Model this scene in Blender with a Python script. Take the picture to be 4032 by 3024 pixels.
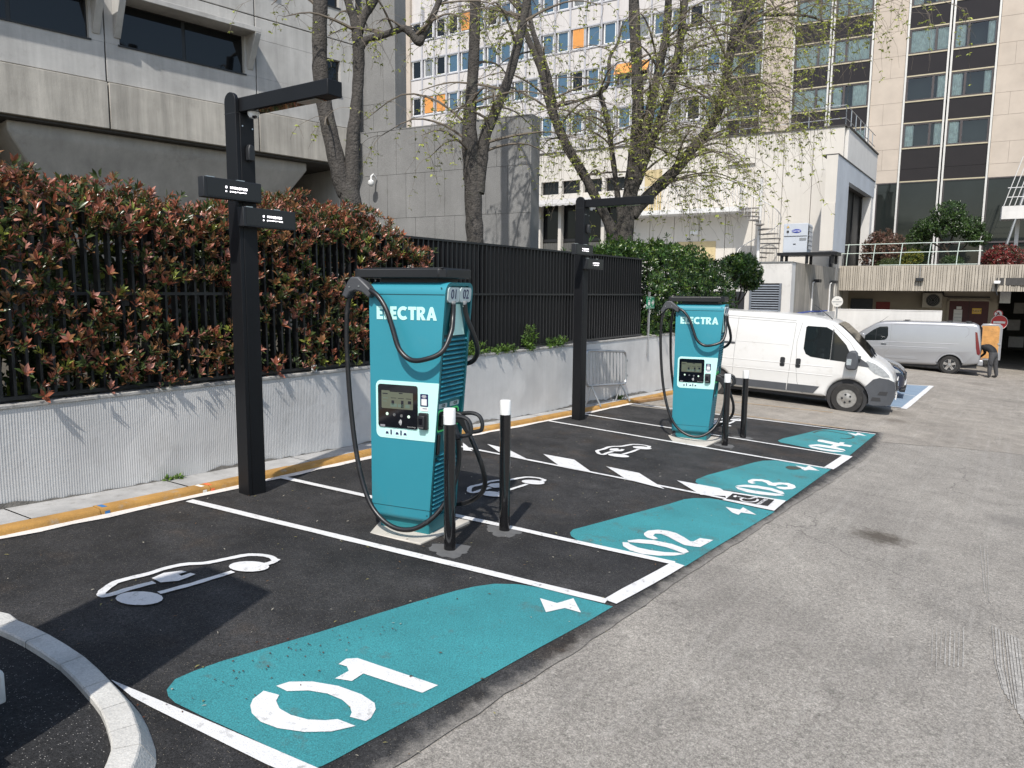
import bpy, bmesh, math, random
import numpy as np
from mathutils import Vector, Matrix, Euler

for o in list(bpy.data.objects):
    bpy.data.objects.remove(o)
SC = bpy.context.scene
COL = SC.collection
R = math.radians
rnd = random.Random(7)

# ------------------------------------------------------------------ camera
CAMP = Vector((-1.909, -2.2259, 2.0426))
FPX, CX, CY = 2926.16, 2016.0, 1512.0
_p, _r, _y = R(7.1376), R(0.5178), R(34.2669)
FW = Vector((math.cos(_y)*math.cos(_p), math.sin(_y)*math.cos(_p), -math.sin(_p)))
_rt = Vector((math.sin(_y), -math.cos(_y), 0))
_up = _rt.cross(FW)
RT = _rt*math.cos(_r) + _up*math.sin(_r)
UP = _up*math.cos(_r) - _rt*math.sin(_r)
cd = bpy.data.cameras.new('camera')
cd.sensor_width = 36.0
cd.lens = FPX/4032*36.0
cd.clip_start = 0.05
cd.clip_end = 400
cam = bpy.data.objects.new('camera', cd)
cam.matrix_world = Matrix(((RT.x, UP.x, -FW.x, CAMP.x), (RT.y, UP.y, -FW.y, CAMP.y),
                           (RT.z, UP.z, -FW.z, CAMP.z), (0, 0, 0, 1)))
COL.objects.link(cam)
SC.camera = cam

# ------------------------------------------------------------------ sky, sun, exposure
SUN_EL, SUN_YAW = R(52), R(20.5)          # shadows fall towards SUN_YAW
w = bpy.data.worlds.new('World')
SC.world = w
w.use_nodes = True
nt = w.node_tree
nt.nodes.clear()
sky = nt.nodes.new('ShaderNodeTexSky')
sky.sky_type = 'NISHITA'
sky.sun_disc = False
sky.sun_elevation = SUN_EL
sky.sun_rotation = R(249.5)
sky.air_density = 1.2
sky.dust_density = 1.5
bgn = nt.nodes.new('ShaderNodeBackground')
bgn.inputs[1].default_value = 0.145
won = nt.nodes.new('ShaderNodeOutputWorld')
nt.links.new(sky.outputs[0], bgn.inputs[0])
nt.links.new(bgn.outputs[0], won.inputs[0])
sl = bpy.data.lights.new('sun', 'SUN')
sl.energy = 3.9
sl.angle = R(0.8)
sl.color = (1.0, 0.955, 0.89)
so = bpy.data.objects.new('sun', sl)
sdir = Vector((math.cos(SUN_YAW)*math.cos(SUN_EL), math.sin(SUN_YAW)*math.cos(SUN_EL), -math.sin(SUN_EL)))
so.rotation_euler = sdir.to_track_quat('-Z', 'Y').to_euler()
so.location = (0, 0, 40)
COL.objects.link(so)
vs = SC.view_settings
vs.view_transform = 'Standard'
vs.look = 'None'
vs.exposure = 0.30
vs.gamma = 1.0
vs.use_curve_mapping = False

# ------------------------------------------------------------------ ground shape (a yard that falls away along the kerb)
KU = [-6, 1, 5, 9, 13, 18, 31, 60]
KZ = [.353, 0, -.13715, -.29041, -.40545, -.5671, -.93628, -.93628]
_h = [KU[i+1]-KU[i] for i in range(7)]
_s = [(KZ[i+1]-KZ[i])/_h[i] for i in range(7)]
_m = [_s[0]]+[(_s[i]*_h[i-1]+_s[i-1]*_h[i])/(_h[i]+_h[i-1]) for i in range(1, 7)]+[_s[6]]
def gz(u, v):
    uc = min(max(u, -6), 60)
    k = 0
    while k < 6 and uc > KU[k+1]:
        k += 1
    t = (uc-KU[k])/_h[k]
    z = (2*t**3-3*t*t+1)*KZ[k]+(t**3-2*t*t+t)*_h[k]*_m[k]+(3*t*t-2*t**3)*KZ[k+1]+(t**3-t*t)*_h[k]*_m[k+1]
    if u < -6:
        z += _s[0]*(u+6)
    return z + 0.0611*max(-7.0, min(v, 6.0))
def ray(x, y):
    return FW + RT*((x-CX)/FPX) - UP*((y-CY)/FPX)
def G(x, y, h=0.0):
    """ground point seen at photograph pixel x, y (surface raised by h)"""
    d = ray(x, y)
    t, st = 1.0, 0.05
    while t < 90:
        p = CAMP + d*t
        if p.z < gz(p.x, p.y)+h:
            break
        t += st
    a, b = t-st, t
    for _ in range(24):
        mm = (a+b)/2
        p = CAMP + d*mm
        if p.z < gz(p.x, p.y)+h:
            b = mm
        else:
            a = mm
    p = CAMP + d*b
    return (p.x, p.y)

# ------------------------------------------------------------------ materials
MATS = {}
def mat(name, col, rough=.6, metal=0.0, var=.12, scale=6.0, bump=0.0, bscale=80.0, spec=.5, coat=0.0,
        emit=None, estr=1.0, bdist=.01, streak=0.0, speck=0.0, speck_scale=220.0, coord='Object', dirt=None, dirt_amt=0.0, dirt_scale=3.0, trans=0.0):
    if name in MATS:
        return MATS[name]
    m = bpy.data.materials.new(name)
    m.use_nodes = True
    t = m.node_tree
    n, l = t.nodes, t.links
    b = n['Principled BSDF']
    b.inputs['Roughness'].default_value = rough
    b.inputs['Metallic'].default_value = metal
    b.inputs['Specular IOR Level'].default_value = spec
    b.inputs['Coat Weight'].default_value = coat
    b.inputs['Coat Roughness'].default_value = .05
    if trans:
        b.inputs['Transmission Weight'].default_value = trans
    c = (col[0], col[1], col[2], 1)
    b.inputs['Base Color'].default_value = c
    tc = n.new('ShaderNodeTexCoord')
    src = tc.outputs[coord]
    def noise(sc, det=4, rg=.6, vec=None):
        q = n.new('ShaderNodeTexNoise')
        q.inputs['Scale'].default_value = sc
        q.inputs['Detail'].default_value = det
        q.inputs['Roughness'].default_value = rg
        l.new(vec or src, q.inputs['Vector'])
        return q.outputs['Fac']
    def ramp(f, a, bb):
        q = n.new('ShaderNodeMapRange')
        q.inputs['From Min'].default_value = a
        q.inputs['From Max'].default_value = bb
        l.new(f, q.inputs['Value'])
        return q.outputs['Result']
    cur = None
    def mult(cur, fac, lo, hi):
        q = n.new('ShaderNodeMapRange')
        q.inputs['From Min'].default_value = .3
        q.inputs['From Max'].default_value = .7
        q.inputs['To Min'].default_value = lo
        q.inputs['To Max'].default_value = hi
        l.new(fac, q.inputs['Value'])
        x = n.new('ShaderNodeMix')
        x.data_type = 'RGBA'
        x.blend_type = 'MULTIPLY'
        x.inputs[0].default_value = 1
        if cur is None:
            x.inputs[6].default_value = c
        else:
            l.new(cur, x.inputs[6])
        l.new(q.outputs['Result'], x.inputs[7])
        return x.outputs[2]
    if var:
        cur = mult(cur, noise(scale, 5), 1-var, 1+var)
    if streak:
        mp = n.new('ShaderNodeMapping')
        mp.inputs['Scale'].default_value = (1, 1, .06)
        l.new(src, mp.inputs['Vector'])
        cur = mult(cur, noise(5.0, 6, .7, mp.outputs[0]), 1-streak, 1+streak*.4)
    if speck:
        cur = mult(cur, noise(speck_scale, 2, .7), 1-speck, 1+speck)
    if dirt is not None:
        f = noise(dirt_scale, 8, .72)
        q = n.new('ShaderNodeMapRange')
        q.inputs['From Min'].default_value = .56
        q.inputs['From Max'].default_value = .72
        q.inputs['To Max'].default_value = dirt_amt
        l.new(f, q.inputs['Value'])
        x = n.new('ShaderNodeMix')
        x.data_type = 'RGBA'
        l.new(q.outputs['Result'], x.inputs[0])
        if cur is None:
            x.inputs[6].default_value = c
        else:
            l.new(cur, x.inputs[6])
        x.inputs[7].default_value = (dirt[0], dirt[1], dirt[2], 1)
        cur = x.outputs[2]
    if cur is not None:
        l.new(cur, b.inputs['Base Color'])
    if bump:
        bp = n.new('ShaderNodeBump')
        bp.inputs['Strength'].default_value = bump
        bp.inputs['Distance'].default_value = bdist
        l.new(noise(bscale, 3, .65), bp.inputs['Height'])
        l.new(bp.outputs[0], b.inputs['Normal'])
    if emit is not None:
        b.inputs['Emission Color'].default_value = (emit[0], emit[1], emit[2], 1)
        b.inputs['Emission Strength'].default_value = estr
    MATS[name] = m
    return m
def leafmat(name, rough=.35, trans=.3):
    if name in MATS:
        return MATS[name]
    m = bpy.data.materials.new(name)
    m.use_nodes = True
    n, l = m.node_tree.nodes, m.node_tree.links
    b = n['Principled BSDF']
    b.inputs['Roughness'].default_value = rough
    a = n.new('ShaderNodeAttribute')
    a.attribute_name = 'Col'
    l.new(a.outputs['Color'], b.inputs['Base Color'])
    tr = n.new('ShaderNodeBsdfTranslucent')
    l.new(a.outputs['Color'], tr.inputs['Color'])
    mx = n.new('ShaderNodeMixShader')
    mx.inputs[0].default_value = trans
    l.new(b.outputs[0], mx.inputs[1])
    l.new(tr.outputs[0], mx.inputs[2])
    l.new(mx.outputs[0], n['Material Output'].inputs[0])
    MATS[name] = m
    return m

# ------------------------------------------------------------------ mesh helpers
class MB:
    def __init__(s):
        s.v, s.f, s.m = [], [], []
    def add(s, vs, fs, mi=0):
        k = len(s.v)
        s.v += [tuple(q) for q in vs]
        s.f += [tuple(i+k for i in q) for q in fs]
        s.m += [mi]*len(fs)
        return s
    def bx(s, x0, x1, y0, y1, z0, z1, mi=0):
        if x0 > x1: x0, x1 = x1, x0
        if y0 > y1: y0, y1 = y1, y0
        if z0 > z1: z0, z1 = z1, z0
        return s.add([(x0, y0, z0), (x1, y0, z0), (x1, y1, z0), (x0, y1, z0), (x0, y0, z1), (x1, y0, z1), (x1, y1, z1), (x0, y1, z1)],
              [(0, 3, 2, 1), (4, 5, 6, 7), (0, 1, 5, 4), (1, 2, 6, 5), (2, 3, 7, 6), (3, 0, 4, 7)], mi)
    def prism(s, poly, ax, a0, a1, mi=0):
        """poly in the plane across axis ax ('x': (y,z), 'y': (x,z), 'z': (x,y)), extruded a0..a1"""
        def p3(q, a):
            return {'x': (a, q[0], q[1]), 'y': (q[0], a, q[1]), 'z': (q[0], q[1], a)}[ax]
        n = len(poly)
        ar = sum(poly[i][0]*poly[(i+1) % n][1]-poly[(i+1) % n][0]*poly[i][1] for i in range(n))
        if (ar < 0) != (ax == 'y'):
            poly = poly[::-1]
        if a0 > a1:
            a0, a1 = a1, a0
        vs = [p3(q, a0) for q in poly]+[p3(q, a1) for q in poly]
        fs = [tuple(range(n-1, -1, -1)), tuple(range(n, 2*n))]
        fs += [(i, (i+1) % n, n+(i+1) % n, n+i) for i in range(n)]
        return s.add(vs, fs, mi)
    def tube(s, pts, rad, n=8, cap=True, mi=0):
        pts = [Vector(p) for p in pts]
        if not isinstance(rad, (list, tuple)):
            rad = [rad]*len(pts)
        vs, fs = [], []
        ref = None
        for i, p in enumerate(pts):
            a = pts[max(i-1, 0)]
            b = pts[min(i+1, len(pts)-1)]
            t = (b-a)
            t = t.normalized() if t.length > 1e-9 else Vector((0, 0, 1))
            if ref is None:
                ref = Vector((1, 0, 0)) if abs(t.x) < .8 else Vector((0, 1, 0))
            e1 = (ref - t*ref.dot(t))
            e1 = e1.normalized() if e1.length > 1e-6 else t.orthogonal().normalized()
            ref = e1
            e2 = t.cross(e1)
            for k in range(n):
                an = 2*math.pi*k/n
                vs.append(p+(e1*math.cos(an)+e2*math.sin(an))*rad[i])
        for i in range(len(pts)-1):
            for k in range(n):
                k2 = (k+1) % n
                fs.append((i*n+k, i*n+k2, (i+1)*n+k2, (i+1)*n+k))
        if cap:
            fs.append(tuple(range(n-1, -1, -1)))
            fs.append(tuple(range((len(pts)-1)*n, len(pts)*n)))
        return s.add(vs, fs, mi)
    def lathe(s, prof, n=16, c=(0, 0, 0), ax='z', mi=0, cap=True):
        vs, fs = [], []
        for (r, h) in prof:
            for k in range(n):
                a = 2*math.pi*k/n
                q = (r*math.cos(a), r*math.sin(a), h)
                if ax == 'x': q = (h, r*math.cos(a), r*math.sin(a))
                if ax == 'y': q = (r*math.sin(a), h, r*math.cos(a))
                vs.append((c[0]+q[0], c[1]+q[1], c[2]+q[2]))
        m_ = len(prof)
        for i in range(m_-1):
            for k in range(n):
                k2 = (k+1) % n
                fs.append((i*n+k, i*n+k2, (i+1)*n+k2, (i+1)*n+k))
        if cap:
            fs.append(tuple(range(n-1, -1, -1)))
            fs.append(tuple(range((m_-1)*n, m_*n)))
        else:
            for k in range(n):
                k2 = (k+1) % n
                fs.append(((m_-1)*n+k, (m_-1)*n+k2, k2, k))
        return s.add(vs, fs, mi)
    def xf(s, M):
        s.v = [tuple(M @ Vector(q)) for q in s.v]
        return s
    def mesh(s, name, mats, smooth=False, ang=40):
        me = bpy.data.meshes.new(name)
        me.from_pydata(s.v, [], s.f)
        if not isinstance(mats, (list, tuple)):
            mats = [mats]
        for q in mats:
            me.materials.append(q)
        if len(mats) > 1:
            me.polygons.foreach_set('material_index', s.m)
        if smooth:
            me.polygons.foreach_set('use_smooth', [True]*len(me.polygons))
            me.set_sharp_from_angle(angle=R(ang))
        me.update()
        return me
    def build(s, name, mats, parent=None, smooth=False, bevel=0.0, seg=2, ang=40, fix=False):
        me = s.mesh(name, mats, smooth or bevel > 0, ang)
        if fix:
            bm = bmesh.new(); bm.from_mesh(me)
            bmesh.ops.recalc_face_normals(bm, faces=bm.faces)
            bm.to_mesh(me); bm.free()
        o = bpy.data.objects.new(name, me)
        COL.objects.link(o)
        if parent is not None:
            o.parent = parent
        if bevel > 0:
            b = o.modifiers.new('bevel', 'BEVEL')
            b.width = bevel
            b.segments = seg
            b.limit_method = 'ANGLE'
            b.angle_limit = R(40)
        return o
def inst(me, name, parent=None, loc=(0, 0, 0), rot=(0, 0, 0), scl=(1, 1, 1)):
    o = bpy.data.objects.new(name, me)
    COL.objects.link(o)
    if parent is not None:
        o.parent = parent
    o.location = loc
    o.rotation_euler = rot
    o.scale = scl
    return o
def thing(name, label, cat, loc=(0, 0, 0), rz=0.0, group=None):
    o = bpy.data.objects.new(name, None)
    o.empty_display_size = .1
    COL.objects.link(o)
    o.location = loc
    o.rotation_euler = (0, 0, rz)
    return tag(o, label, cat, group)
def tag(o, label, cat, group=None):
    o['label'] = label
    o['category'] = cat
    if group:
        o['group'] = group
    return o
def struct(o):
    o['kind'] = 'structure'
    return o
def stuff(o, label=None, cat=None):
    o['kind'] = 'stuff'
    if label:
        o['label'] = label
        o['category'] = cat
    return o
def copy_tree(o, parent=None):
    c = o.copy()
    COL.objects.link(c)
    c.parent = parent
    for ch in list(o.children):
        copy_tree(ch, c)
    return c
def arc(cx, cy, r, a0, a1, n=8):
    return [(cx+r*math.cos(R(a0+(a1-a0)*i/n)), cy+r*math.sin(R(a0+(a1-a0)*i/n))) for i in range(n+1)]
def rrect(x0, x1, y0, y1, r, n=5):
    return arc(x1-r, y1-r, r, 0, 90, n)+arc(x0+r, y1-r, r, 90, 180, n)+arc(x0+r, y0+r, r, 180, 270, n)+arc(x1-r, y0+r, r, 270, 360, n)
def spline(pts, n=6):
    """Catmull-Rom through pts (any dimension)"""
    P = [Vector(p) for p in pts]
    out = []
    for i in range(len(P)-1):
        a, b, c, d = P[max(i-1, 0)], P[i], P[i+1], P[min(i+2, len(P)-1)]
        for k in range(n):
            t = k/n
            out.append(.5*((2*b)+(c-a)*t+(2*a-5*b+4*c-d)*t*t+(3*b-a-3*c+d)*t**3))
    out.append(P[-1])
    return out
def textmesh(body, size, m, extrude=.001, offset=0.0, align='CENTER', space=1.0, name='lettering'):
    cu = bpy.data.curves.new(name, 'FONT')
    cu.body = body
    cu.size = size
    cu.extrude = extrude
    cu.offset = offset
    cu.align_x = align
    cu.align_y = 'CENTER'
    cu.space_character = space
    cu.resolution_u = 3
    o = bpy.data.objects.new(name, cu)
    COL.objects.link(o)
    bpy.context.view_layer.update()
    me = bpy.data.meshes.new_from_object(o.evaluated_get(bpy.context.evaluated_depsgraph_get()))
    bpy.data.objects.remove(o)
    bpy.data.curves.remove(cu)
    me.materials.clear()
    me.materials.append(m)
    me.name = name
    return me
def leaves(name, pos, axis, nrm, ln, wd, col, m, parent=None, fold=.25, droop=.15):
    """many folded leaves as one mesh; arrays: pos/axis/nrm (N,3), ln/wd (N,), col (N,3)"""
    pos = np.asarray(pos, float)
    a = np.asarray(axis, float)
    a = a/np.linalg.norm(a, axis=1, keepdims=True)
    nn = np.asarray(nrm, float)
    s = np.cross(a, nn)
    s = s/np.maximum(np.linalg.norm(s, axis=1, keepdims=True), 1e-6)
    u = np.cross(s, a)
    ln = np.asarray(ln)[:, None]
    wd = np.asarray(wd)[:, None]
    def at(t, wx):
        return pos+a*ln*t+s*wd*wx+u*(wd*fold*abs(wx)*2-ln*droop*t*t)
    V = np.stack([at(0, 0), at(.28, .36), at(.62, .46), at(1, 0), at(.62, -.46), at(.28, -.36), at(.45, 0)], 1).reshape(-1, 3)
    N = len(pos)
    K = 7
    base = (np.arange(N)*K)[:, None, None]
    T = np.array([[0, 1, 6], [1, 2, 6], [2, 3, 6], [3, 4, 6], [4, 5, 6], [5, 0, 6]])[None]+base
    T = T.reshape(-1, 3)
    me = bpy.data.meshes.new(name)
    me.vertices.add(len(V))
    me.vertices.foreach_set('co', V.astype(np.float32).ravel())
    me.loops.add(T.size)
    me.loops.foreach_set('vertex_index', T.astype(np.int32).ravel())
    me.polygons.add(len(T))
    me.polygons.foreach_set('loop_start', (np.arange(len(T))*3).astype(np.int32))
    me.update(calc_edges=True)
    at = me.attributes.new('Col', 'FLOAT_COLOR', 'POINT')
    cc = np.concatenate([np.repeat(np.asarray(col, float), K, 0), np.ones((N*K, 1))], 1)
    at.data.foreach_set('color', cc.astype(np.float32).ravel())
    me.materials.append(m)
    me.validate()
    o = bpy.data.objects.new(name, me)
    COL.objects.link(o)
    if parent is not None:
        o.parent = parent
    return o
# ================================================================== GROUND, KERB, WALL, FENCE, MARKINGS
def asphalt(name, col, rough, speck, tint, blot, bump, bscale=150, light=(.4, .4, .4), la=.0, sc1=230, edge=None, brown=None, stains=(), scuff=0.0):
    m = bpy.data.materials.new(name)
    m.use_nodes = True
    n, l = m.node_tree.nodes, m.node_tree.links
    b = n['Principled BSDF']
    b.inputs['Roughness'].default_value = rough
    b.inputs['Specular IOR Level'].default_value = .35
    tc = n.new('ShaderNodeTexCoord')
    def noise(sc, det, rg):
        q = n.new('ShaderNodeTexNoise')
        q.inputs['Scale'].default_value = sc
        q.inputs['Detail'].default_value = det
        q.inputs['Roughness'].default_value = rg
        l.new(tc.outputs['Object'], q.inputs['Vector'])
        return q.outputs['Fac']
    def mr(f, a, c, lo, hi):
        q = n.new('ShaderNodeMapRange')
        q.inputs[1].default_value, q.inputs[2].default_value = a, c
        q.inputs[3].default_value, q.inputs[4].default_value = lo, hi
        l.new(f, q.inputs[0])
        return q.outputs[0]
    def mix(f, a, c, mode='MIX'):
        q = n.new('ShaderNodeMix')
        q.data_type = 'RGBA'
        q.blend_type = mode
        if isinstance(f, float): q.inputs[0].default_value = f
        else: l.new(f, q.inputs[0])
        for i, z in ((6, a), (7, c)):
            if isinstance(z, tuple): q.inputs[i].default_value = z+(1,)
            else: l.new(z, q.inputs[i])
        return q.outputs[2]
    c1 = mix(mr(noise(.7, 6, .65), .35, .65, 0, 1), col, tint)
    if brown is not None:
        c1 = mix(mr(noise(.9, 7, .7), .55, .72, 0, .8), c1, brown)
    c2 = mix(1.0, c1, mr(noise(sc1, 2, .8), .3, .7, 1-speck, 1+speck), 'MULTIPLY')
    c2 = mix(1.0, c2, mr(noise(sc1*.38, 3, .75), .32, .68, 1-speck*.7, 1+speck*.7), 'MULTIPLY')
    c3 = mix(1.0, c2, mr(noise(2.6, 8, .7), .3, .7, 1-blot, 1+blot), 'MULTIPLY')
    if la:
        v = n.new('ShaderNodeTexVoronoi')
        v.inputs['Scale'].default_value = 130
        l.new(tc.outputs['Object'], v.inputs['Vector'])
        f = n.new('ShaderNodeMath')
        f.operation = 'MULTIPLY'
        sp = n.new('ShaderNodeSeparateColor')
        l.new(v.outputs['Color'], sp.inputs[0])
        l.new(mr(sp.outputs[0], .86, .9, 0, la), f.inputs[0])
        l.new(mr(v.outputs['Distance'], .35, .2, 0, 1), f.inputs[1])
        c3 = mix(f.outputs[0], c3, light)
    if scuff:
        mp = n.new('ShaderNodeMapping'); mp.inputs['Rotation'].default_value = (0, 0, R(8)); mp.inputs['Scale'].default_value = (.35, 9.0, 1)
        l.new(tc.outputs['Object'], mp.inputs['Vector'])
        q = n.new('ShaderNodeTexNoise'); q.inputs['Scale'].default_value = 1.3; q.inputs['Detail'].default_value = 6; q.inputs['Roughness'].default_value = .7
        l.new(mp.outputs[0], q.inputs['Vector'])
        c3 = mix(mr(q.outputs['Fac'], .52, .75, 0, scuff), c3, (.42, .40, .365))
        c3 = mix(mr(noise(.45, 9, .72), .50, .70, 0, scuff), c3, (.135, .122, .108))
        # hairline cracks
        vo = n.new('ShaderNodeTexVoronoi'); vo.feature = 'DISTANCE_TO_EDGE'; vo.inputs['Scale'].default_value = .55
        wp = n.new('ShaderNodeTexNoise'); wp.inputs['Scale'].default_value = 2.5; wp.inputs['Detail'].default_value = 5
        l.new(tc.outputs['Object'], wp.inputs['Vector'])
        av = n.new('ShaderNodeMixRGB'); av.blend_type = 'ADD'; av.inputs[0].default_value = .55
        l.new(tc.outputs['Object'], av.inputs[1]); l.new(wp.outputs['Color'], av.inputs[2])
        l.new(av.outputs[0], vo.inputs['Vector'])
        cm_ = n.new('ShaderNodeMath'); cm_.operation = 'MULTIPLY'
        l.new(mr(vo.outputs['Distance'], .0, .006, 1, 0), cm_.inputs[0]); l.new(mr(noise(.3, 3, .6), .52, .62, 0, .7), cm_.inputs[1])
        c3 = mix(cm_.outputs[0], c3, (.07, .062, .055))
    for (su, sv_, sr_, sc_, sa_) in stains:
        vd = n.new('ShaderNodeVectorMath'); vd.operation = 'DISTANCE'
        fl_ = n.new('ShaderNodeVectorMath'); fl_.operation = 'MULTIPLY'; fl_.inputs[1].default_value = (1, 1, 0)
        l.new(tc.outputs['Object'], fl_.inputs[0]); l.new(fl_.outputs[0], vd.inputs[0]); vd.inputs[1].default_value = (su, sv_, 0)
        ns = n.new('ShaderNodeMath'); ns.operation = 'ADD'
        l.new(vd.outputs['Value'], ns.inputs[0]); l.new(mr(noise(9, 5, .7), .3, .7, -sr_*.35, sr_*.35), ns.inputs[1])
        c3 = mix(mr(ns.outputs[0], sr_*1.15, sr_*.35, 0, sa_), c3, sc_)
    if edge is not None:
        at = n.new('ShaderNodeAttribute'); at.attribute_name = 'edge'
        ma = n.new('ShaderNodeMath'); ma.operation = 'ADD'
        l.new(at.outputs['Fac'], ma.inputs[0]); l.new(mr(noise(9, 7, .75), .25, .75, -.5, .5), ma.inputs[1])
        c3 = mix(mr(ma.outputs[0], .0, .75, 0, 1), mix(1.0, edge, mr(noise(sc1*.6, 2, .8), .3, .7, .6, 1.4), 'MULTIPLY'), c3)
    l.new(c3, b.inputs['Base Color'])
    bp = n.new('ShaderNodeBump')
    bp.inputs['Strength'].default_value = bump
    bp.inputs['Distance'].default_value = .008
    l.new(noise(bscale, 3, .7), bp.inputs['Height'])
    l.new(bp.outputs[0], b.inputs['Normal'])
    return m
M_LANE = asphalt('worn_grey_asphalt', (.228, .211, .187), .85, .48, (.268, .248, .218), .18, .8, 110, (.50, .46, .40), .9, 105, stains=((5.69, -1.28, .27, (.060, .048, .035), .85), (7.6, -2.3, .3, (.12, .11, .10), .4)), scuff=.30)
M_FAR = asphalt('old_beige_asphalt', (.285, .258, .222), .9, .3, (.235, .212, .182), .25, .5, 120, (.5, .45, .38), .5, 90, stains=((16.0, .2, .45, (.10, .085, .07), .7), (14.6, -.3, .3, (.12, .10, .08), .6), (27.5, -1.2, .7, (.14, .12, .10), .5), (22.5, -2.4, .6, (.13, .12, .10), .4)), scuff=.35)
M_NEW = asphalt('new_black_asphalt', (.0150, .0150, .0160), .8, .75, (.043, .0415, .041), .5, .9, 170, (.33, .29, .22), .6, 150, edge=(.222, .206, .183), brown=(.045, .032, .022))
M_NEWP = asphalt('black_panel_asphalt', (.018, .017, .017), .8, .5, (.028, .026, .024), .3, .8, 170)
M_ISL = asphalt('island_black_asphalt', (.017, .017, .017), .8, .6, (.024, .024, .025), .2, 1.0, 120, (.45, .43, .4), .8, 110)
def paint(name, col, worn=(.09, .085, .08), amt=.55, lo=.60, hi=.72, speck=.12, extra=None):
    m = mat(name, col, .65, var=.08, scale=1.6, speck=speck, speck_scale=190, bump=.5, bscale=150, dirt=worn, dirt_amt=amt, dirt_scale=16.0)
    return m
M_WHITE = paint('white_road_paint', (.66, .655, .645), (.16, .15, .135), .75)
M_TEAL = mat('teal_road_paint', (.037, .228, .247), .6, var=.16, scale=1.2, speck=.34, speck_scale=120, bump=.6, bscale=150, dirt=(.10, .055, .03), dirt_amt=.7, dirt_scale=2.6)
M_BLUE = paint('blue_road_paint', (.20, .27, .35), (.25, .24, .22), .6)
M_YELL = paint('faded_yellow_paint', (.48, .29, .10), (.22, .2, .17), .8)

def frange(a, b, s):
    o = []
    while a < b-1e-6:
        o.append(a)
        a += s
    return o+[b]
def sheet(name, us, vf, m, lift, nv=None):
    """grid over u in us, v from vf(u)[0] to vf(u)[1]"""
    mb = MB()
    for u in us:
        v0, v1 = vf(u)
        for j in range(nv+1):
            v = v0+(v1-v0)*j/nv
            mb.v.append((u, v, gz(u, v)+lift))
    for i in range(len(us)-1):
        for j in range(nv):
            a = i*(nv+1)+j
            mb.f.append((a, a+nv+1, a+nv+2, a+1))
            mb.m.append(0)
    return struct(mb.build(name, m, smooth=True))
us = frange(-60, -8, 6)[:-1]+frange(-8, 20, .5)[:-1]+frange(20, 42, 1)[:-1]+frange(42, 90, 8)
vs_ = frange(-70, -10, 6)[:-1]+frange(-10, 7, .5)[:-1]+frange(7, 70, 9)
mb = MB()
for u in us:
    for v in vs_:
        mb.v.append((u, v, gz(u, v)))
nvv = len(vs_)
for i in range(len(us)-1):
    for j in range(nvv-1):
        a = i*nvv+j
        mb.f.append((a, a+nvv, a+nvv+1, a+1)); mb.m.append(0)
struct(mb.build('ground', M_LANE, smooth=True))
# lighter, older yard surface beyond the second charger
def jag(x, a, f):
    return a*(math.sin(x*f)+.6*math.sin(x*f*2.7+1)+.4*math.sin(x*f*6.1+2))
mb = MB()
vv = frange(-22, 4.3, .3)
for v in vv:
    u0 = 11.05-.60*(v-.4) if v > -3 else 13.1-.25*(v+3)
    if v > .2: u0 = 11.15
    u0 += jag(v, .05, 3.1)
    for u in [u0+q for q in (0, .3, .8, 1.5, 2.5, 3.5, 5, 7, 9, 11, 13, 15, 17, 19, 22, 25, 28, 32)]:
        mb.v.append((u, v, gz(u, v)+.004))
for i in range(len(vv)-1):
    for j in range(17):
        a = i*18+j
        mb.f.append((a, a+1, a+19, a+18)); mb.m.append(0)
struct(mb.build('yard_surface', M_FAR, smooth=True))
# fresh black asphalt of the parking bays, ragged against the lane
mb = MB()
uu = frange(-7, 13.2, .12)
def vfront(u):
    return max(-.17-.035*u, -.5)-(.25 if u < -.6 else 0)+(max(0, u-11.2)*.09)+jag(u, .007, 2.3)+jag(u, .006, 13.7)
for u in uu:
    v0 = vfront(u)
    for j in range(11):
        v = v0+(3.95-v0)*(0, .012, .025, .04, .06, .12, .25, .45, .65, .85, 1)[j]
        x = u
        lim = 12.62-.40*(v+.39)
        x = min(x, lim)
        mb.v.append((x, v, gz(x, v)+.008))
for i in range(len(uu)-1):
    for j in range(10):
        a = i*11+j
        mb.f.append((a, a+11, a+12, a+1)); mb.m.append(0)
pa_ = struct(mb.build('parking_asphalt', M_NEW, smooth=True))
ea = pa_.data.attributes.new('edge', 'FLOAT', 'POINT')
ea.data.foreach_set('value', [min(1.0, (q[1]-vfront(q[0]))/.13) if q[0] > -.6 else 1.0 for q in mb.v])

def drape(mb, poly, lift):
    """flat painted shape on the ground; poly in ground coordinates"""
    n = len(poly)
    ar = sum(poly[i][0]*poly[(i+1) % n][1]-poly[(i+1) % n][0]*poly[i][1] for i in range(n))
    if ar < 0:
        poly = poly[::-1]
    mb.add([(u, v, gz(u, v)+lift) for u, v in poly], [tuple(range(n))])
def band(mb, pts, wd, lift, wob=0.0):
    """painted stripe along pts (ground coords)"""
    P = []
    for i in range(len(pts)-1):
        a, b = Vector(pts[i]), Vector(pts[i+1])
        k = max(1, int((b-a).length/.25))
        P += [a+(b-a)*(j/k) for j in range(k)]
    P.append(Vector(pts[-1]))
    L, Rr = [], []
    for i, p in enumerate(P):
        t = (P[min(i+1, len(P)-1)]-P[max(i-1, 0)]).normalized()
        q = Vector((-t.y, t.x))
        w1 = wd/2+rnd.uniform(-wob, wob)
        w2 = wd/2+rnd.uniform(-wob, wob)
        L.append(p+q*w1); Rr.append(p-q*w2)
    k = len(P)
    vs2 = [(p.x, p.y, gz(p.x, p.y)+lift) for p in L+Rr]
    mb.add(vs2, [(k+i, k+i+1, i+1, i) for i in range(k-1)])
def crop(ox, oy, s, pts):
    return [G(ox+x*s, oy+y*s) for x, y in pts]
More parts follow.
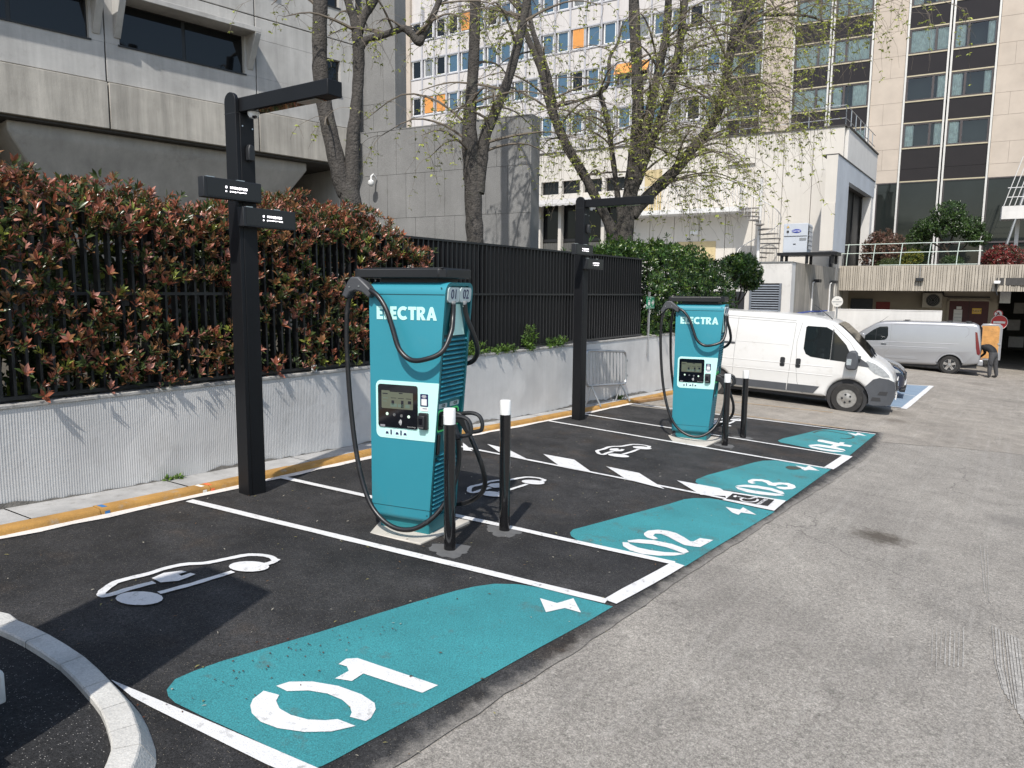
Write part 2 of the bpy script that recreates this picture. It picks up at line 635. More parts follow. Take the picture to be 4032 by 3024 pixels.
def smoothpoly(pts, n=3):
    P = [Vector(p) for p in pts]
    k = len(P)
    out = []
    for i in range(k):
        a, b, c, d = P[i-1], P[i], P[(i+1) % k], P[(i+2) % k]
        for j in range(n):
            t = j/n
            q = .5*((2*b)+(c-a)*t+(2*a-5*b+4*c-d)*t*t+(3*b-a-3*c+d)*t**3)
            out.append((q.x, q.y))
    return out
LT, LW = .013, .018        # lift of teal fields, lift of white paint
c1 = lambda p: crop(600, 2250, 1.496, p)
c2 = lambda p: crop(2150, 1900, .7874, p)
c3 = lambda p: crop(2600, 1650, .7087, p)
c4 = lambda p: crop(1780, 1700, .8819, p)
teal = [
 c1([(1212, 97), (1150, 134), (1000, 216), (830, 312), (680, 394), (560, 459), (480, 503), (446, 520), (425, 524), (240, 437), (140, 392), (60, 352), (42, 335), (38, 318), (60, 290), (110, 268), (180, 243), (310, 204), (440, 165), (580, 120), (700, 83), (800, 55), (850, 44), (900, 37), (960, 38), (1020, 47), (1120, 73)]),
 c2([(1143, 152), (1020, 228), (850, 330), (695, 428), (600, 406), (400, 356), (155, 295), (125, 275), (120, 258), (135, 242), (200, 225), (400, 171), (620, 112), (690, 90), (740, 84), (820, 85), (880, 95), (1000, 121)]),
 c3([(948, 285), (880, 333), (800, 391), (700, 463), (560, 437), (400, 408), (290, 391), (215, 372), (195, 356), (200, 342), (260, 318), (400, 280), (520, 247), (570, 237), (640, 235), (760, 254)]),
 c3([(1195, 90), (1130, 143), (1048, 211), (900, 182), (760, 154), (668, 136), (652, 125), (680, 113), (770, 92), (860, 70), (900, 62), (960, 64), (1080, 78)])]
for i, p in enumerate(teal):
    mb = MB(); drape(mb, p, LT+.001*i)
    struct(mb.build('teal_bay_paint', M_TEAL))
digits = [
 ('bay_number_marking', [
  c1([(510, 238), (540, 236), (752, 308), (710, 328), (555, 277), (525, 297), (481, 290), (517, 270), (512, 258), (490, 252)]),
  c1([(293, 323), (265, 345), (258, 362), (262, 382), (285, 405), (330, 422), (400, 432), (470, 431), (535, 416), (488, 398), (455, 401), (410, 399), (365, 387), (335, 370), (326, 350), (334, 334)]),
  c1([(326, 310), (360, 299), (420, 298), (490, 310), (550, 332), (585, 355), (588, 372), (575, 395), (562, 403), (520, 392), (525, 380), (520, 365), (500, 347), (460, 330), (410, 322), (355, 324)])]),
 ('bay_number_marking', [
  c2([(405, 300), (465, 293), (540, 299), (630, 317), (700, 343), (714, 357), (688, 365), (655, 352), (600, 333), (530, 318), (460, 312), (415, 308)]),
  c2([(382, 308), (385, 328), (420, 350), (480, 367), (560, 376), (640, 376), (698, 367), (655, 361), (590, 358), (520, 348), (460, 335), (420, 318), (412, 310)]),
  c2([(490, 262), (510, 250), (560, 245), (610, 251), (650, 262), (690, 283), (720, 303), (735, 305), (770, 287), (836, 297), (770, 333), (740, 330), (690, 322), (650, 302), (610, 280), (575, 266), (545, 265), (535, 275), (560, 290), (540, 295), (505, 285), (490, 272)])]),
 ('bay_number_marking', [
  c3([(420, 378), (470, 373), (540, 378), (620, 392), (680, 412), (690, 425), (670, 425), (610, 405), (540, 393), (470, 386), (430, 384)]),
  c3([(415, 383), (430, 398), (480, 415), (560, 428), (640, 435), (690, 433), (660, 424), (590, 415), (520, 405), (460, 393), (430, 386)]),
  c3([(485, 350), (510, 341), (560, 342), (600, 350), (625, 363), (660, 360), (710, 363), (745, 375), (753, 388), (735, 397), (690, 400), (660, 395), (640, 385), (660, 383), (690, 386), (710, 384), (705, 376), (680, 371), (650, 374), (640, 381), (600, 375), (590, 364), (565, 354), (530, 352), (510, 358), (530, 364), (510, 368), (488, 360)])]),
 ('bay_number_marking', [
  c3([(825, 150), (880, 146), (960, 158), (1020, 174), (1030, 183), (1000, 178), (930, 166), (870, 157), (830, 155)]),
  c3([(820, 152), (835, 165), (890, 178), (960, 188), (1025, 189), (990, 181), (920, 173), (860, 161), (832, 156)]),
  c3([(872, 124), (880, 120), (900, 121), (990, 140), (1000, 134), (1025, 137), (1015, 145), (1066, 153), (1055, 161), (1000, 154), (970, 162), (940, 158), (962, 148), (875, 130)])]),
 ('lightning_marking', [c1([(1020, 77), (1065, 90), (1108, 77), (1128, 115), (1085, 103), (1036, 114)])]),
 ('lightning_marking', [c2([(897, 130), (970, 144), (985, 132), (1052, 170), (975, 158), (962, 170), (930, 158)])]),
 ('lightning_marking', [c3([(750, 265), (808, 276), (825, 266), (885, 295), (825, 289), (802, 293)])]),
 ('lightning_marking', [c3([(1037, 80), (1085, 88), (1097, 80), (1147, 100), (1100, 94), (1085, 98)])]),
]
for nm, polys in digits:
    mb = MB()
    for p in polys:
        drape(mb, p, LW)
    struct(mb.build(nm, M_WHITE))
# bay lines
def line(a, b, wd, m=M_WHITE, name='parking_line', lift=LW, wob=.004):
    mb = MB(); band(mb, [G(*a), G(*b)], wd, lift, wob)
    return struct(mb.build(name, m))
line((745, 1978), (2388, 2376), .085)
line((1100, 1884), (2655, 2226), .078, lift=LW+.001)
line((1745, 1750), (2960, 1990), .062, lift=LW+.002)
line((2150, 1659), (3255, 1848), .075)
line((2290, 1633), (3335, 1800), .075, lift=LW+.001)
line((2496, 1594), (3448, 1713), .055, lift=LW+.002)
line((2600, 1596), (3330, 1690), .03, M_YELL, lift=.012)
line((2402, 2379), (2672, 2229), .105, lift=LW+.002)
line((3262, 1850), (3338, 1799), .13, lift=LW+.003)
line((2885, 1584), (3278, 1626), .035, M_YELL, lift=.011)
mb = MB(); drape(mb, [G(437, 2689), G(800, 2843), G(1218, 3024), G(1310, 3064), G(1140, 3064), G(1049, 3024), G(600, 2800), G(520, 2757)], LW)
struct(mb.build('parking_line', M_WHITE))
# zigzag of lightning wedges along the middle line
mb = MB()
for p in ([(157, 62), (245, 83), (342, 133), (235, 115)], [(407, 107), (545, 132), (628, 192), (475, 157)], [(688, 162), (835, 192), (948, 264), (775, 219)],
          [(1003, 225), (1195, 260), (1255, 297), (1110, 290)], [(48, 56), (60, 65), (92, 94), (50, 90)]):
    drape(mb, c4(p), LW+.004)
struct(mb.build('zigzag_marking', M_WHITE))
# accessible-bay plate painted between bays 02 and 03
mb = MB(); drape(mb, c2([(890, 50), (1200, 101), (1140, 152), (880, 97), (900, 92)]), LW+.006)
struct(mb.build('accessible_bay_marking', M_WHITE))
mb = MB(); drape(mb, c2([(934, 66), (1142, 98), (1108, 130), (900, 93)]), LW+.009)
acc = struct(mb.build('black_panel_paint', M_NEWP))
mb = MB()
def stroke(mb, pts, wd, lift):
    band(mb, [tuple(q) for q in spline(pts, 5)], wd, lift, .002)
stroke(mb, c2([(990, 90), (972, 96), (985, 106), (1020, 111), (1052, 106), (1058, 97)]), .022, LW+.012)
stroke(mb, c2([(958, 83), (985, 90), (1015, 95), (1045, 88), (1058, 92)]), .022, LW+.013)
drape(mb, smoothpoly(c2([(935, 82), (945, 77), (955, 81), (946, 87)])), LW+.012)
struct(mb.build('wheelchair_marking', M_WHITE))
a = Vector(c2([(1060, 123)])[0]); b = Vector(c2([(1100, 99)])[0])
me = textmesh('PRIORITAIRE', (b-a).length*.19, M_WHITE, 0.0, .0015)
o = inst(me, 'priority_lettering', None, ((a.x+b.x)/2, (a.y+b.y)/2, gz((a.x+b.x)/2, (a.y+b.y)/2)+LW+.014), (R(3.4), R(1.6), math.atan2(b.y-a.y, b.x-a.x)))
struct(o)
# the car-with-plug pictograms
def c7(p): return crop(0, 1974, .6329, p)
def stroke(mb, pts, wd, lift):
    band(mb, [tuple(q) for q in spline(pts, 5)], wd, lift, .003)
body = c7([(1712, 380), (1690, 362), (1640, 350), (1550, 347), (1440, 366), (1290, 397), (1150, 407), (1030, 432), (920, 467), (740, 512), (660, 560), (632, 588), (645, 604), (700, 594), (800, 562), (960, 519)])
axle = c7([(990, 587), (1200, 530), (1450, 452)])
nose = c7([(1722, 374), (1700, 392), (1640, 412)])
plug = c7([(945, 495), (1020, 462), (1130, 448), (1162, 455), (1112, 470), (1130, 481), (1185, 462), (1218, 470), (1165, 492), (1110, 512), (1000, 522)])
wh1, wh2 = c7([(868, 622)])[0], c7([(1550, 422)])[0]
def el(cx, cy, rx, ry): return [(cx+rx*math.cos(i*math.pi/9), cy+ry*math.sin(i*math.pi/9)) for i in range(18)]
wheel1, wheel2 = c7(el(868, 622, 148, 43)), c7(el(1550, 422, 126, 33))
def picto(t1, t2):
    z1, z2 = complex(*wh1), complex(*wh2)
    k = (complex(*t2)-complex(*t1))/(z2-z1)
    f = lambda pts: [((complex(*t1)+(complex(*p)-z1)*k).real, (complex(*t1)+(complex(*p)-z1)*k).imag) for p in pts]
    mb = MB()
    stroke(mb, f(body), .05*abs(k), LW)
    stroke(mb, f(axle), .045*abs(k), LW+.001)
    stroke(mb, f(nose), .05*abs(k), LW+.0015)
    drape(mb, f(wheel1), LW+.002)
    drape(mb, f(wheel2), LW+.0025)
    drape(mb, f(plug), LW+.0015)
    struct(mb.build('electric_car_marking', M_WHITE))
picto(wh1, wh2)
p3a, p3b = crop(2300, 1700, .315, [(430, 315)])[0], crop(2300, 1700, .315, [(725, 218)])[0]
picto(c4([(180, 286)])[0], c4([(362, 233)])[0])
picto(p3a, p3b)
sh = (Vector(G(3448, 1711))-Vector(G(3265, 1850)))
picto((p3a[0]+sh.x, p3a[1]+sh.y-.1), (p3b[0]+sh.x, p3b[1]+sh.y-.1))
# stains on the teal fields
mb = MB(); drape(mb, smoothpoly(c3([(695, 275), (715, 268), (750, 271), (782, 280), (760, 288), (715, 286)])), LW+.001)
struct(mb.build('oil_stain', mat('oil_stained_paint', (.045, .055, .045), .7, var=.4, scale=12)))
mb = MB(); stroke(mb, c3([(850, 82), (880, 72), (930, 72), (1000, 84), (1060, 97), (1072, 108), (1040, 115), (1000, 112)]), .035, LW+.001)
struct(mb.build('cover_outline_stain', mat('oil_stained_paint', (.045, .055, .045), .7)))
# pale tyre scuffs on the lane
mb = MB()
cs = lambda p: crop(2016, 1512, 1.5887, p)
for k in range(9):
    band(mb, cs([(1190+8*k, 600+4*k), (1196+9*k, 690+6*k), (1216+8*k, 760+12*k)]), rnd.uniform(.006, .016), .006, .002)
for k in range(8):
    band(mb, cs([(1042+11*k, 612+rnd.uniform(-10, 10)), (1040+11*k, 700+rnd.uniform(-20, 15))]), rnd.uniform(.004, .010), .006, .002)
for k in range(3):
    band(mb, cs([(1160+9*k, 400), (1172+5*k, 520+10*k)]), .006, .006, .002)
stuff(mb.build('tyre_scuff', mat('pale_tyre_scuff', (.29, .275, .25), .9, var=.3, scale=20, speck=.4, speck_scale=90, dirt=(.228, .211, .187), dirt_amt=1.0, dirt_scale=14)), 'pale tyre scuff marks on the grey lane', 'scuff marks')
# blue accessible bay in front of the dark car
mb = MB(); drape(mb, [G(3300, 1560), G(3485, 1510), G(3665, 1521), G(3555, 1609), G(3440, 1595)], .012)
struct(mb.build('blue_bay_paint', M_BLUE))
mb = MB()
band(mb, [G(3485, 1512), G(3672, 1522)], .09, .016, .006)
band(mb, [G(3668, 1521), G(3558, 1612)], .13, .017, .006)
band(mb, [G(3562, 1608), G(3440, 1597)], .06, .018, .006)
band(mb, [G(3612, 1563), G(3540, 1552)], .05, .016, .006)
struct(mb.build('parking_line', M_WHITE))

# ------------------------------------------------------------------ kerb, footway, wall
def vk(u): return 3.665+.042*u if u < 6 else 3.917+.002*(u-6)
M_KERB = mat('ochre_painted_kerb', (.37, .20, .05), .75, var=.25, scale=4, bump=.35, bscale=60, dirt=(.30, .27, .22), dirt_amt=.75, dirt_scale=7, speck=.12, speck_scale=120)
kerb = bpy.data.objects.new('kerb', None); COL.objects.link(kerb); struct(kerb)
u = -4.0
while u < 13.6:
    ln = 1.0
    mb = MB()
    u0, u1 = u+.004, u+ln-.004
    dz = rnd.uniform(-.004, .004)
    prof = [(0, -.12), (0, .04), (.012, .058), (.03, .064), (.135, .064), (.135, -.12)]
    k = len(prof)
    for q, uq in enumerate((u0, u0+.25, u0+.5, u0+.75, u1)):
        for (dv, hz) in prof:
            v = vk(uq)+dv
            mb.v.append((uq, v, gz(uq, vk(uq))+hz+dz))
    for q in range(4):
        for i in range(k-1):
            a = q*k+i
            mb.f.append((a, a+1, a+k+1, a+k)); mb.m.append(0)
    mb.f += [tuple(range(k-1, -1, -1)), tuple(range(4*k, 5*k))]; mb.m += [0, 0]
    mb.build('kerb_stone', M_KERB, kerb, smooth=True, fix=True)
    u += ln
M_FOOT = mat('patched_footway_concrete', (.36, .355, .345), .85, var=.22, scale=3, bump=.4, bscale=70, dirt=(.16, .15, .13), dirt_amt=.7, dirt_scale=5, speck=.12)
foot = bpy.data.objects.new('footway', None); COL.objects.link(foot); struct(foot)
u = -4.0
while u < 13.6:
    ln = rnd.uniform(.9, 1.5)
    mb = MB()
    for uq in (u+.006, u+ln/2, u+ln-.006):
        for v in (vk(uq)+.137, 4.34):
            mb.v.append((uq, v, gz(uq, vk(uq))+.056+rnd.uniform(0, .006)))
    mb.f = [(0, 2, 3, 1), (2, 4, 5, 3)]; mb.m = [0, 0]
    mb.build('paving_slab', M_FOOT, foot)
    u += ln
mb = MB()
band(mb, [(x, vk(x)-.035) for x in frange(-3, 11.2, .5)], .085, .0165, .022)
struct(mb.build('kerb_edging_paint', paint('rough_white_paint', (.70, .66, .62), (.2, .18, .15), .8)))
# spray marks of the surveyors on the kerb
for (x, colr, nm) in ((1.05, (.03, .15, .36), 'blue'), (2.02, (.75, .16, .05), 'orange'), (2.52, (.03, .15, .36), 'blue'), (1.94, (.7, .68, .62), 'white')):
    mb = MB()
    v = vk(x)
    g0 = gz(x, v)
    mb.add([(x-.02, v-.002, g0+.012), (x+.02, v-.002, g0+.012), (x+.022, v-.002, g0+.04), (x-.018, v-.002, g0+.04)], [(0, 1, 2, 3)])
    mb.add([(x-.02, v+.03, g0+.0665), (x+.02, v+.03, g0+.0665), (x+.02, v+.12, g0+.0665), (x-.02, v+.125, g0+.0665)], [(0, 1, 2, 3)])
    struct(mb.build('spray_mark', mat('spray_'+nm, colr, .8, var=.3, scale=30)))

# low white wall with combed plaster
def combed():
    m = mat('combed_white_plaster', (.56, .553, .538), .85, var=.12, scale=1.4, streak=.08, dirt=(.40, .385, .36), dirt_amt=.6, dirt_scale=2.2)
    n, l = m.node_tree.nodes, m.node_tree.links
    b = n['Principled BSDF']
    tc = n.new('ShaderNodeTexCoord')
    wv = n.new('ShaderNodeTexWave')
    wv.wave_type = 'BANDS'
    wv.bands_direction = 'X'
    wv.inputs['Scale'].default_value = 15.0
    wv.inputs['Distortion'].default_value = .9
    wv.inputs['Detail'].default_value = 2
    wv.inputs['Detail Scale'].default_value = 2.0
    mp = n.new('ShaderNodeMapping')
    mp.inputs['Scale'].default_value = (1, 1, .12)
    l.new(tc.outputs['Object'], mp.inputs['Vector'])
    l.new(mp.outputs[0], wv.inputs['Vector'])
    nz = n.new('ShaderNodeTexNoise')
    nz.inputs['Scale'].default_value = 1.7
    nz.inputs['Detail'].default_value = 4
    l.new(tc.outputs['Object'], nz.inputs['Vector'])
    sx = n.new('ShaderNodeSeparateXYZ')
    l.new(tc.outputs['Object'], sx.inputs[0])
    r1 = n.new('ShaderNodeMapRange')
    r1.inputs[1].default_value, r1.inputs[2].default_value, r1.inputs[3].default_value, r1.inputs[4].default_value = 3.5, 8.5, .50, .22
    l.new(sx.outputs[0], r1.inputs[0])
    ad = n.new('ShaderNodeMath'); ad.operation = 'ADD'
    l.new(nz.outputs[0], ad.inputs[0]); l.new(r1.outputs[0], ad.inputs[1])
    r2 = n.new('ShaderNodeMapRange')
    r2.inputs[1].default_value, r2.inputs[2].default_value = .72, .95
    l.new(ad.outputs[0], r2.inputs[0])
    mu = n.new('ShaderNodeMath'); mu.operation = 'MULTIPLY'
    l.new(wv.outputs['Fac'], mu.inputs[0]); l.new(r2.outputs[0], mu.inputs[1])
    fine = n.new('ShaderNodeTexNoise'); fine.inputs['Scale'].default_value = 26; fine.inputs['Detail'].default_value = 5
    l.new(tc.outputs['Object'], fine.inputs['Vector'])
    a2 = n.new('ShaderNodeMath'); a2.operation = 'ADD'
    l.new(mu.outputs[0], a2.inputs[0]); l.new(fine.outputs[0], a2.inputs[1])
    bp = n.new('ShaderNodeBump')
    bp.inputs['Strength'].default_value = .4
    bp.inputs['Distance'].default_value = .005
    l.new(a2.outputs[0], bp.inputs['Height'])
    l.new(bp.outputs[0], b.inputs['Normal'])
    return m
wall = thing('retaining_wall', 'low white combed plaster wall carrying the black railing beside the yellow kerb', 'wall', (0, 0, 0))
mb = MB()
wu = frange(-4, 22, .5)
for x in wu:
    zb = gz(x, 4.28)-.2
    wz = .006*math.sin(x*2.1)+.004*math.sin(x*5.3)
    for (v, z) in ((4.29, zb), (4.285+wz, (zb+1.1)/2), (4.28, 1.09), (4.50, 1.09), (4.50, zb)):
        mb.v.append((x, v, z))
for i in range(len(wu)-1):
    for j in range(4):
        a = i*5+j
        mb.f.append((a, a+5, a+6, a+1)); mb.m.append(0)
mb.f += [(0, 1, 2, 3, 4), tuple((len(wu)-1)*5+q for q in (4, 3, 2, 1, 0))]; mb.m += [0, 0]
mb.build('wall_body', combed(), wall, fix=True)
mb = MB()
mb.bx(-4, 22, 4.268, 4.505, 1.088, 1.12)
mb.build('coping', mat('weathered_coping', (.34, .33, .31), .9, var=.3, scale=6, dirt=(.12, .115, .1), dirt_amt=.8, dirt_scale=8, bump=.4), wall, bevel=.006)

# plaster broken away along the foot
mb = MB()
xs = frange(-4, 14, .06)
hh = .05
for i, x in enumerate(xs):
    hh = min(.075, max(.012, hh+rnd.uniform(-.016, .015)))
    zf = gz(x, vk(x))+.05
    mb.v += [(x, 4.279, zf), (x, 4.277, zf+hh)]
mb.f = [(2*i, 2*i+2, 2*i+3, 2*i+1) for i in range(len(xs)-1)]; mb.m = [0]*len(mb.f)
mb.build('exposed_base', mat('dirty_bare_concrete', (.20, .185, .165), .9, var=.35, scale=9, bump=.6, bscale=50, dirt=(.08, .085, .06), dirt_amt=.7, dirt_scale=7), wall)
# railing of upright flat bars
M_BLK = mat('black_powder_coat', (.0075, .008, .0095), .42, var=.15, scale=3, spec=.5)
fence = thing('bar_railing', 'tall black steel railing of close upright flat bars on the white wall', 'railing', (0, 4.38, 0))
sm = MB().bx(-.011, .011, -.035, .035, 1.15, 2.715).mesh('bar', M_BLK)
x = -1.6
while x < 12.56:
    inst(sm, 'bar', fence, (x, 0, 0), (0, 0, rnd.uniform(-.02, .02)))
    x += .1005
for (z0, z1, d) in ((1.143, 1.173, .038), (1.975, 2.003, .040), (2.706, 2.734, .040)):
    MB().bx(-1.7, 12.6, -d, d, z0, z1).build('rail', M_BLK, fence)
x = -1.5
for x in (-.6, 1.9, 4.4, 6.9, 9.4, 11.9):
    MB().bx(x-.025, x+.025, .036, .09, 1.12, 2.68).build('post', M_BLK, fence)

# garden soil behind the wall
mb = MB()
mb.bx(-30, 25.8, 4.51, 40, -1.2, 1.06)
struct(mb.build('garden_soil', mat('garden_soil', (.06, .05, .035), .95, var=.3, scale=3, bump=.6, bscale=30)))

# traffic island with concrete kerb at the corner of bay 01
isl_o = [G(*q) for q in ((0, 2462), (110, 2500), (225, 2553), (370, 2645), (470, 2740), (548, 2830), (590, 2925), (606, 3010))]
isl_o = [(-1.6, 2.62), (-.75, 2.43)]+isl_o+[(-.52, .42), (-.75, .18), (-1.2, -.05), (-2.2, -.15)]
def offset(pts, d):
    P = [Vector(p) for p in pts]
    o = []
    for i, p in enumerate(P):
        t = (P[min(i+1, len(P)-1)]-P[max(i-1, 0)]).normalized()
        o.append(p+Vector((t.y, -t.x))*d)
    return o
ikerb = bpy.data.objects.new('island_kerb', None); COL.objects.link(ikerb); struct(ikerb)
M_CONC = mat('new_concrete_kerb', (.47, .46, .43), .85, var=.14, scale=5, bump=.5, bscale=60, speck=.16, speck_scale=110, dirt=(.27, .26, .235), dirt_amt=.7, dirt_scale=6)
sp = [Vector((q.x, q.y)) for q in spline([(p[0], p[1], 0) for p in isl_o], 2)]
N = len(sp)
step = 2
for s0 in range(0, N-1, step):
    seg_ = list(range(s0, min(s0+step, N-1)+1))
    mb = MB()
    prof = [(-.012, -.1), (-.010, .012), (.042, .098), (.050, .104), (.145, .104), (.152, .097), (.152, -.1)]
    k = len(prof)
    offs = {d: offset(sp, d) for d, h in prof}
    for q, i in enumerate(seg_):
        for d, h in prof:
            p = offs[d][i]
            if q == 0: p = p+(offs[d][i+1]-p)*.05
            mb.v.append((p.x, p.y, gz(sp[i].x, sp[i].y)+h))
    for q in range(len(seg_)-1):
        for j in range(k-1):
            a = q*k+j
            mb.f.append((a, a+1, a+k+1, a+k)); mb.m.append(0)
    mb.f += [tuple(range(k-1, -1, -1)), tuple(range((len(seg_)-1)*k, len(seg_)*k))]; mb.m += [0, 0]
    mb.build('kerb_stone', M_CONC, ikerb, smooth=True, ang=20, fix=True)
inn = offset(sp, .148)
mb = MB()
mb.add([(p.x, p.y, gz(p.x, p.y)+.062) for p in inn]+[(-3.2, -.1, gz(-3.2, -.1)+.062), (-3.2, 2.5, gz(-3.2, 2.5)+.062)], [tuple(range(len(inn)+2))])
struct(mb.build('island_surface', M_ISL, fix=True))
# ================================================================== CHARGERS, BOLLARDS, LAMP POSTS
M_TBODY = mat('teal_enamel', (.030, .235, .30), .42, var=.05, scale=1.3, spec=.45, dirt=(.075, .25, .29), dirt_amt=.35, dirt_scale=2.2)
M_TDARK = mat('dark_teal_plastic', (.014, .165, .19), .5, var=.06, scale=4)
M_TDEEP = mat('deep_teal_recess', (.006, .045, .054), .6, var=.05)  # darkened teal: shade of the louvre gaps put into the colour; seams share it
M_MINT = mat('mint_label', (.50, .80, .74), .5, var=.02)
M_NAVY = mat('navy_print', (.010, .014, .075), .5, var=.02)
M_BLKG = mat('black_glass', (.004, .005, .008), .06, var=0, spec=.6)
M_BLKP = mat('black_plastic', (.014, .015, .017), .5, var=.1, scale=20)
M_RUB = mat('black_cable_rubber', (.011, .011, .012), .36, var=.2, scale=14, dirt=(.10, .10, .10), dirt_amt=.5, dirt_scale=9)
M_STEEL = mat('brushed_steel', (.55, .56, .57), .3, metal=1.0, var=.1, scale=30)
M_GALV = mat('galvanised_steel', (.42, .43, .44), .42, metal=.8, var=.12, scale=25)
M_GREEN = mat('green_ring_light', (.05, .5, .12), .4, var=0, emit=(.15, .9, .3), estr=.15)
M_LCD = mat('lcd_screen', (.03, .035, .03), .15, var=0, emit=(.19, .21, .14), estr=.45)
M_LCDD = mat('lcd_dark_print', (.01, .012, .02), .15, var=0)
M_LCDP = mat('lcd_pale_print', (.02, .02, .02), .2, var=0, emit=(.2, .3, .24), estr=.5)
M_LED = mat('white_led', (.8, .8, .8), .4, var=0, emit=(1, .95, 1), estr=2.2)
M_BTN = mat('lit_button', (.4, .45, .4), .4, var=0, emit=(.6, .9, .65), estr=.6)
M_WHT = mat('white_plastic', (.72, .72, .71), .45, var=.04, scale=5)
M_PLINTH = mat('cast_concrete_plinth', (.47, .44, .39), .85, var=.14, scale=4, bump=.3, bscale=60, dirt=(.25, .23, .2), dirt_amt=.5, dirt_scale=5)
RX = Matrix.Rotation(R(90), 4, 'X')
# text meshes stand facing -x: glyph x -> -y, glyph y -> z
FACE_NX = Matrix(((0, 0, -1, 0), (-1, 0, 0, 0), (0, 1, 0, 0), (0, 0, 0, 1)))
FACE_NY = Matrix(((1, 0, 0, 0), (0, 0, -1, 0), (0, 1, 0, 0), (0, 0, 0, 1)))
def face_text(body, size, m, off=0.0, name='lettering', space=1.0, M=FACE_NX):
    me = textmesh(body, size, m, .0006, off, 'CENTER', space, name)
    me.transform(M)
    return me
# heavy geometric capitals of the brand name, drawn as shapes (y runs to the viewer's left)
def logo():
    H_, S_t, gap = .104, .029, .009
    out_, x = [], 0.0
    def put(nm, polys, wd):
        nonlocal x
        mb = MB()
        for i, p in enumerate(polys):
            mb.prism([(-(x+a), b) for a, b in p], 'x', -.0005-.0002*i, .003)
        out_.append(('letter', mb.mesh('letter', M_MINT)))
        x += wd+gap
    box = lambda a, b, c, d: [(a, c), (b, c), (b, d), (a, d)]
    b3 = .0255
    E_ = [box(0, .060, 0, b3)+[], box(0, S_t, b3, H_-b3), box(0, .060, H_-b3, H_), box(S_t, .055, (H_-b3)/2, (H_+b3)/2)]
    put('E', E_, .060)
    put('L', [box(0, .058, 0, b3), box(0, S_t, b3, H_)], .050)
    put('E', E_, .060)
    R1, R2, c = .054, .026, .052
    ring = [(c+R1*math.cos(R(a)), c+R1*math.sin(R(a))) for a in range(48, 313, 12)]+[(c+R2*math.cos(R(a)), c+R2*math.sin(R(a))) for a in range(312, 47, -12)]
    put('C', [ring], .088)
    put('T', [box(0, .074, H_-b3, H_), box(.0225, .0515, 0, H_-b3)], .070)
    put('R', [box(0, S_t, 0, H_), [(S_t, H_), (.050, H_), (.066, .096), (.074, .082), (.074, .068), (.066, .052), (.052, .046), (.080, 0), (.048, 0), (S_t, .034), (S_t, .056), (.040, .058), (.046, .066), (.046, .074), (.040, .080), (S_t, .080)]], .078)
    put('A', [[(0, 0), (.030, 0), (.035, .022), (.057, .022), (.062, 0), (.092, 0), (.063, .092), (.056, H_), (.036, H_), (.029, .092)][:0] or [(0, 0), (.030, 0), (.046, .066), (.062, 0), (.092, 0), (.062, .094), (.054, H_), (.038, H_), (.030, .094)], box(.030, .062, .020, .040)], .092)
    return out_
LOGO = logo()
HB, HT, DP = .10, 2.03, .46
def yr(z): return -.165*(z-HB)/(HT-HB)        # slanted connector side
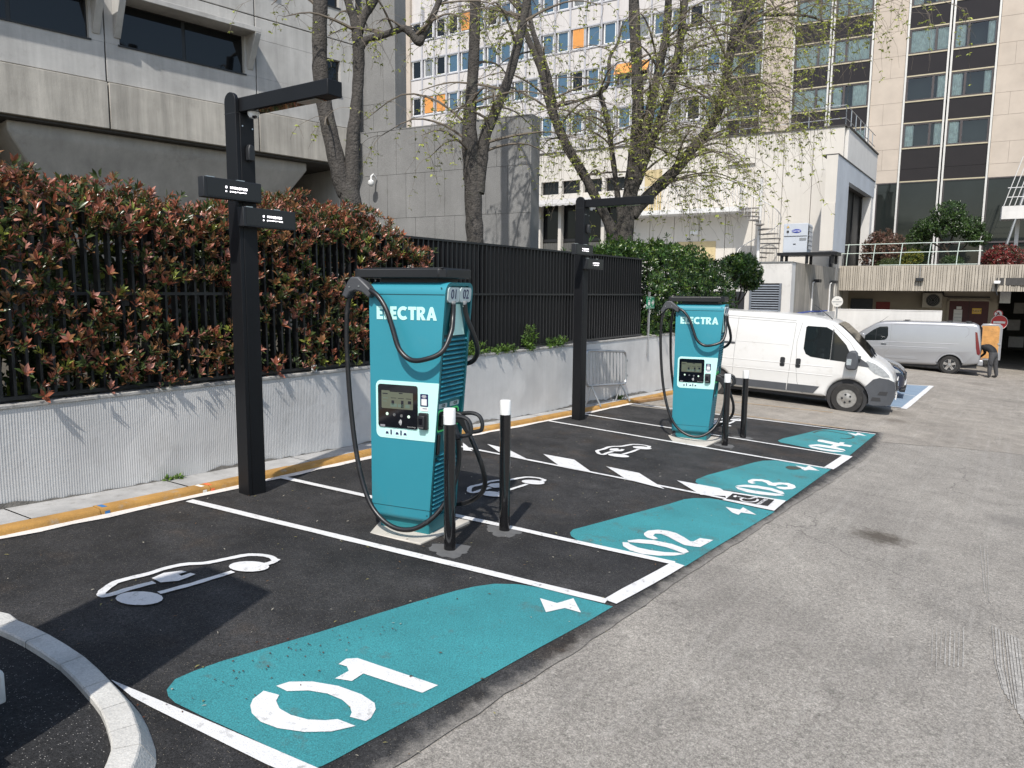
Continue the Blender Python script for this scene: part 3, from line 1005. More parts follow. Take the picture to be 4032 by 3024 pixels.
def make_charger(label, loc, rz, nums):
    t = thing('charging_station', label, 'charger', loc, rz, 'teal electric vehicle chargers')
    # body shell: rounded in the x-z plane, slanted at the connector side
    prof = arc(DP-.07, HT-.07, .07, 0, 90, 5)+arc(.085, HT-.085, .085, 90, 180, 6)+arc(.045, HB+.045, .045, 180, 270, 4)+arc(DP-.045, HB+.045, .045, 270, 360, 4)
    n = len(prof)
    mb = MB()
    for (x, z) in prof: mb.v.append((x, .545, z))
    for (x, z) in prof: mb.v.append((x, yr(z)+.004, z))
    cxp, czp = DP/2, (HB+HT)/2
    ins = [(cxp+(x-cxp)*.88, czp+(z-czp)*.974) for (x, z) in prof]
    for (x, z) in ins: mb.v.append((x, yr(z)+.004, z))
    for (x, z) in ins: mb.v.append((x, yr(z)+.03, z))
    mb.f.append(tuple(range(n))); mb.m.append(0)
    for i in range(n):
        j = (i+1) % n
        mb.f += [(i, n+i, n+j, j), (n+i, 2*n+i, 2*n+j, n+j), (2*n+i, 3*n+i, 3*n+j, 2*n+j)]; mb.m += [0, 1, 1]
    mb.f.append(tuple(range(4*n-1, 3*n-1, -1))); mb.m.append(1)
    body = mb.build('body', [M_TBODY, M_TDARK], t, smooth=True, ang=30, fix=True)
    # seams of the front door
    MB().bx(-.0015, .004, -.15, .546, 1.931, 1.937).build('seam', M_TDEEP, body)
    MB().bx(-.0015, .004, -.006, .546, .205, .209).build('seam', M_TDEEP, body)
    for (sy, sz) in ((.525, .165), (.525, 1.985), (.02, .165), (-.12, 1.985)):
        MB().lathe([(.006, -.003), (.006, .002)], 8, (0, sy, sz), 'x').build('screw', M_TDEEP, body)
    # foot
    MB().bx(.05, DP-.03, .03, .50, -.02, .115).build('foot', M_TDARK, t, bevel=.01)
    # black cable-management beam on top
    mb = MB()
    mb.prism([(-.03, .66), (-.03, .60), (-.012, .56), (-.012, -.10), (.03, -.15), (.44, -.15), (.47, -.10), (.47, .60), (.44, .66)], 'z', 2.062, 2.135)
    mb.build('cable_beam', M_BLK, t, bevel=.008, seg=2)
    MB().bx(.07, .40, -.05, .48, 2.02, 2.064).build('beam_neck', M_BLKP, t)
    MB().bx(0, .45, -.13, .60, 2.1355, 2.142).build('beam_lid', M_BLKP, t, bevel=.002)
    # cable clamp on the beam end
    mb = MB()
    mb.prism([(.775, 1.92), (.715, 2.03), (.68, 2.07), (.61, 2.07), (.53, 2.005), (.475, 1.955), (.51, 1.90), (.58, 1.95), (.64, 1.96), (.69, 1.945), (.72, 1.895)], 'x', -.062, .03)
    cl = mb.build('cable_clamp', mat('dark_grey_plastic', (.055, .057, .062), .5), t, bevel=.012, seg=2)
    for yy, zz in ((.69, 1.99), (.60, 1.995)):
        MB().lathe([(.008, -.04), (.008, -.035)], 8, (-.026, yy, zz), 'x').build('screw', M_STEEL, cl)
    # printed panel with the terminal
    mb = MB(); mb.prism(rrect(-.06, .49, .775, 1.245, .05)[:12]+[(.49-.0, .80)]+rrect(-.06, .49, .775, 1.245, .05)[12:], 'x', -.004, .004)
    P = [(yr(1.245)+.002, 1.245)]+arc(.44, 1.195, .05, 90, 0, 5)+arc(.44, .825, .05, 0, -90, 5)+[(yr(.775)+.002, .775)]
    mb = MB(); mb.prism(P, 'x', -.003, .004)
    pad = mb.build('terminal_panel', M_MINT, t)
    mb = MB(); mb.prism(rrect(.095, .465, .865, 1.215, .022), 'x', -.012, -.002)
    gl = mb.build('terminal_glass', M_BLKG, pad)
    mb = MB(); mb.prism([(.43, 1.165), (.355, 1.165), (.35, 1.155), (.135, 1.155), (.135, 1.025), (.14, 1.02), (.425, 1.02), (.43, 1.025)], 'x', -.0135, -.011)
    mb.build('screen', M_LCD, gl)
    for (y0, y1, z0, z1, mm) in ((.42, .37, 1.135, 1.143, M_LCDD), (.415, .37, 1.10, 1.106, M_LCDP), (.415, .38, 1.075, 1.08, M_LCDP), (.265, .23, 1.143, 1.151, M_LCDD),
                             (.345, .285, 1.035, 1.062, M_LCDP), (.335, .31, 1.05, 1.087, M_LCDD), (.275, .225, 1.035, 1.060, M_LCDP), (.245, .222, 1.03, 1.09, M_LCDD),
                             (.205, .165, 1.033, 1.060, M_LCDP), (.18, .15, 1.065, 1.09, M_LCDD), (.34, .29, 1.105, 1.109, M_LCDD), (.275, .22, 1.105, 1.109, M_LCDD), (.2, .15, 1.105, 1.109, M_LCDD)):
        MB().bx(-.0142, -.013, y0, y1, z0, z1).build('screen_graphic', mm, gl)
    for k, yy in enumerate((.378, .310, .243, .175)):
        MB().lathe([(.0115, -.0155), (.0125, -.0125), (.0125, -.011)], 12, (0, yy, .975-.004*k), 'x').build('button', M_BTN if k in (0, 3) else M_STEEL, gl)
    for rr in (.009, .019, .029):
        mb = MB()
        pts = [(-.0132, .272+0-rr*math.cos(R(a)), .912+rr*math.sin(R(a))) for a in range(-50, 51, 20)]
        mb.tube(pts, .0028, 5)
        mb.build('contactless_symbol', M_WHT, gl)
    MB().bx(-.0132, -.0115, .445, .40, .868, .884).build('rating_plate', mat('grey_plate', (.25, .24, .26), .5), gl)
    me = face_text('hypercharge', .016, mat('grey_print', (.3, .3, .3), .5), 0, 'maker_lettering')
    inst(me, 'maker_lettering', gl, (-.0125, .15, .882))
    # sticker and card reader
    mb = MB(); mb.prism(rrect(.0, .072, 1.055, 1.155, .008), 'x', -.006, -.002)
    st = mb.build('sticker', M_NAVY, pad)
    MB().bx(-.0068, -.0058, .012, .060, 1.065, 1.115).build('sticker_white_field', M_WHT, st)
    for z, wd in ((1.142, .034), (1.134, .044), (1.125, .026)):
        MB().bx(-.0068, -.0058, .036-wd/2, .036+wd/2, z-.002, z+.002).build('sticker_text_line', M_WHT, st)
    mb = MB(); mb.prism(rrect(.0, .072, 1.018, 1.05, .008), 'x', -.006, -.002)
    s2 = mb.build('sticker', M_WHT, pad)
    MB().bx(-.0068, -.0058, .01, .05, 1.036, 1.041).build('sticker_text_line', M_NAVY, s2)
    mb = MB(); mb.prism(rrect(-.004, .078, .872, 1.005, .01), 'x', -.03, -.002)
    cr = mb.build('card_reader', M_BLKP, pad, bevel=.004)
    MB().bx(-.052, -.028, .012, .076, .885, .985).build('reader_terminal', M_BLKP, cr, bevel=.006)
    MB().bx(-.0535, -.0515, .028, .060, .915, .965).build('reader_screen', M_BLKG, cr)
    MB().bx(-.056, -.05, .018, .070, .888, .897).build('card_slot', M_STEEL, cr)
    # small pictograms under the terminal: parked cars beside a charger
    M_PIC = mat('pale_mint_card', (.58, .82, .77), .5, var=.02)
    for (y0, y1) in ((.405, .325), (.310, .195)):
        mb = MB(); mb.prism(rrect(y1, y0, .795, .855, .006), 'x', -.0052, -.002)
        mb.build('pictogram_card', M_PIC, pad)
    for yy in (.385, .290, .215):
        mb = MB(); mb.prism([(yy+.013, .805), (yy+.013, .818), (yy+.008, .828), (yy-.008, .828), (yy-.013, .818), (yy-.013, .805), (yy-.009, .805), (yy-.009, .809), (yy+.009, .809), (yy+.009, .805)], 'x', -.0065, -.005)
        mb.build('car_pictogram', M_NAVY, pad)
    for yy in (.347, .253):
        MB().bx(-.0065, -.005, yy-.007, yy+.007, .805, .845).build('charger_pictogram', M_NAVY, pad)
    # brand name
    br_ = bpy.data.objects.new('brand_lettering', None); COL.objects.link(br_); br_.parent = t; br_.location = (-.0025, .473, 1.735)
    for nm, me in LOGO:
        inst(me, nm, br_)
    # connector side: everything sits in a frame tilted with the slanted face
    sl_ = math.atan(.165/(HT-HB))
    def side(mbx, off=0.0):
        """side-local: x along depth, y outwards (negative = out), z height -> slanted face"""
        mbx.v = [(x, y+yr(z)+.03, z) for (x, y, z) in mbx.v]
        return mbx
    for k, num in enumerate(nums):
        x0 = .035+.197*k
        mb = side(MB().prism(rrect(x0, x0+.187, 1.875, 1.992, .03), 'y', -.034, .0))
        pl = mb.build('number_plate', mat('pale_plate', (.47, .55, .55), .5, var=.02), t)
        me = face_text(num, .105, M_NAVY, .0008, 'bay_number', 1.0, FACE_NY)
        inst(me, 'bay_number', pl, (x0+.093, yr(1.935)-.0058, 1.935), (R(4.9), 0, 0))
    side(MB().bx(.04, .42, -.001, .06, 1.60, 1.88)).build('cable_recess', M_TDEEP, t)
    side(MB().prism([(.05, 1.875), (.41, 1.875), (.41, 1.62), (.05, 1.62)], 'y', -.002, -.0005)).build('recess_back', M_TDARK, t)
    mb = MB(); mb.add([(.15, -.002, 1.86), (.30, -.002, 1.86), (.36, -.03, 1.615), (.10, -.03, 1.615)], [(0, 3, 2, 1)])
    side(mb).build('recess_ramp', M_MINT, t)
    def slat(z, x0, x1):
        mb = MB()
        mb.prism([(-.002, z-.004), (-.026, z-.009), (-.030, z-.002), (-.024, z+.006), (-.002, z+.013)], 'x', x0, x1)
        return side(mb)
    z = 1.105
    while z < 1.585:
        slat(z, .045, .415).build('louver_slat', M_TBODY, t, smooth=True)
        z += .0365
    side(MB().bx(.04, .42, -.0015, .0, 1.09, 1.595)).build('louver_gap_shade', M_TDEEP, t)  # flat dark plate paints the shaded gaps between the brighter slats
    z = .175
    while z < .66:
        slat(z, .045 if z < .60 else .10, .415 if z < .60 else .36).build('louver_slat', M_TBODY, t, smooth=True)
        z += .0365
    side(MB().bx(.04, .42, -.0015, .0, .155, .625)).build('louver_gap_shade', M_TDEEP, t)
    for k in range(2):
        xc = .125+.20*k
        mb = MB(); mb.prism(rrect(xc-.075, xc+.075, 1.03, 1.068, .012), 'y', -.006, .0)
        lb = side(mb).build('socket_label', mat('pale_plate', (.47, .55, .55), .5), t)
        me = face_text('CCS', .03, M_BLKP, .001, 'socket_lettering', 1.0, FACE_NY)
        inst(me, 'socket_lettering', lb, (xc+.01, yr(1.05)+.03-.0085, 1.05), (R(4.9), 0, 0))
        ring = rrect(xc-.072, xc+.072, .845, 1.012, .035, 5)
        mb = MB()
        pts = [(x, -.006, zz) for x, zz in ring]
        mb.tube(pts+[pts[0]], .007, 6, False)
        side(mb).build('socket_ring', M_GREEN, t, smooth=True)
        mb = MB(); mb.prism(rrect(xc-.066, xc+.066, .85, 1.005, .03), 'y', -.004, .002)
        side(mb).build('socket', M_BLKP, t)
        # plug hanging in the socket
        y0 = yr(.93)+.02
        mb = MB()
        mb.prism([(y0+.01, .985), (y0-.07, .972), (y0-.115, .93), (y0-.145, .85), (y0-.175, .80), (y0-.135, .785), (y0-.10, .83), (y0-.06, .885), (y0+.01, .885)], 'x', xc-.028, xc+.028)
        pg = mb.build('charging_plug', M_BLKP, t, bevel=.010, seg=2)
        mb = MB()
        lp = [(xc, y0-.08, .965), (xc, y0-.17, .975), (xc, y0-.235, .955), (xc, y0-.262, .90), (xc, y0-.258, .85), (xc, y0-.235, .832), (xc, y0-.165, .815)]
        mb.tube([tuple(q) for q in spline(lp, 3)], .017, 8)
        mb.build('plug_handle', M_BLKP, pg, smooth=True)
    mb = MB(); mb.prism(rrect(.055, .092, .655, .825, .012), 'y', -.03, .0)
    hd = side(mb).build('door_latch', M_BLKP, t, bevel=.006)
    for k in range(2):
        xc = .12+.19*k
        MB().lathe([(.018, 0), (.018, .03), (.022, .032), (.022, .05)], 10, (xc, yr(1.86)-.005, 1.838)).build('cable_gland', M_GALV, t)
    # cables
    y1 = yr(.8)+.02
    ca = [(.12, -.158, 1.86), (.10, -.165, 1.76), (.03, -.185, 1.64), (-.05, -.15, 1.50), (-.10, -.03, 1.44), (-.10, .10, 1.432), (-.095, .205, 1.51), (-.085, .265, 1.65), (-.075, .325, 1.80), (-.06, .415, 1.915), (-.04, .515, 1.965),
          (0, .64, 1.98), (0, .70, 1.945), (-.01, .742, 1.86), (-.015, .76, 1.68), (-.02, .755, 1.42), (-.03, .725, 1.05), (-.05, .67, .70), (-.08, .58, .40), (-.11, .46, .20), (-.13, .28, .085), (-.115, .10, .075), (-.06, -.04, .155), (.02, -.13, .28), (.09, -.185, .45), (.125, -.205, .62), (.125, y1-.16, .79)]
    mb = MB(); mb.tube([tuple(q) for q in spline(ca, 6)], .0205, 10)
    mb.build('charging_cable', M_RUB, t, smooth=True)
    cb = [(.31, -.158, 1.86), (.33, -.165, 1.76), (.38, -.20, 1.62), (.46, -.20, 1.48), (.53, -.12, 1.38), (.545, .0, 1.36), (.545, .2, 1.45), (.54, .38, 1.72), (.52, .52, 1.93), (.50, .62, 1.97), (.51, .70, 1.88), (.51, .72, 1.5), (.52, .68, .9), (.55, .55, .35), (.58, .3, .10), (.60, .05, .10), (.56, -.14, .19), (.46, -.27, .33), (.37, -.30, .5), (.33, -.26, .66), (.325, y1-.16, .79)]
    mb = MB(); mb.tube([tuple(q) for q in spline(cb, 6)], .0205, 10)
    mb.build('charging_cable', M_RUB, t, smooth=True)
    return t
def plinth(label, poly, group):
    mb = MB()
    n = len(poly)
    zt = [gz(u, v)+.018 for u, v in poly]
    zz = sum(zt)/n
    mb.add([(u, v, gz(u, v)-.05) for u, v in poly]+[(u, v, zz+(q-zz)*.5) for (u, v), q in zip(poly, zt)],
           [tuple(range(n, 2*n))]+[(i, (i+1) % n, n+(i+1) % n, n+i) for i in range(n)])
    o = mb.build('charger_plinth', M_PLINTH, bevel=.008, fix=True)
    return tag(o, label, 'plinth', group)
def rect_at(o, yaw, x0, x1, y0, y1):
    c, s = math.cos(yaw), math.sin(yaw)
    return [(o[0]+c*x-s*y, o[1]+s*x+c*y) for x, y in ((x0, y0), (x1, y0), (x1, y1), (x0, y1))]
YAW_C = R(10.3)
O1, O2 = (2.51, 1.58), (8.79, 1.505)
for O, nums, la, lb in ((O1, ('01', '02'), 'teal charger numbered 01 and 02 with loose black cable on pale plinth', 'pale concrete plinth under the charger beside the red hedge'),
                        (O2, ('03', '04'), 'teal charger numbered 03 and 04 standing before the white van', 'pale concrete plinth under the charger standing before the white van')):
    pl = [(2.233, 2.16), (2.354, 1.538), (3.075, 1.60), (2.95, 2.23)] if O is O1 else [(8.23, 2.12), (8.40, 1.40), (9.26, 1.42), (9.10, 2.14)]
    plinth(lb, pl, 'charger plinths')
    zz = sum(gz(*q)+.018 for q in pl)/4
    make_charger(la, (O[0], O[1], zz), YAW_C, nums)

# ------------------------------------------------------------------ bollards
M_GLOSS = mat('gloss_black_paint', (.008, .008, .009), .12, var=.1, scale=8, coat=.3)
M_MORTAR = mat('grey_mortar', (.10, .10, .10), .9, var=.2, scale=9, bump=.3, bscale=60, dirt=(.08, .08, .08), dirt_amt=.6, dirt_scale=9)
def bollard(label, px, h):
    x, y = G(*px)
    t = thing('bollard', label, 'bollard', (x, y, gz(x, y)), 0, 'bollards guarding the chargers')
    MB().lathe([(.046, -.1), (.046, h-.115)], 24).build('post', M_GLOSS, t, smooth=True)
    MB().lathe([(.0466, h-.12), (.0466, h-.008), (.043, h), (.02, h+.002)], 24).build('white_cap', M_WHT, t, smooth=True)
    mb = MB()
    pr = []
    for k in range(36):
        a = 2*math.pi*k/36
        rr = .15+.02*math.sin(3*a+x)+.012*math.sin(7*a+y*3)+.008*math.sin(13*a)
        pr.append((rr*math.cos(a)*1.05, rr*math.sin(a)))
    mb.add([(px_, py_, gz(x+px_, y+py_)-gz(x, y)+.011) for px_, py_ in pr]+[(0, 0, .022)], [(k, (k+1) % 36, 36) for k in range(36)])
    mb.build('mortar_patch', M_MORTAR, t, smooth=True)
bollard('white-capped black bollard on the screen side of the charger beside the red hedge', (1771, 2170), 1.125)
bollard('white-capped black bollard off the back corner of the charger beside the red hedge', (1986, 2094), 1.135)
bollard('white-capped black bollard on the screen side of the charger before the white van', (2853, 1758), 1.075)
bollard('white-capped black bollard standing alone against the side of the white van', (2925, 1727), 1.08)

# ------------------------------------------------------------------ lamp posts with LED boards
M_ANTH = mat('anthracite_coated_steel', (.0075, .008, .0095), .5, var=.1, scale=4, spec=.25)
M_LEDP = mat('led_matrix_face', (.012, .012, .013), .35, var=.2, scale=200)
M_LAMP = mat('lamp_lens', (.35, .35, .33), .12, var=0)
def lamp_post(label, loc, drop):
    t = thing('lamp_post', label, 'lamp post', loc, 0, 'black lamp posts with message boards')
    H = 3.54-loc[2]+drop
    mb = MB()
    mb.bx(.04, .185, .0, .15, -.1, H-.002)
    mb.build('mast', M_ANTH, t, bevel=.006)
    # rear plate with rounded head
    mb = MB(); mb.prism([(.0, -.1), (.152, -.1)]+arc(.076, H+.09, .076, 0, 180, 8), 'x', .0, .038)
    mb.build('hinge_plate', M_ANTH, t, bevel=.004)
    MB().bx(-.001, .039, -.001, .153, H-.012, H-.006).build('seam', M_BLKP, t)
    mb = MB(); mb.bx(.0405, .19, -1.10, .15, H, H+.12)
    arm = mb.build('arm', M_ANTH, t, bevel=.006)
    MB().bx(.058, .175, -.95, -.18, H-.004, H+.002).build('lamp_lens', M_BLKG, arm)
    MB().bx(.07, .165, -.92, -.70, H-.008, H-.003).build('lamp_led_panel', M_LAMP, arm)
    mb = MB(); mb.lathe([(.001, -.055), (.035, -.045), (.05, -.015), (.052, 0)], 16, (.115, -.09, H))
    dm = mb.build('dome_camera', M_WHT, t, smooth=True)
    MB().lathe([(.001, -.02), (.018, -.014), (.024, 0)], 12, (.105, -.115, H-.035)).build('camera_lens', M_BLKG, dm, smooth=True)
    mb = MB(); mb.prism([(.085, H-.40), (.15, H-.40), (.155, H-.32), (.14, H-.27), (.10, H-.26), (.085, H-.30)], 'y', -.05, .0)
    mb.build('sensor_box', M_BLKP, t, bevel=.01)
    for xx, zz in ((.065, H-.11), (.165, H-.12)):
        MB().lathe([(.007, 0), (.007, .004)], 8, (xx, -.003, zz), 'y').build('bolt', M_STEEL, t)
    for k, (x0, z0) in enumerate(((-.385, H-.755), (-.02, H-.965))):
        mb = MB(); mb.bx(x0, x0+.56, -.085, -.004, z0, z0+.165)
        bd = mb.build('message_board', M_BLKP, t, bevel=.005)
        MB().bx(x0+.03, x0+.545, -.0875, -.084, z0+.015, z0+.15).build('led_field', M_LEDP, bd)
        xs = x0+.20
        for row, (zr, hh) in enumerate(((z0+.085, .022), (z0+.058, .012))):
            x = xs
            while x < xs+.20:
                wd = rnd.uniform(.008, .02)
                MB().bx(x, x+wd, -.0895, -.087, zr+rnd.uniform(0, .006), zr+hh).build('led_glyph', M_LED, bd)
                x += wd+(.03 if x == xs else rnd.uniform(.005, .012))
        for xx in (x0+.34, x0+.05):
            MB().bx(xx, xx+.07, -.06, -.03, z0+.164, z0+.174).build('bracket', M_STEEL, bd)
    return t
lamp_post('black lamp post beside bay 01 with two message boards and long arm', (2.175, 3.43, gz(2.2, 3.45)), 0.0)
lamp_post('black lamp post by the crowd barrier with two message boards and long arm', (8.615, 3.60, gz(8.65, 3.6)), -.175)
# ================================================================== VEHICLES AND PERSON
M_GLASS = mat('dark_car_glass', (.012, .015, .016), .04, var=0, spec=.7)
M_TYRE = mat('tyre_rubber', (.022, .021, .02), .8, var=.25, scale=10, dirt=(.10, .09, .08), dirt_amt=.5, dirt_scale=8)
M_DGREY = mat('dark_grey_bumper', (.060, .064, .072), .55, var=.1, scale=5)
M_VWHITE = mat('white_van_paint', (.64, .635, .62), .28, var=.03, scale=1.5, coat=.4, dirt=(.47, .445, .40), dirt_amt=.5, dirt_scale=3.5)
M_VSILV = mat('silver_van_paint', (.34, .345, .36), .33, metal=.45, var=.03, scale=1.5, coat=.5)
M_CNAVY = mat('navy_car_paint', (.010, .016, .035), .15, var=.02, coat=.8)
M_CHROME = mat('bright_chrome', (.8, .8, .8), .12, metal=1.0, var=0)
M_HLAMP = mat('headlamp_glass', (.42, .44, .45), .07, var=.25, scale=18, spec=.8, metal=.35)
M_RED = mat('red_tail_lamp', (.13, .008, .012), .15, var=.1, coat=.6)
M_PLYW = mat('worn_plywood_lining', (.50, .25, .075), .7, var=.25, scale=5, dirt=(.2, .12, .06), dirt_amt=.6, dirt_scale=6)
M_SEAM = mat('panel_gap', (.03, .03, .032), .8, var=0)
M_GAPL = mat('light_panel_gap', (.22, .215, .21), .8, var=0)
M_STEELW = mat('steel_wheel_trim', (.34, .33, .31), .45, metal=.6, var=.2, scale=12)

class Car:
    def __init__(s, hw, tilt, z0, nose=None, cuts=()):
        s.hw, s.tilt, s.z0, s.nose, s.cuts = hw, tilt, z0, nose, cuts
    def pm(s, x, y, z):
        k = 1-s.tilt*max(0, z-s.z0)
        for (xa, xb, amt) in (s.nose or ()):
            t = min(1, max(0, (x-xa)/(xb-xa)))
            k *= 1-amt*t*t
        return (x, y*k, z)
    def fin(s, mb, name, m, parent, smooth=True, ang=32):
        me = mb.mesh(name, m)
        bm = bmesh.new(); bm.from_mesh(me)
        for xc in s.cuts:
            bmesh.ops.bisect_plane(bm, geom=bm.verts[:]+bm.edges[:]+bm.faces[:], plane_co=(xc, 0, 0), plane_no=(1, 0, 0), dist=1e-5)
        bmesh.ops.bisect_plane(bm, geom=bm.verts[:]+bm.edges[:]+bm.faces[:], plane_co=(0, 0, s.z0), plane_no=(0, 0, 1), dist=1e-5)
        for v in bm.verts:
            v.co = s.pm(*v.co)
        bmesh.ops.recalc_face_normals(bm, faces=bm.faces)
        bm.to_mesh(me); bm.free()
        if smooth:
            me.polygons.foreach_set('use_smooth', [True]*len(me.polygons))
            me.set_sharp_from_angle(angle=R(ang))
        o = bpy.data.objects.new(name, me)
        COL.objects.link(o); o.parent = parent
        return o
    def shell(s, outline, r, name, m, parent, y0=None, y1=None):
        P = [Vector(p) for p in outline]
        n = len(P)
        ar = sum(P[i].x*P[(i+1) % n].y-P[(i+1) % n].x*P[i].y for i in range(n))
        if ar < 0:
            P = P[::-1]
        N = []
        for i in range(n):
            a, b, c = P[i-1], P[i], P[(i+1) % n]
            t1, t2 = (b-a).normalized(), (c-b).normalized()
            q = Vector((-t1.y-t2.y, t1.x+t2.x))
            N.append(q.normalized()/max(.5, math.sqrt(max(.25, (1+t1.dot(t2))/2))))
        mb = MB()
        rows = []
        hw = s.hw
        ths = (90, 62, 35, 0)
        sl = [(-(hw-r+r*math.sin(R(a))), r*(1-math.cos(R(a)))) for a in ths]+[((hw-r+r*math.sin(R(a))), r*(1-math.cos(R(a)))) for a in ths[::-1]]
        for y, ins in sl:
            mb.v += [(P[i].x+N[i].x*ins, y, P[i].y+N[i].y*ins) for i in range(n)]
        for k in range(len(sl)-1):
            for i in range(n):
                j = (i+1) % n
                mb.f.append((k*n+i, k*n+j, (k+1)*n+j, (k+1)*n+i)); mb.m.append(0)
        mb.f += [tuple(range(n)), tuple(range((len(sl)-1)*n, len(sl)*n))]; mb.m += [0, 0]
        return s.fin(mb, name, m, parent)
    def side(s, poly, sgn, off, name, m, parent, depth=.03):
        mb = MB()
        mb.prism(poly, 'y', sgn*(s.hw+off), sgn*(s.hw-depth))
        return s.fin(mb, name, m, parent, smooth=False)
    def seam(s, pts, sgn, parent, m=None, r=.004, off=.001):
        mb = MB()
        for i in range(len(pts)-1):
            a, b = Vector(pts[i]), Vector(pts[i+1])
            t = (b-a).normalized(); q = Vector((-t.y, t.x))*r
            mb.prism([tuple(a-q), tuple(b-q), tuple(b+q), tuple(a+q)], 'y', sgn*(s.hw+off), sgn*(s.hw-.01))
        return s.fin(mb, 'panel_gap', m or M_SEAM, parent, smooth=False)
def arch(xc, zc, r, a0, a1, n=12):
    return [(xc+r*math.cos(R(a0+(a1-a0)*i/n)), zc+r*math.sin(R(a0+(a1-a0)*i/n))) for i in range(n+1)]
def wheel(parent, x, y, r, wd, sgn, style):
    w_ = bpy.data.objects.new('wheel', None); COL.objects.link(w_)
    w_.parent = parent; w_.location = (x, y, r)
    MB().lathe([(r*.62, -wd/2), (r*.93, -wd/2), (r*.99, -wd*.36), (r, -wd*.2), (r, wd*.2), (r*.99, wd*.36), (r*.93, wd/2), (r*.62, wd/2)], 36, (0, 0, 0), 'y', cap=False).build('tyre', M_TYRE, w_, smooth=True)
    yo = sgn*(wd/2-.012)
    if style == 'steel':
        mb = MB(); mb.lathe([(r*.62, 0), (r*.60, sgn*.004), (r*.52, -sgn*.028), (r*.44, -sgn*.03), (r*.40, -sgn*.004), (r*.2, sgn*.014), (.01, sgn*.02)], 32, (0, yo, 0), 'y')
        rim = mb.build('rim', M_STEELW, w_, smooth=True, fix=True)
        for k in range(10):
            a = 2*math.pi*k/10
            MB().lathe([(.022, -.012), (.022, .004)], 10, (r*.475*math.cos(a), yo-sgn*.022, r*.475*math.sin(a)), 'y').build('hole', M_SEAM, rim)
        for k in range(5):
            a = 2*math.pi*(k+.5)/5
            MB().lathe([(.024, -.01), (.020, .012)], 10, (r*.27*math.cos(a), yo+sgn*.008, r*.27*math.sin(a)), 'y').build('wheel_bolt', M_BLKP, rim)
    else:
        mb = MB(); mb.lathe([(r*.66, -sgn*.03), (r*.64, sgn*.004), (r*.58, sgn*.0), (r*.56, -sgn*.05), (.02, -sgn*.06)], 32, (0, yo, 0), 'y')
        rim = mb.build('rim', M_BLKP, w_, smooth=True, fix=True)
        for k in range(5):
            a = 2*math.pi*k/5+.3
            for da in (-.13, .13):
                mb = MB()
                c, s_ = math.cos, math.sin
                mb.prism([(r*.62*c(a+da-.09), r*.62*s_(a+da-.09)), (r*.62*c(a+da+.09), r*.62*s_(a+da+.09)), (r*.12*c(a+1.2), r*.12*s_(a+1.2)), (r*.12*c(a-1.2), r*.12*s_(a-1.2))], 'y', yo-sgn*.02, yo+sgn*.004)
                mb.build('spoke', M_CHROME if style == 'alloy' else M_STEELW, rim, fix=True)
        MB().lathe([(r*.60, 0), (r*.65, 0), (r*.65, sgn*.006), (r*.60, sgn*.006)], 32, (0, yo, 0), 'y', cap=False).build('rim_lip', M_STEEL, rim, fix=True)
        MB().lathe([(r*.17, 0), (r*.15, sgn*.012), (.005, sgn*.014)], 16, (0, yo, 0), 'y').build('hub_cap', M_STEEL, rim, fix=True)
    return w_

# ------------------------------------------------------------------ white panel van
fwc = Vector(G(3328, 1618))
YW = R(-84.5)
S_ = .925
hw = .98
hd = Vector((math.cos(YW), math.sin(YW))); lf = Vector((-math.sin(YW), math.cos(YW)))
org = fwc+lf*((hw-.10)*S_)
van = thing('panel_van', 'white panel van with dark grey bumper parked behind the far teal charger', 'van', (org.x, org.y, gz(org.x, org.y)-.02), 0, None)
van.scale = (S_, S_, S_)
van.rotation_euler = (0, R(2.6), YW)
C1 = Car(hw, .045, .9, ((.25, 1.0, .20), (.7, 1.0, .10)), (.0, .25, .4, .55, .7, .82, .9))
out = [(.90, .30), (.955, .42), (.965, .62), (.93, .80), (.86, .96), (.74, 1.10), (.58, 1.21), (.44, 1.28),
       (.20, 1.52), (-.08, 1.80), (-.30, 1.98), (-.46, 2.06), (-.72, 2.115), (-1.1, 2.145), (-1.7, 2.16), (-3.2, 2.16), (-3.85, 2.14), (-3.96, 2.06), (-4.0, 1.5), (-4.01, .50), (-3.98, .36)]
out += [(-3.50, .33)]+arch(-3.035, .34, .43, 180, 0, 12)+[(-2.5, .33), (-.52, .33)]+arch(0, .34, .445, 180, 0, 12)+[(.55, .27)]
vb = C1.shell(out, .085, 'body', M_VWHITE, van)
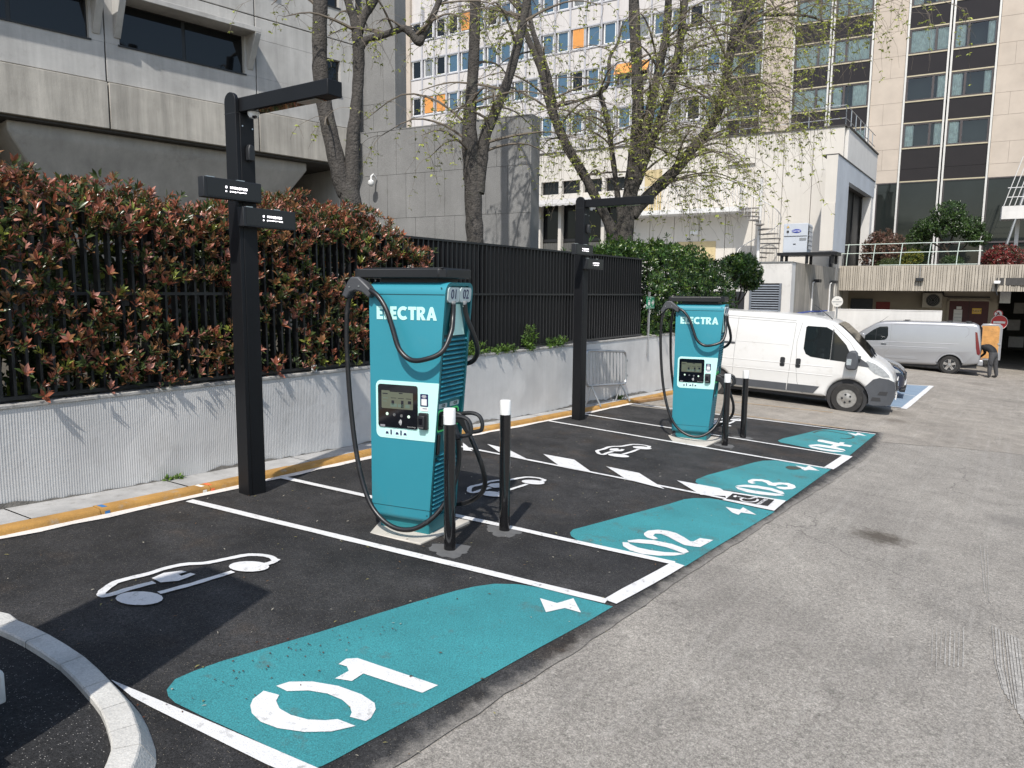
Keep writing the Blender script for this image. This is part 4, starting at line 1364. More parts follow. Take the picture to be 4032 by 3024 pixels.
# underbody and arches
mb = MB(); mb.bx(-3.95, .8, -.86, .86, .26, .40); mb.build('underbody', M_SEAM, van)
for xa in (0, -3.035):
    mb = MB(); mb.lathe([(.425, -.9), (.425, .9)], 20, (xa, 0, .36), 'y'); mb.build('wheel_housing', M_SEAM, van)
for sg in (-1, 1):
    for xa in (0, -3.035):
        wheel(van, xa, sg*(hw-.115), .345, .22, sg, 'steel')
    # front bumper wraps round to the arch
    C1.side([(.965, .62), (.955, .42), (.90, .27), (.56, .255)]+arch(0, .34, .455, -8, 42, 6)[0:]+[(.50, .84), (.62, .885), (.80, .865), (.93, .80)], sg, .012, 'front_bumper', M_DGREY, van, .10)
    # lower grey moulding
    C1.side([(-.64, .50), (-.72, .385), (-1.305, .385), (-1.305, .555), (-.60, .555)], sg, .012, 'side_moulding', M_DGREY, van)
    C1.side([(-1.325, .385), (-2.50, .385), (-2.50, .555), (-1.325, .555)], sg, .012, 'side_moulding', M_DGREY, van)
    C1.side([(-3.55, .385), (-3.97, .385), (-3.97, .555), (-3.50, .555)], sg, .012, 'side_moulding', M_DGREY, van)
    # side window of the cab door, with its quarter light
    wp = [(-.985, 1.93), (-1.02, 1.90), (-1.03, 1.40), (-.97, 1.28), (-.86, 1.225), (-.50, 1.195), (-.44, 1.20), (-.44, 1.86), (-.58, 1.93)]
    C1.side(wp, sg, .004, 'door_window', M_GLASS, van)
    C1.side([(-.415, 1.85), (-.415, 1.19), (.02, 1.165), (.06, 1.22), (-.13, 1.56)], sg, .004, 'quarter_window', M_GLASS, van)
    C1.side([(-.435, 1.90), (-.435, 1.19), (-.415, 1.19), (-.415, 1.88)], sg, .008, 'window_pillar', M_BLKP, van)
    C1.side([(-.02, 1.345), (-.08, 1.14), (.40, 1.10), (.34, 1.19), (.09, 1.35)], sg, .010, 'mirror_base', M_DGREY, van)
    # raised feature lines
    for z0 in (1.02, .82):
        mb = MB(); mb.prism([(sg*(hw-.01), z0+.022), (sg*(hw+.008), z0+.004), (sg*(hw-.01), z0-.03)], 'x', -3.9, -.35)
        C1.fin(mb, 'feature_line', M_VWHITE, van)
    mb = MB(); mb.prism([(sg*(hw-.03), 1.46), (sg*(hw+.006), 1.452), (sg*(hw-.02), 1.435)], 'x', -3.6, -1.35)
    C1.fin(mb, 'feature_line', M_VWHITE, van)
    # doors
    C1.seam([(-1.245, 1.98), (-1.285, 1.2), (-1.315, .34)], sg, vb, M_GAPL)
    C1.seam([(-1.11, 2.0), (-1.19, 1.55), (-1.16, 1.0), (-1.10, .62), (-1.02, .40), (-.93, .36)], sg, vb, M_GAPL)
    C1.seam([(-2.565, 2.02), (-2.60, 1.2), (-2.60, .34)], sg, vb, M_GAPL)
    C1.seam([(-3.8, 2.055), (-1.25, 2.035)], sg, vb, M_GAPL, .005)
    C1.seam([(-3.8, 2.005), (-1.25, 1.98)], sg, vb, M_GAPL, .004)
    C1.seam([(-.46, 2.0), (-.05, 1.62), (.16, 1.32)], sg, vb, M_GAPL, .004)
    C1.seam([(.16, 1.10), (.12, .80), (-.0, .80)], sg, vb, M_GAPL, .004)
    C1.side([(-3.3, 1.375), (-2.60, 1.375), (-2.60, 1.425), (-3.3, 1.425)], sg, .008, 'slide_rail', M_DGREY, van)
    for xh in (-1.115, -1.465):
        mb = MB(); mb.prism(rrect(xh-.055, xh+.055, .94, 1.16, .035), 'y', sg*(hw+.006), sg*(hw-.03))
        h_ = C1.fin(mb, 'door_handle', M_BLKP, van)
        mb = MB(); mb.prism(rrect(xh-.028, xh+.028, 1.0, 1.15, .02), 'y', sg*(hw+.026), sg*(hw))
        C1.fin(mb, 'handle_grip', M_BLKP, h_)
    # mirror
    mb = MB(); mb.prism([(-.02, 1.10), (.03, 1.02), (.22, 1.03), (.25, 1.12), (.22, 1.40), (.17, 1.46), (.06, 1.45), (.0, 1.36)], 'y', sg*1.02, sg*1.20)
    mb.xf(Matrix.Translation((-.08, 0, .0)))
    mr_ = mb.build('mirror', M_DGREY, van, bevel=.035, seg=3)
    MB().bx(.0, .20, sg*.90, sg*1.04, 1.27, 1.34).build('mirror_arm', M_DGREY, mr_)
    MB().bx(-.07, .03, sg*1.19, sg*1.206, 1.13, 1.27).build('mirror_indicator', M_HLAMP, mr_, bevel=.004)
    # headlamp
    mb = MB(); mb.prism([(.30, 1.21), (.34, 1.24), (.50, 1.19), (.68, 1.08), (.80, .955), (.82, .90), (.70, .905), (.52, .97), (.38, 1.08)], 'y', sg*(hw+.007), sg*(hw-.35))
    hl = C1.fin(mb, 'headlamp', M_HLAMP, van)
    MB().lathe([(.06, -.05), (.05, .0)], 14, (.60, sg*.80, 1.03), 'y').build('lamp_reflector', M_CHROME, hl)
    C1.side([(.62, .50), (.80, .50), (.82, .58), (.66, .58)], sg, .020, 'fog_lamp_slot', M_SEAM, van, .05)
    C1.side([(.50, .36), (.70, .36), (.68, .44), (.52, .44)], sg, .020, 'tow_slot', M_SEAM, van, .05)
# windscreen, bonnet seam, grille, plate
nrm = Vector((.80, 0, .72)).normalized()
mb = MB()
ws = []
for (x, z) in ((.415, 1.315), (.20, 1.535), (-.07, 1.805), (-.27, 1.975), (-.37, 2.02)):
    yy = .92-.16*(z-1.3)
    ws.append([(x+nrm.x*.012, s2*yy, z+nrm.z*.012) for s2 in (-1, -.5, 0, .5, 1)])
for row in ws: mb.v += row
for i in range(4):
    for j in range(4):
        a = i*5+j; mb.f.append((a, a+1, a+6, a+5)); mb.m.append(0)
mb.build('windscreen', M_GLASS, van, smooth=True, fix=True)
for yy in (-.45, .15):
    mb = MB(); mb.tube([(.46, yy, 1.30), (.40, yy+.2, 1.36), (.33, yy+.55, 1.44)], .012, 5)
    mb.build('wiper', M_BLKP, van)
mb = MB(); mb.bx(.945, .985, -.55, .55, .58, .80); mb.build('grille', M_BLKP, van, bevel=.01)
mb = MB(); mb.prism([(-.30, .84), (.30, .84), (.25, .47), (-.25, .47)], 'x', .955, .985); gr_ = mb.build('grille_frame', M_VWHITE, van, bevel=.01)
mb = MB(); mb.prism([(-.25, .80), (.25, .80), (.21, .52), (-.21, .52)], 'x', .98, .99); mb.build('grille_mesh', M_SEAM, gr_)
mb = MB(); mb.prism([(-.05, .60), (.05, .60), (.06, .68), (.02, .76), (-.04, .74), (-.06, .66)], 'x', .988, .998); mb.build('emblem', M_CHROME, gr_)
MB().bx(.97, .992, -.26, .26, .35, .46).build('number_plate', M_WHT, van)
mb = MB(); mb.tube([(-.52, -.5, 2.10), (-.56, -.5, 2.14), (-.95, -.5, 2.42)], [.014, .01, .004], 6); mb.build('antenna', M_BLKP, van)

# ------------------------------------------------------------------ silver van with an open rear door
rwc = Vector(G(3735, 1471))
YS = R(94.0)
hs = .96
hd = Vector((math.cos(YS), math.sin(YS))); lf = Vector((-math.sin(YS), math.cos(YS)))
org = rwc-lf*(hs-.10)
sv = thing('panel_van', 'silver panel van with its rear door open, parked before the ribbed concrete parapet', 'van', (org.x, org.y, gz(rwc.x, rwc.y)), YS)
sv.scale = (.985, .985, .985)
C2 = Car(hs, .05, .9, ((3.2, 4.4, .16), (4.0, 4.5, .10)), (3.3, 3.6, 3.9, 4.1, 4.3))
out = [(-.97, .42), (-1.0, .62), (-.985, 1.2), (-.93, 1.70), (-.88, 1.88), (-.74, 1.945), (.3, 1.975), (1.8, 1.975), (2.35, 1.955), (2.62, 1.90), (3.05, 1.62), (3.52, 1.26), (3.72, 1.18), (4.05, 1.09), (4.22, .98), (4.27, .75), (4.27, .45), (4.20, .28), (3.80, .27)]
out += arch(3.30, .33, .40, 0, 180, 12)+[(2.8, .30), (.5, .30)]+arch(0, .33, .405, 0, 180, 12)+[(-.5, .34)]
svb = C2.shell(out, .10, 'body', M_VSILV, sv)
MB().bx(-.9, 4.1, -.84, .84, .24, .38).build('underbody', M_SEAM, sv)
for xa in (0, 3.30):
    MB().lathe([(.385, -.88), (.385, .88)], 20, (xa, 0, .35), 'y').build('wheel_housing', M_SEAM, sv)
    for sg in (-1, 1):
        wheel(sv, xa, sg*(hs-.11), .345, .215, sg, 'alloy')
for sg in (-1, 1):
    C2.side([(2.20, 1.72), (2.235, 1.76), (2.50, 1.74), (2.72, 1.62), (3.02, 1.37), (3.16, 1.21), (3.08, 1.175), (2.55, 1.19), (2.30, 1.22), (2.22, 1.28), (2.185, 1.40)], sg, .004, 'door_window', M_GLASS, sv)
    C2.side([(2.62, 1.69), (2.60, 1.69), (2.62, 1.20), (2.64, 1.20)], sg, .008, 'window_pillar', M_BLKP, sv)
    C2.seam([(2.08, 1.90), (2.10, 1.3), (2.13, .85), (2.28, .72), (2.28, .32)], sg, svb, M_GAPL)
    C2.seam([(3.30, 1.22), (3.36, .95), (3.33, .80)], sg, svb, M_GAPL)
    for (xa, xb, z0) in ((-.25, 3.1, 1.145), (.05, 3.3, .975)):
        mb = MB(); mb.prism([(sg*(hs-.01), z0+.03), (sg*(hs+.010), z0+.004), (sg*(hs-.01), z0-.016)], 'x', xa, xb)
        C2.fin(mb, 'feature_line', M_VSILV, sv)
    C2.seam([(2.02, 1.84), (1.2, 1.85), (-.45, 1.83), (-.55, 1.75), (-.56, 1.55), (-.45, 1.42)], sg, svb, M_GAPL, .005)
    mb = MB(); mb.prism([(1.2, .60), (2.25, .60), (2.25, .52), (1.1, .50)], 'y', sg*(hs+.012), sg*(hs-.01)); C2.fin(mb, 'side_moulding', M_VSILV, sv)
    fl = arch(0, .33, .425, 15, 165, 12)
    C2.side(fl+[(x*1.12, .33+(z-.33)*1.12) for x, z in fl[::-1]], sg, .022, 'wheel_arch_flare', M_VSILV, sv)
    mb = MB(); mb.prism(rrect(2.22, 2.42, 1.045, 1.085, .018), 'y', sg*(hs+.03), sg*(hs-.01)); C2.fin(mb, 'door_handle', M_CHROME, sv)
    mb = MB(); mb.prism([(3.02, 1.18), (3.0, 1.40), (3.05, 1.47), (3.14, 1.46), (3.18, 1.20)], 'y', sg*(hs+.03), sg*(hs+.17)); mb.build('mirror', M_VSILV, sv, bevel=.03, seg=3)
    MB().bx(3.02, 3.14, sg*(hs-.08), sg*(hs+.06), 1.20, 1.27).build('mirror_arm', M_BLKP, sv)
    mb = MB(); mb.prism([(-.76, 1.64), (-.83, 1.62), (-.975, .86), (-.955, .76), (-.87, .80), (-.82, 1.05)], 'y', sg*(hs+.010), sg*(hs-.10)); C2.fin(mb, 'tail_lamp', M_RED, sv)
    for xx in (1.6, .1, -.55):
        MB().bx(xx-.10, xx+.10, sg*.62, sg*.70, 1.955, 2.0).build('roof_mount', M_BLKP, sv, bevel=.01)
mb = MB()
nrm = Vector((.62, 0, .78))
ws = []
for (x, z) in ((3.46, 1.32), (3.05, 1.63), (2.70, 1.86)):
    yy = .90-.22*(z-1.3)
    ws.append([(x+nrm.x*.012, s2*yy, z+nrm.z*.012) for s2 in (-1, -.5, 0, .5, 1)])
for row in ws: mb.v += row
for i in range(2):
    for j in range(4):
        a = i*5+j; mb.f.append((a, a+1, a+6, a+5)); mb.m.append(0)
mb.build('windscreen', M_GLASS, sv, smooth=True, fix=True)
MB().bx(-1.10, -.90, -.92, .92, .36, .58).build('rear_bumper', M_VSILV, sv, bevel=.04, seg=3)
MB().bx(-.995, -.97, -.80, .80, .60, 1.80).build('load_opening', M_SEAM, sv)
# open right-hand rear door, plywood on its inside
d_ = bpy.data.objects.new('rear_door', None); COL.objects.link(d_); d_.parent = sv; d_.location = (-.98, -.90, 0); d_.rotation_euler = (0, 0, R(8))
mb = MB(); mb.prism([(-.76, .46), (0, .44), (0, 1.80), (-.08, 1.90), (-.66, 1.90), (-.76, 1.80)], 'y', -.06, .0); mb.build('door_skin', M_VSILV, d_, bevel=.015)
mb = MB(); mb.prism([(-.66, .54), (-.05, .52), (-.05, 1.82), (-.60, 1.82), (-.66, 1.74)], 'y', -.001, .012); mb.build('plywood_lining', M_PLYW, d_)
MB().bx(-.73, -.62, .01, .03, 1.08, 1.14).build('door_latch', M_STEEL, d_)
MB().bx(-.745, -.715, -.02, .014, .54, 1.78).build('door_edge', M_VSILV, d_)
mb = MB(); mb.tube([(2.55, .45, 1.92), (2.45, .45, 1.98), (2.25, .45, 2.16)], [.012, .008, .003], 6); mb.build('antenna', M_BLKP, sv)

# ------------------------------------------------------------------ dark car between the vans
nc = Vector(G(3548, 1572))
YC = R(-85)
hd = Vector((math.cos(YC), math.sin(YC))); lf = Vector((-math.sin(YC), math.cos(YC)))
hc_ = .88
org = nc-hd*.86+lf*.55
car = thing('parked_car', 'dark navy car whose nose shows past the white van on the blue bay', 'car', (org.x, org.y, gz(org.x, org.y)), 0)
car.rotation_euler = (0, R(1.5), YC)
C3 = Car(hc_, .13, .75, ((.2, .95, .22), (.6, .95, .22)), (.0, .2, .4, .55, .7, .8))
out = [(.80, .20), (.90, .32), (.90, .55), (.84, .68), (.70, .79), (.42, .89), (.05, .95), (-.35, .98), (-.75, 1.22), (-1.15, 1.41), (-1.6, 1.47), (-2.3, 1.44), (-2.9, 1.32), (-3.2, 1.02), (-3.35, .92), (-3.38, .45), (-3.3, .26)]
out += [(-2.95, .2)]+arch(-2.58, .30, .35, 180, 0, 10)+[(-2.2, .2), (-.4, .2)]+arch(0, .30, .355, 180, 0, 10)+[(.45, .19)]
cb_ = C3.shell(out, .10, 'body', M_CNAVY, car)
for xa in (0, -2.58):
    MB().lathe([(.34, -.80), (.34, .80)], 18, (xa, 0, .31), 'y').build('wheel_housing', M_SEAM, car)
    for sg in (-1, 1):
        wheel(car, xa, sg*(hc_-.11), .31, .20, sg, 'alloy_grey')
for sg in (-1, 1):
    C3.side([(-.55, 1.06), (-.95, 1.28), (-1.5, 1.39), (-2.2, 1.37), (-2.75, 1.24), (-2.85, 1.02), (-1.6, 1.0)], sg, .004, 'side_window', M_GLASS, car)
    mb = MB(); mb.prism([(.28, .86), (.30, .885), (.50, .83), (.72, .74), (.80, .665), (.66, .67), (.42, .77)], 'y', sg*(hc_+.006), sg*(hc_-.30)); C3.fin(mb, 'headlamp', M_HLAMP, car)
    mb = MB(); mb.prism([(-.42, 1.0), (-.40, 1.13), (-.34, 1.15), (-.26, 1.08), (-.28, 1.0)], 'y', sg*(hc_-.02), sg*(hc_+.16)); mb.build('mirror', M_CNAVY, car, bevel=.02)
    C3.seam([(-.45, .97), (-.50, .5), (-.46, .24)], sg, cb_)
mb = MB(); mb.bx(.86, .915, -.46, .46, .45, .60); mb.build('grille', M_BLKP, car, bevel=.01)
for k in range(6):
    MB().bx(.90, .921, -.42, .42, .465+.022*k, .472+.022*k).build('grille_bar', M_CHROME, car)
MB().bx(.90, .925, -.26, .26, .32, .43).build('number_plate', M_WHT, car)
mb = MB(); mb.bx(.80, .93, -.62, .62, .17, .26); mb.build('front_lip', M_BLKP, car, bevel=.015)
mb = MB()
for x, z in ((-.33, .995), (-.75, 1.235), (-1.08, 1.395)):
    mb.v += [(x+.006, s2*(.78-.22*(z-.9)), z+.012) for s2 in (-1, 0, 1)]
mb.f = [(0, 1, 4, 3), (1, 2, 5, 4), (3, 4, 7, 6), (4, 5, 8, 7)]; mb.m = [0]*4
mb.build('windscreen', M_GLASS, car, smooth=True, fix=True)

# ------------------------------------------------------------------ worker bending into the silver van
def person(label, loc, rz):
    V, E, Rd = [], [], []
    def vtx(p, r):
        V.append(p); Rd.append(r); return len(V)-1
    def chain(start, pts):
        k = start
        for p, r in pts:
            j = vtx(p, r); E.append((k, j)); k = j
        return k
    pel = vtx((0, 0, .93), (.15, .13))
    sp1 = chain(pel, [((.10, 0, 1.06), (.175, .15)), ((.26, 0, 1.15), (.20, .16)), ((.40, 0, 1.15), (.19, .15))])
    nk = chain(sp1, [((.52, 0, 1.10), (.06, .06)), ((.60, 0, 1.04), (.085, .085)), ((.68, 0, .96), (.075, .085))])
    tips = []
    for s in (-1, 1):
        chain(pel, [((.0, s*.10, .86), (.11, .115)), ((.02+.03*s, s*.15, .50), (.085, .085)), ((-.02+.05*s, s*.18, .13), (.07, .07)), ((-.01+.05*s, s*.17, .05), (.05, .045)), ((.14+.05*s, s*.19, .035), (.045, .032))])
        el = chain(sp1, [((.42, s*.17, 1.12), (.075, .075)), ((.40, s*.24, .88), (.052, .052)), ((.56, s*.20, .72), (.038, .038))])
        pa = chain(el, [((.64, s*.19, .69), (.032, .022))])
        for q, (dy, ln) in enumerate(((-.030, .065), (-.010, .075), (.012, .07), (.032, .055))):
            chain(pa, [((.67, s*.19+dy, .675), (.010, .010)), ((.67+ln*.7, s*.19+dy*1.2, .645), (.009, .009)), ((.67+ln*.8, s*.19+dy*1.2, .615), (.008, .008))])
        chain(pa, [((.655, s*.145, .68), (.011, .011)), ((.685, s*.13, .665), (.009, .009))])
    me = bpy.data.meshes.new('body_skin')
    me.from_pydata(V, E, [])
    o = bpy.data.objects.new('body_skin', me); COL.objects.link(o)
    sk = o.modifiers.new('skin', 'SKIN')
    sk.use_smooth_shade = True
    for i, q in enumerate(Rd):
        me.skin_vertices[0].data[i].radius = q
    me.skin_vertices[0].data[0].use_root = True
    sb = o.modifiers.new('sub', 'SUBSURF'); sb.levels = 2; sb.render_levels = 2
    bpy.context.view_layer.update()
    m2 = bpy.data.meshes.new_from_object(o.evaluated_get(bpy.context.evaluated_depsgraph_get()))
    bpy.data.objects.remove(o)
    m2.materials.clear()
    for m_ in (mat('black_work_jacket', (.008, .009, .011), .8, var=.2, scale=14), mat('dark_grey_work_trousers', (.05, .05, .053), .85, var=.25, scale=12),
               mat('grey_work_shoes', (.03, .03, .032), .7), mat('skin', (.42, .26, .18), .55), mat('dark_hair', (.02, .015, .012), .7)):
        m2.materials.append(m_)
    for p in m2.polygons:
        c = p.center
        k = 0
        if c.x < .16 and c.z < .96: k = 1
        if c.z < .085: k = 2
        if c.x > .60 and c.z < .71: k = 3
        if c.x > .555 and c.z > .88: k = 3 if c.z < .96 else 4
        p.material_index = k
        p.use_smooth = True
    t = thing('person', label, 'person', loc, rz)
    b = bpy.data.objects.new('body', m2); COL.objects.link(b); b.parent = t
    for s in (-1, 1):
        MB().bx(-.07, .03, s*.235-.02, s*.235+.015, .50, .66).build('trouser_pocket', MATS['dark_grey_work_trousers'], t, bevel=.015)
    return t
pp = Vector(G(3858, 1473))
pp = Vector((31.1, -1.50))
person('worker in black jacket and grey work trousers bending into the silver van', (pp.x, pp.y, gz(pp.x, pp.y)), R(70))
# ================================================================== BUILDINGS
def conc(name, col, board=.0, **k):
    a = dict(rough=.88, var=.16, scale=1.2, streak=.18, bump=.3, bscale=40, dirt=(.20, .185, .16), dirt_amt=.45, dirt_scale=1.8)
    a.update(k)
    return mat(name, col, **a)
M_CON = conc('pale_smooth_concrete', (.43, .42, .40))
M_CONB = conc('board_marked_concrete', (.40, .375, .33), streak=.34)
M_CONC2 = conc('corbel_concrete', (.42, .40, .37), streak=.14)
M_DARKC = mat('shaded_concrete', (.06, .057, .054), .9, var=.15)  # darkened so the undercut's shade sits in the colour; roof edges share it
M_WINF = mat('dark_window_frame', (.012, .012, .013), .45, var=.05)
M_PANE = mat('dark_window_pane', (.006, .007, .008), .03, var=0, spec=.42)
M_DGL = mat('dark_dull_glass', (.012, .013, .014), .12, var=.2, scale=.5, spec=.25)
M_PANEB = mat('reflecting_pane', (.10, .17, .22), .02, var=.25, scale=.35, spec=1.0, metal=.55)
M_PANEG = mat('grey_blind_pane', (.18, .19, .19), .05, var=.2, scale=.3, spec=.8)
M_GRAN = mat('grey_granite', (.20, .20, .197), .75, var=.14, scale=1.0, streak=.10, speck=.22, speck_scale=60, dirt=(.12, .12, .105), dirt_amt=.5, dirt_scale=1.5)
M_GRAND = mat('granite_joint', (.11, .11, .105), .9, var=.05)
M_CREAM = conc('cream_panel', (.58, .545, .49), streak=.05, dirt=(.45, .42, .37), dirt_amt=.25, dirt_scale=.8, var=.05, scale=.5, bump=.1)
M_WHTF = conc('white_facade_panel', (.545, .52, .505), streak=.10, dirt=(.45, .42, .39), dirt_amt=.25, dirt_scale=.6, var=.05, scale=.4, bump=.05)
M_MULL = mat('pale_grey_mullion', (.40, .40, .425), .6, var=.08, scale=2)
M_BEIGE = mat('beige_stone', (.455, .392, .328), .8, var=.12, scale=.6, dirt=(.42, .34, .27), dirt_amt=.5, dirt_scale=.9)
M_BROWN = mat('brown_black_spandrel', (.018, .0145, .015), .3, var=.1, scale=1, spec=.28)
M_BRFR = mat('brown_window_frame', (.060, .050, .050), .4, var=.05)
M_GOLD = mat('pale_gold_trim', (.46, .40, .28), .4, metal=.3, var=.05)
M_SILM = mat('silver_mullion', (.62, .60, .56), .4, metal=.3, var=.05)
M_CURT = mat('pale_curtain', (.80, .84, .82), .9, var=.2, scale=6)
M_ORNG = mat('orange_blind', (.62, .27, .07), .8, var=.08, scale=3)
M_RIBC = conc('ribbed_parapet_concrete', (.40, .36, .30), streak=.25, dirt=(.17, .15, .125), dirt_amt=.7, dirt_scale=1.2)
M_LWHT = conc('white_render', (.62, .605, .58), streak=.08, var=.06, dirt_amt=.3)
M_OCHRE = mat('ochre_door', (.50, .40, .22), .7, var=.08)
M_WRAIL = mat('white_painted_steel', (.62, .61, .59), .5, var=.06)

# ------------------------------------------------------------------ board-marked concrete building on the left
A0, AYAW = (5.83, 12.35), R(-9)
cb = thing('concrete_building', 'raw concrete building with hooded dark windows behind the red hedge', 'building', (A0[0], A0[1], 0), AYAW)
BW = 3.04
TOPZ = 11.6
for k in range(-3, 2):
    s0, s1 = BW*k+.012, BW*(k+1)-.012
    if k == 1:
        s1 = 5.64
    # lower board-marked band, proud of the wall above
    MB().bx(s0, s1, -.06, .6, 5.02, 5.87).build('band_panel', M_CONB, cb, bevel=.012)
    for fl in range(3):
        zb = 5.893+1.97*fl
        sill, head, top = zb+.705, zb+1.50, zb+1.95
        w0, w1 = (s0+.25, s1-.25) if k < 1 else (s0+1.55, s1+.0)
        if k == 1:
            w0, w1 = s0+1.45, s1-.45
        MB().bx(s0, s1, 0, .5, zb, sill).build('wall_panel', M_CON, cb, bevel=.01)
        MB().bx(s0, w0, 0, .5, sill, head).build('wall_panel', M_CON, cb)
        MB().bx(w1, s1, 0, .5, sill, head).build('wall_panel', M_CON, cb)
        MB().bx(s0, s1, 0, .5, head, top).build('wall_panel', M_CON, cb, bevel=.01)
        wn = MB().bx(w0, w1, .10, .16, sill, head).build('window', M_WINF, cb)
        hw_ = (w1-w0)/2
        for q in range(2):
            MB().bx(w0+.04+hw_*q, w0+hw_*(q+1)-.03, .09, .12, sill+.045, head-.03).build('pane', M_PANE, wn)
        MB().bx(w0-.03, w1+.03, -.02, .10, sill-.02, sill+.012).build('sill', M_WINF, wn)
        if k < 1:
            # hood: slab and two tapering cheeks
            hd_ = MB().bx(w0-.10, w1+.18, -.42, .0, head+.0, head+.10).build('window_hood', M_CON, cb, bevel=.01)
            for (a, b) in ((w0-.10, w0+.02), (w1+.05, w1+.18)):
                mb = MB(); mb.prism([(.0, head), (-.42, head), (-.42, head-.02), (-.30, head-.22), (-.02, sill+.12), (.0, sill+.12)], 'x', a, b)
                mb.build('hood_cheek', M_CON, hd_, bevel=.008)
# undercut: corbel, soffit and dark recess
def corbel(x0, x1):
    # inverted trough: upright lip, then faces sloping in to a narrow foot
    lv_ = [(x0, x1, .22, 2.6, 4.972), (x0, x1, .22, 2.6, 4.80), (x0+.06, x1-.06, .27, 2.6, 4.70), (x0+.75, x1-.65, .80, 2.6, 3.75), (x0+1.6, x1-1.5, 1.45, 2.6, 2.5)]
    mb = MB()
    for (a, b, y0, y1, z) in lv_:
        mb.v += [(a, y0, z), (b, y0, z), (b, y1, z), (a, y1, z)]
    for k in range(len(lv_)-1):
        for q in range(4):
            q2 = (q+1) % 4
            mb.f.append((4*k+q, 4*k+4+q, 4*k+4+q2, 4*k+q2)); mb.m.append(0)
    mb.f += [(0, 1, 2, 3), tuple(4*(len(lv_)-1)+q for q in (3, 2, 1, 0))]; mb.m += [0, 0]
    mb.build('corbel', M_CONC2, cb, bevel=.025, fix=True)
corbel(-1.62, 4.36)
corbel(-8.9, -2.9)
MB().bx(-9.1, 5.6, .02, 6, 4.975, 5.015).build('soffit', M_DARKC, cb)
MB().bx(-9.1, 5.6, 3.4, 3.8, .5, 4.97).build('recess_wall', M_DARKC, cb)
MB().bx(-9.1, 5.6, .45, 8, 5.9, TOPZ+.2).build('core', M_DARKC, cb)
MB().bx(5.30, 5.64, .30, 8.0, .5, 4.97).build('end_wall', M_CON, cb)
# granite-clad stair tower at its end
st_ = thing('granite_stair_tower', 'tall grey granite stair tower rising at the concrete building end', 'tower', (11.78, 11.6, 0), R(97))
def slabs(parent, s0, s1, z0, z1, pw, ph, m, y=.0, shift=True, name='granite_slab', g=.008, th=.03, rng=None):
    """facade of slabs in the parent's x-z plane, outward +y"""
    row = 0
    z = z0
    while z < z1-.05:
        zt = min(z+ph, z1)
        x = s0-(pw*.5 if (shift and row % 2) else 0)
        while x < s1-.02:
            a, b = max(x, s0), min(x+pw, s1)
            if b-a > .05:
                MB().bx(a+g/2, b-g/2, y, y+th+rnd.uniform(-.003, .003), z+g/2, zt-g/2).build(name, m, parent)
            x += pw
        z = zt; row += 1
MB().bx(-.92, .9, -.4, -.002, .5, 16).build('wall_core', M_GRAND, st_)
slabs(st_, -.92, .9, 5.0, 12, .62, 1.55, M_GRAN)
MB().bx(-.97, -.92, -.42, .035, .5, 16).build('end_return', M_GRAN, st_)

# ------------------------------------------------------------------ free-standing granite wall
gw = thing('granite_wall', 'grey granite slab wall standing behind the forked trunk', 'wall', (11.6, 11.6, 0), R(97))
MB().bx(-4.70, .6, -.38, -.002, .9, 5.83).build('wall_core', M_GRAND, gw)
slabs(gw, -4.70, .6, 1.70, 5.845, .55, 1.035, M_GRAN)
MB().bx(-4.735, -4.70, -.40, .03, .9, 5.85).build('end_slab', M_GRAN, gw)
MB().bx(-4.735, .6, -.40, .034, 5.845, 5.87).build('coping', M_GRAN, gw)
cm = thing('wall_camera', 'white dome camera on a bracket at the granite wall', 'camera', (11.62, 11.05, 4.62), R(97))
MB().tube([(0, .03, .12), (0, .14, .2), (0, .22, .14), (0, .22, .05)], .022, 8).build('bracket', M_WHT, cm, smooth=True)
MB().lathe([(.03, .06), (.075, .03), (.08, -.03), (.05, -.08), (.01, -.10)], 14, (0, .22, 0)).build('camera_dome', M_WHT, cm, smooth=True)

# ------------------------------------------------------------------ tower with brown-black window bays
T0, TYAW = (49.0, 0.0), R(95)
tw = thing('hotel_tower', 'tall beige stone tower with brown-black window bays and curtains', 'building', (T0[0], T0[1], 0), TYAW)
MB().bx(-12, 15.0, -12, -.95, -1.2, 26).build('core', M_DARKC, tw)
PER = 6.32
levels = [10.61, 13.26, 15.91, 18.56, 21.2]
# shared window meshes
fr = MB()
fr.bx(0, 2.10, -.10, .02, 0, .10); fr.bx(0, 2.10, -.10, .02, 1.31, 1.41); fr.bx(0, .10, -.10, .02, .10, 1.31); fr.bx(2.0, 2.10, -.10, .02, .10, 1.31); fr.bx(.66, .78, -.10, .02, .10, 1.31)
FRM = fr.mesh('window_frame', M_BRFR)
fr2 = MB()
fr2.v = [(2.10-x, y, z) for x, y, z in fr.v]; fr2.f = [q[::-1] for q in fr.f]; fr2.m = fr.m
FRM2 = fr2.mesh('window_frame', M_BRFR)
def clearpane():
    m = bpy.data.materials.new('hotel_window_glass')
    m.use_nodes = True
    n, l = m.node_tree.nodes, m.node_tree.links
    n.clear()
    o = n.new('ShaderNodeOutputMaterial')
    tr = n.new('ShaderNodeBsdfTransparent'); tr.inputs[0].default_value = (.82, .90, .88, 1)
    gl = n.new('ShaderNodeBsdfGlossy'); gl.inputs['Roughness'].default_value = .02
    fz = n.new('ShaderNodeFresnel'); fz.inputs[0].default_value = 1.5
    ad = n.new('ShaderNodeMath'); ad.operation = 'MULTIPLY_ADD'; ad.inputs[1].default_value = 1.0; ad.inputs[2].default_value = .03
    mx = n.new('ShaderNodeMixShader')
    l.new(fz.outputs[0], ad.inputs[0]); l.new(ad.outputs[0], mx.inputs[0]); l.new(tr.outputs[0], mx.inputs[1]); l.new(gl.outputs[0], mx.inputs[2]); l.new(mx.outputs[0], o.inputs[0])
    return m
M_HGL = clearpane()
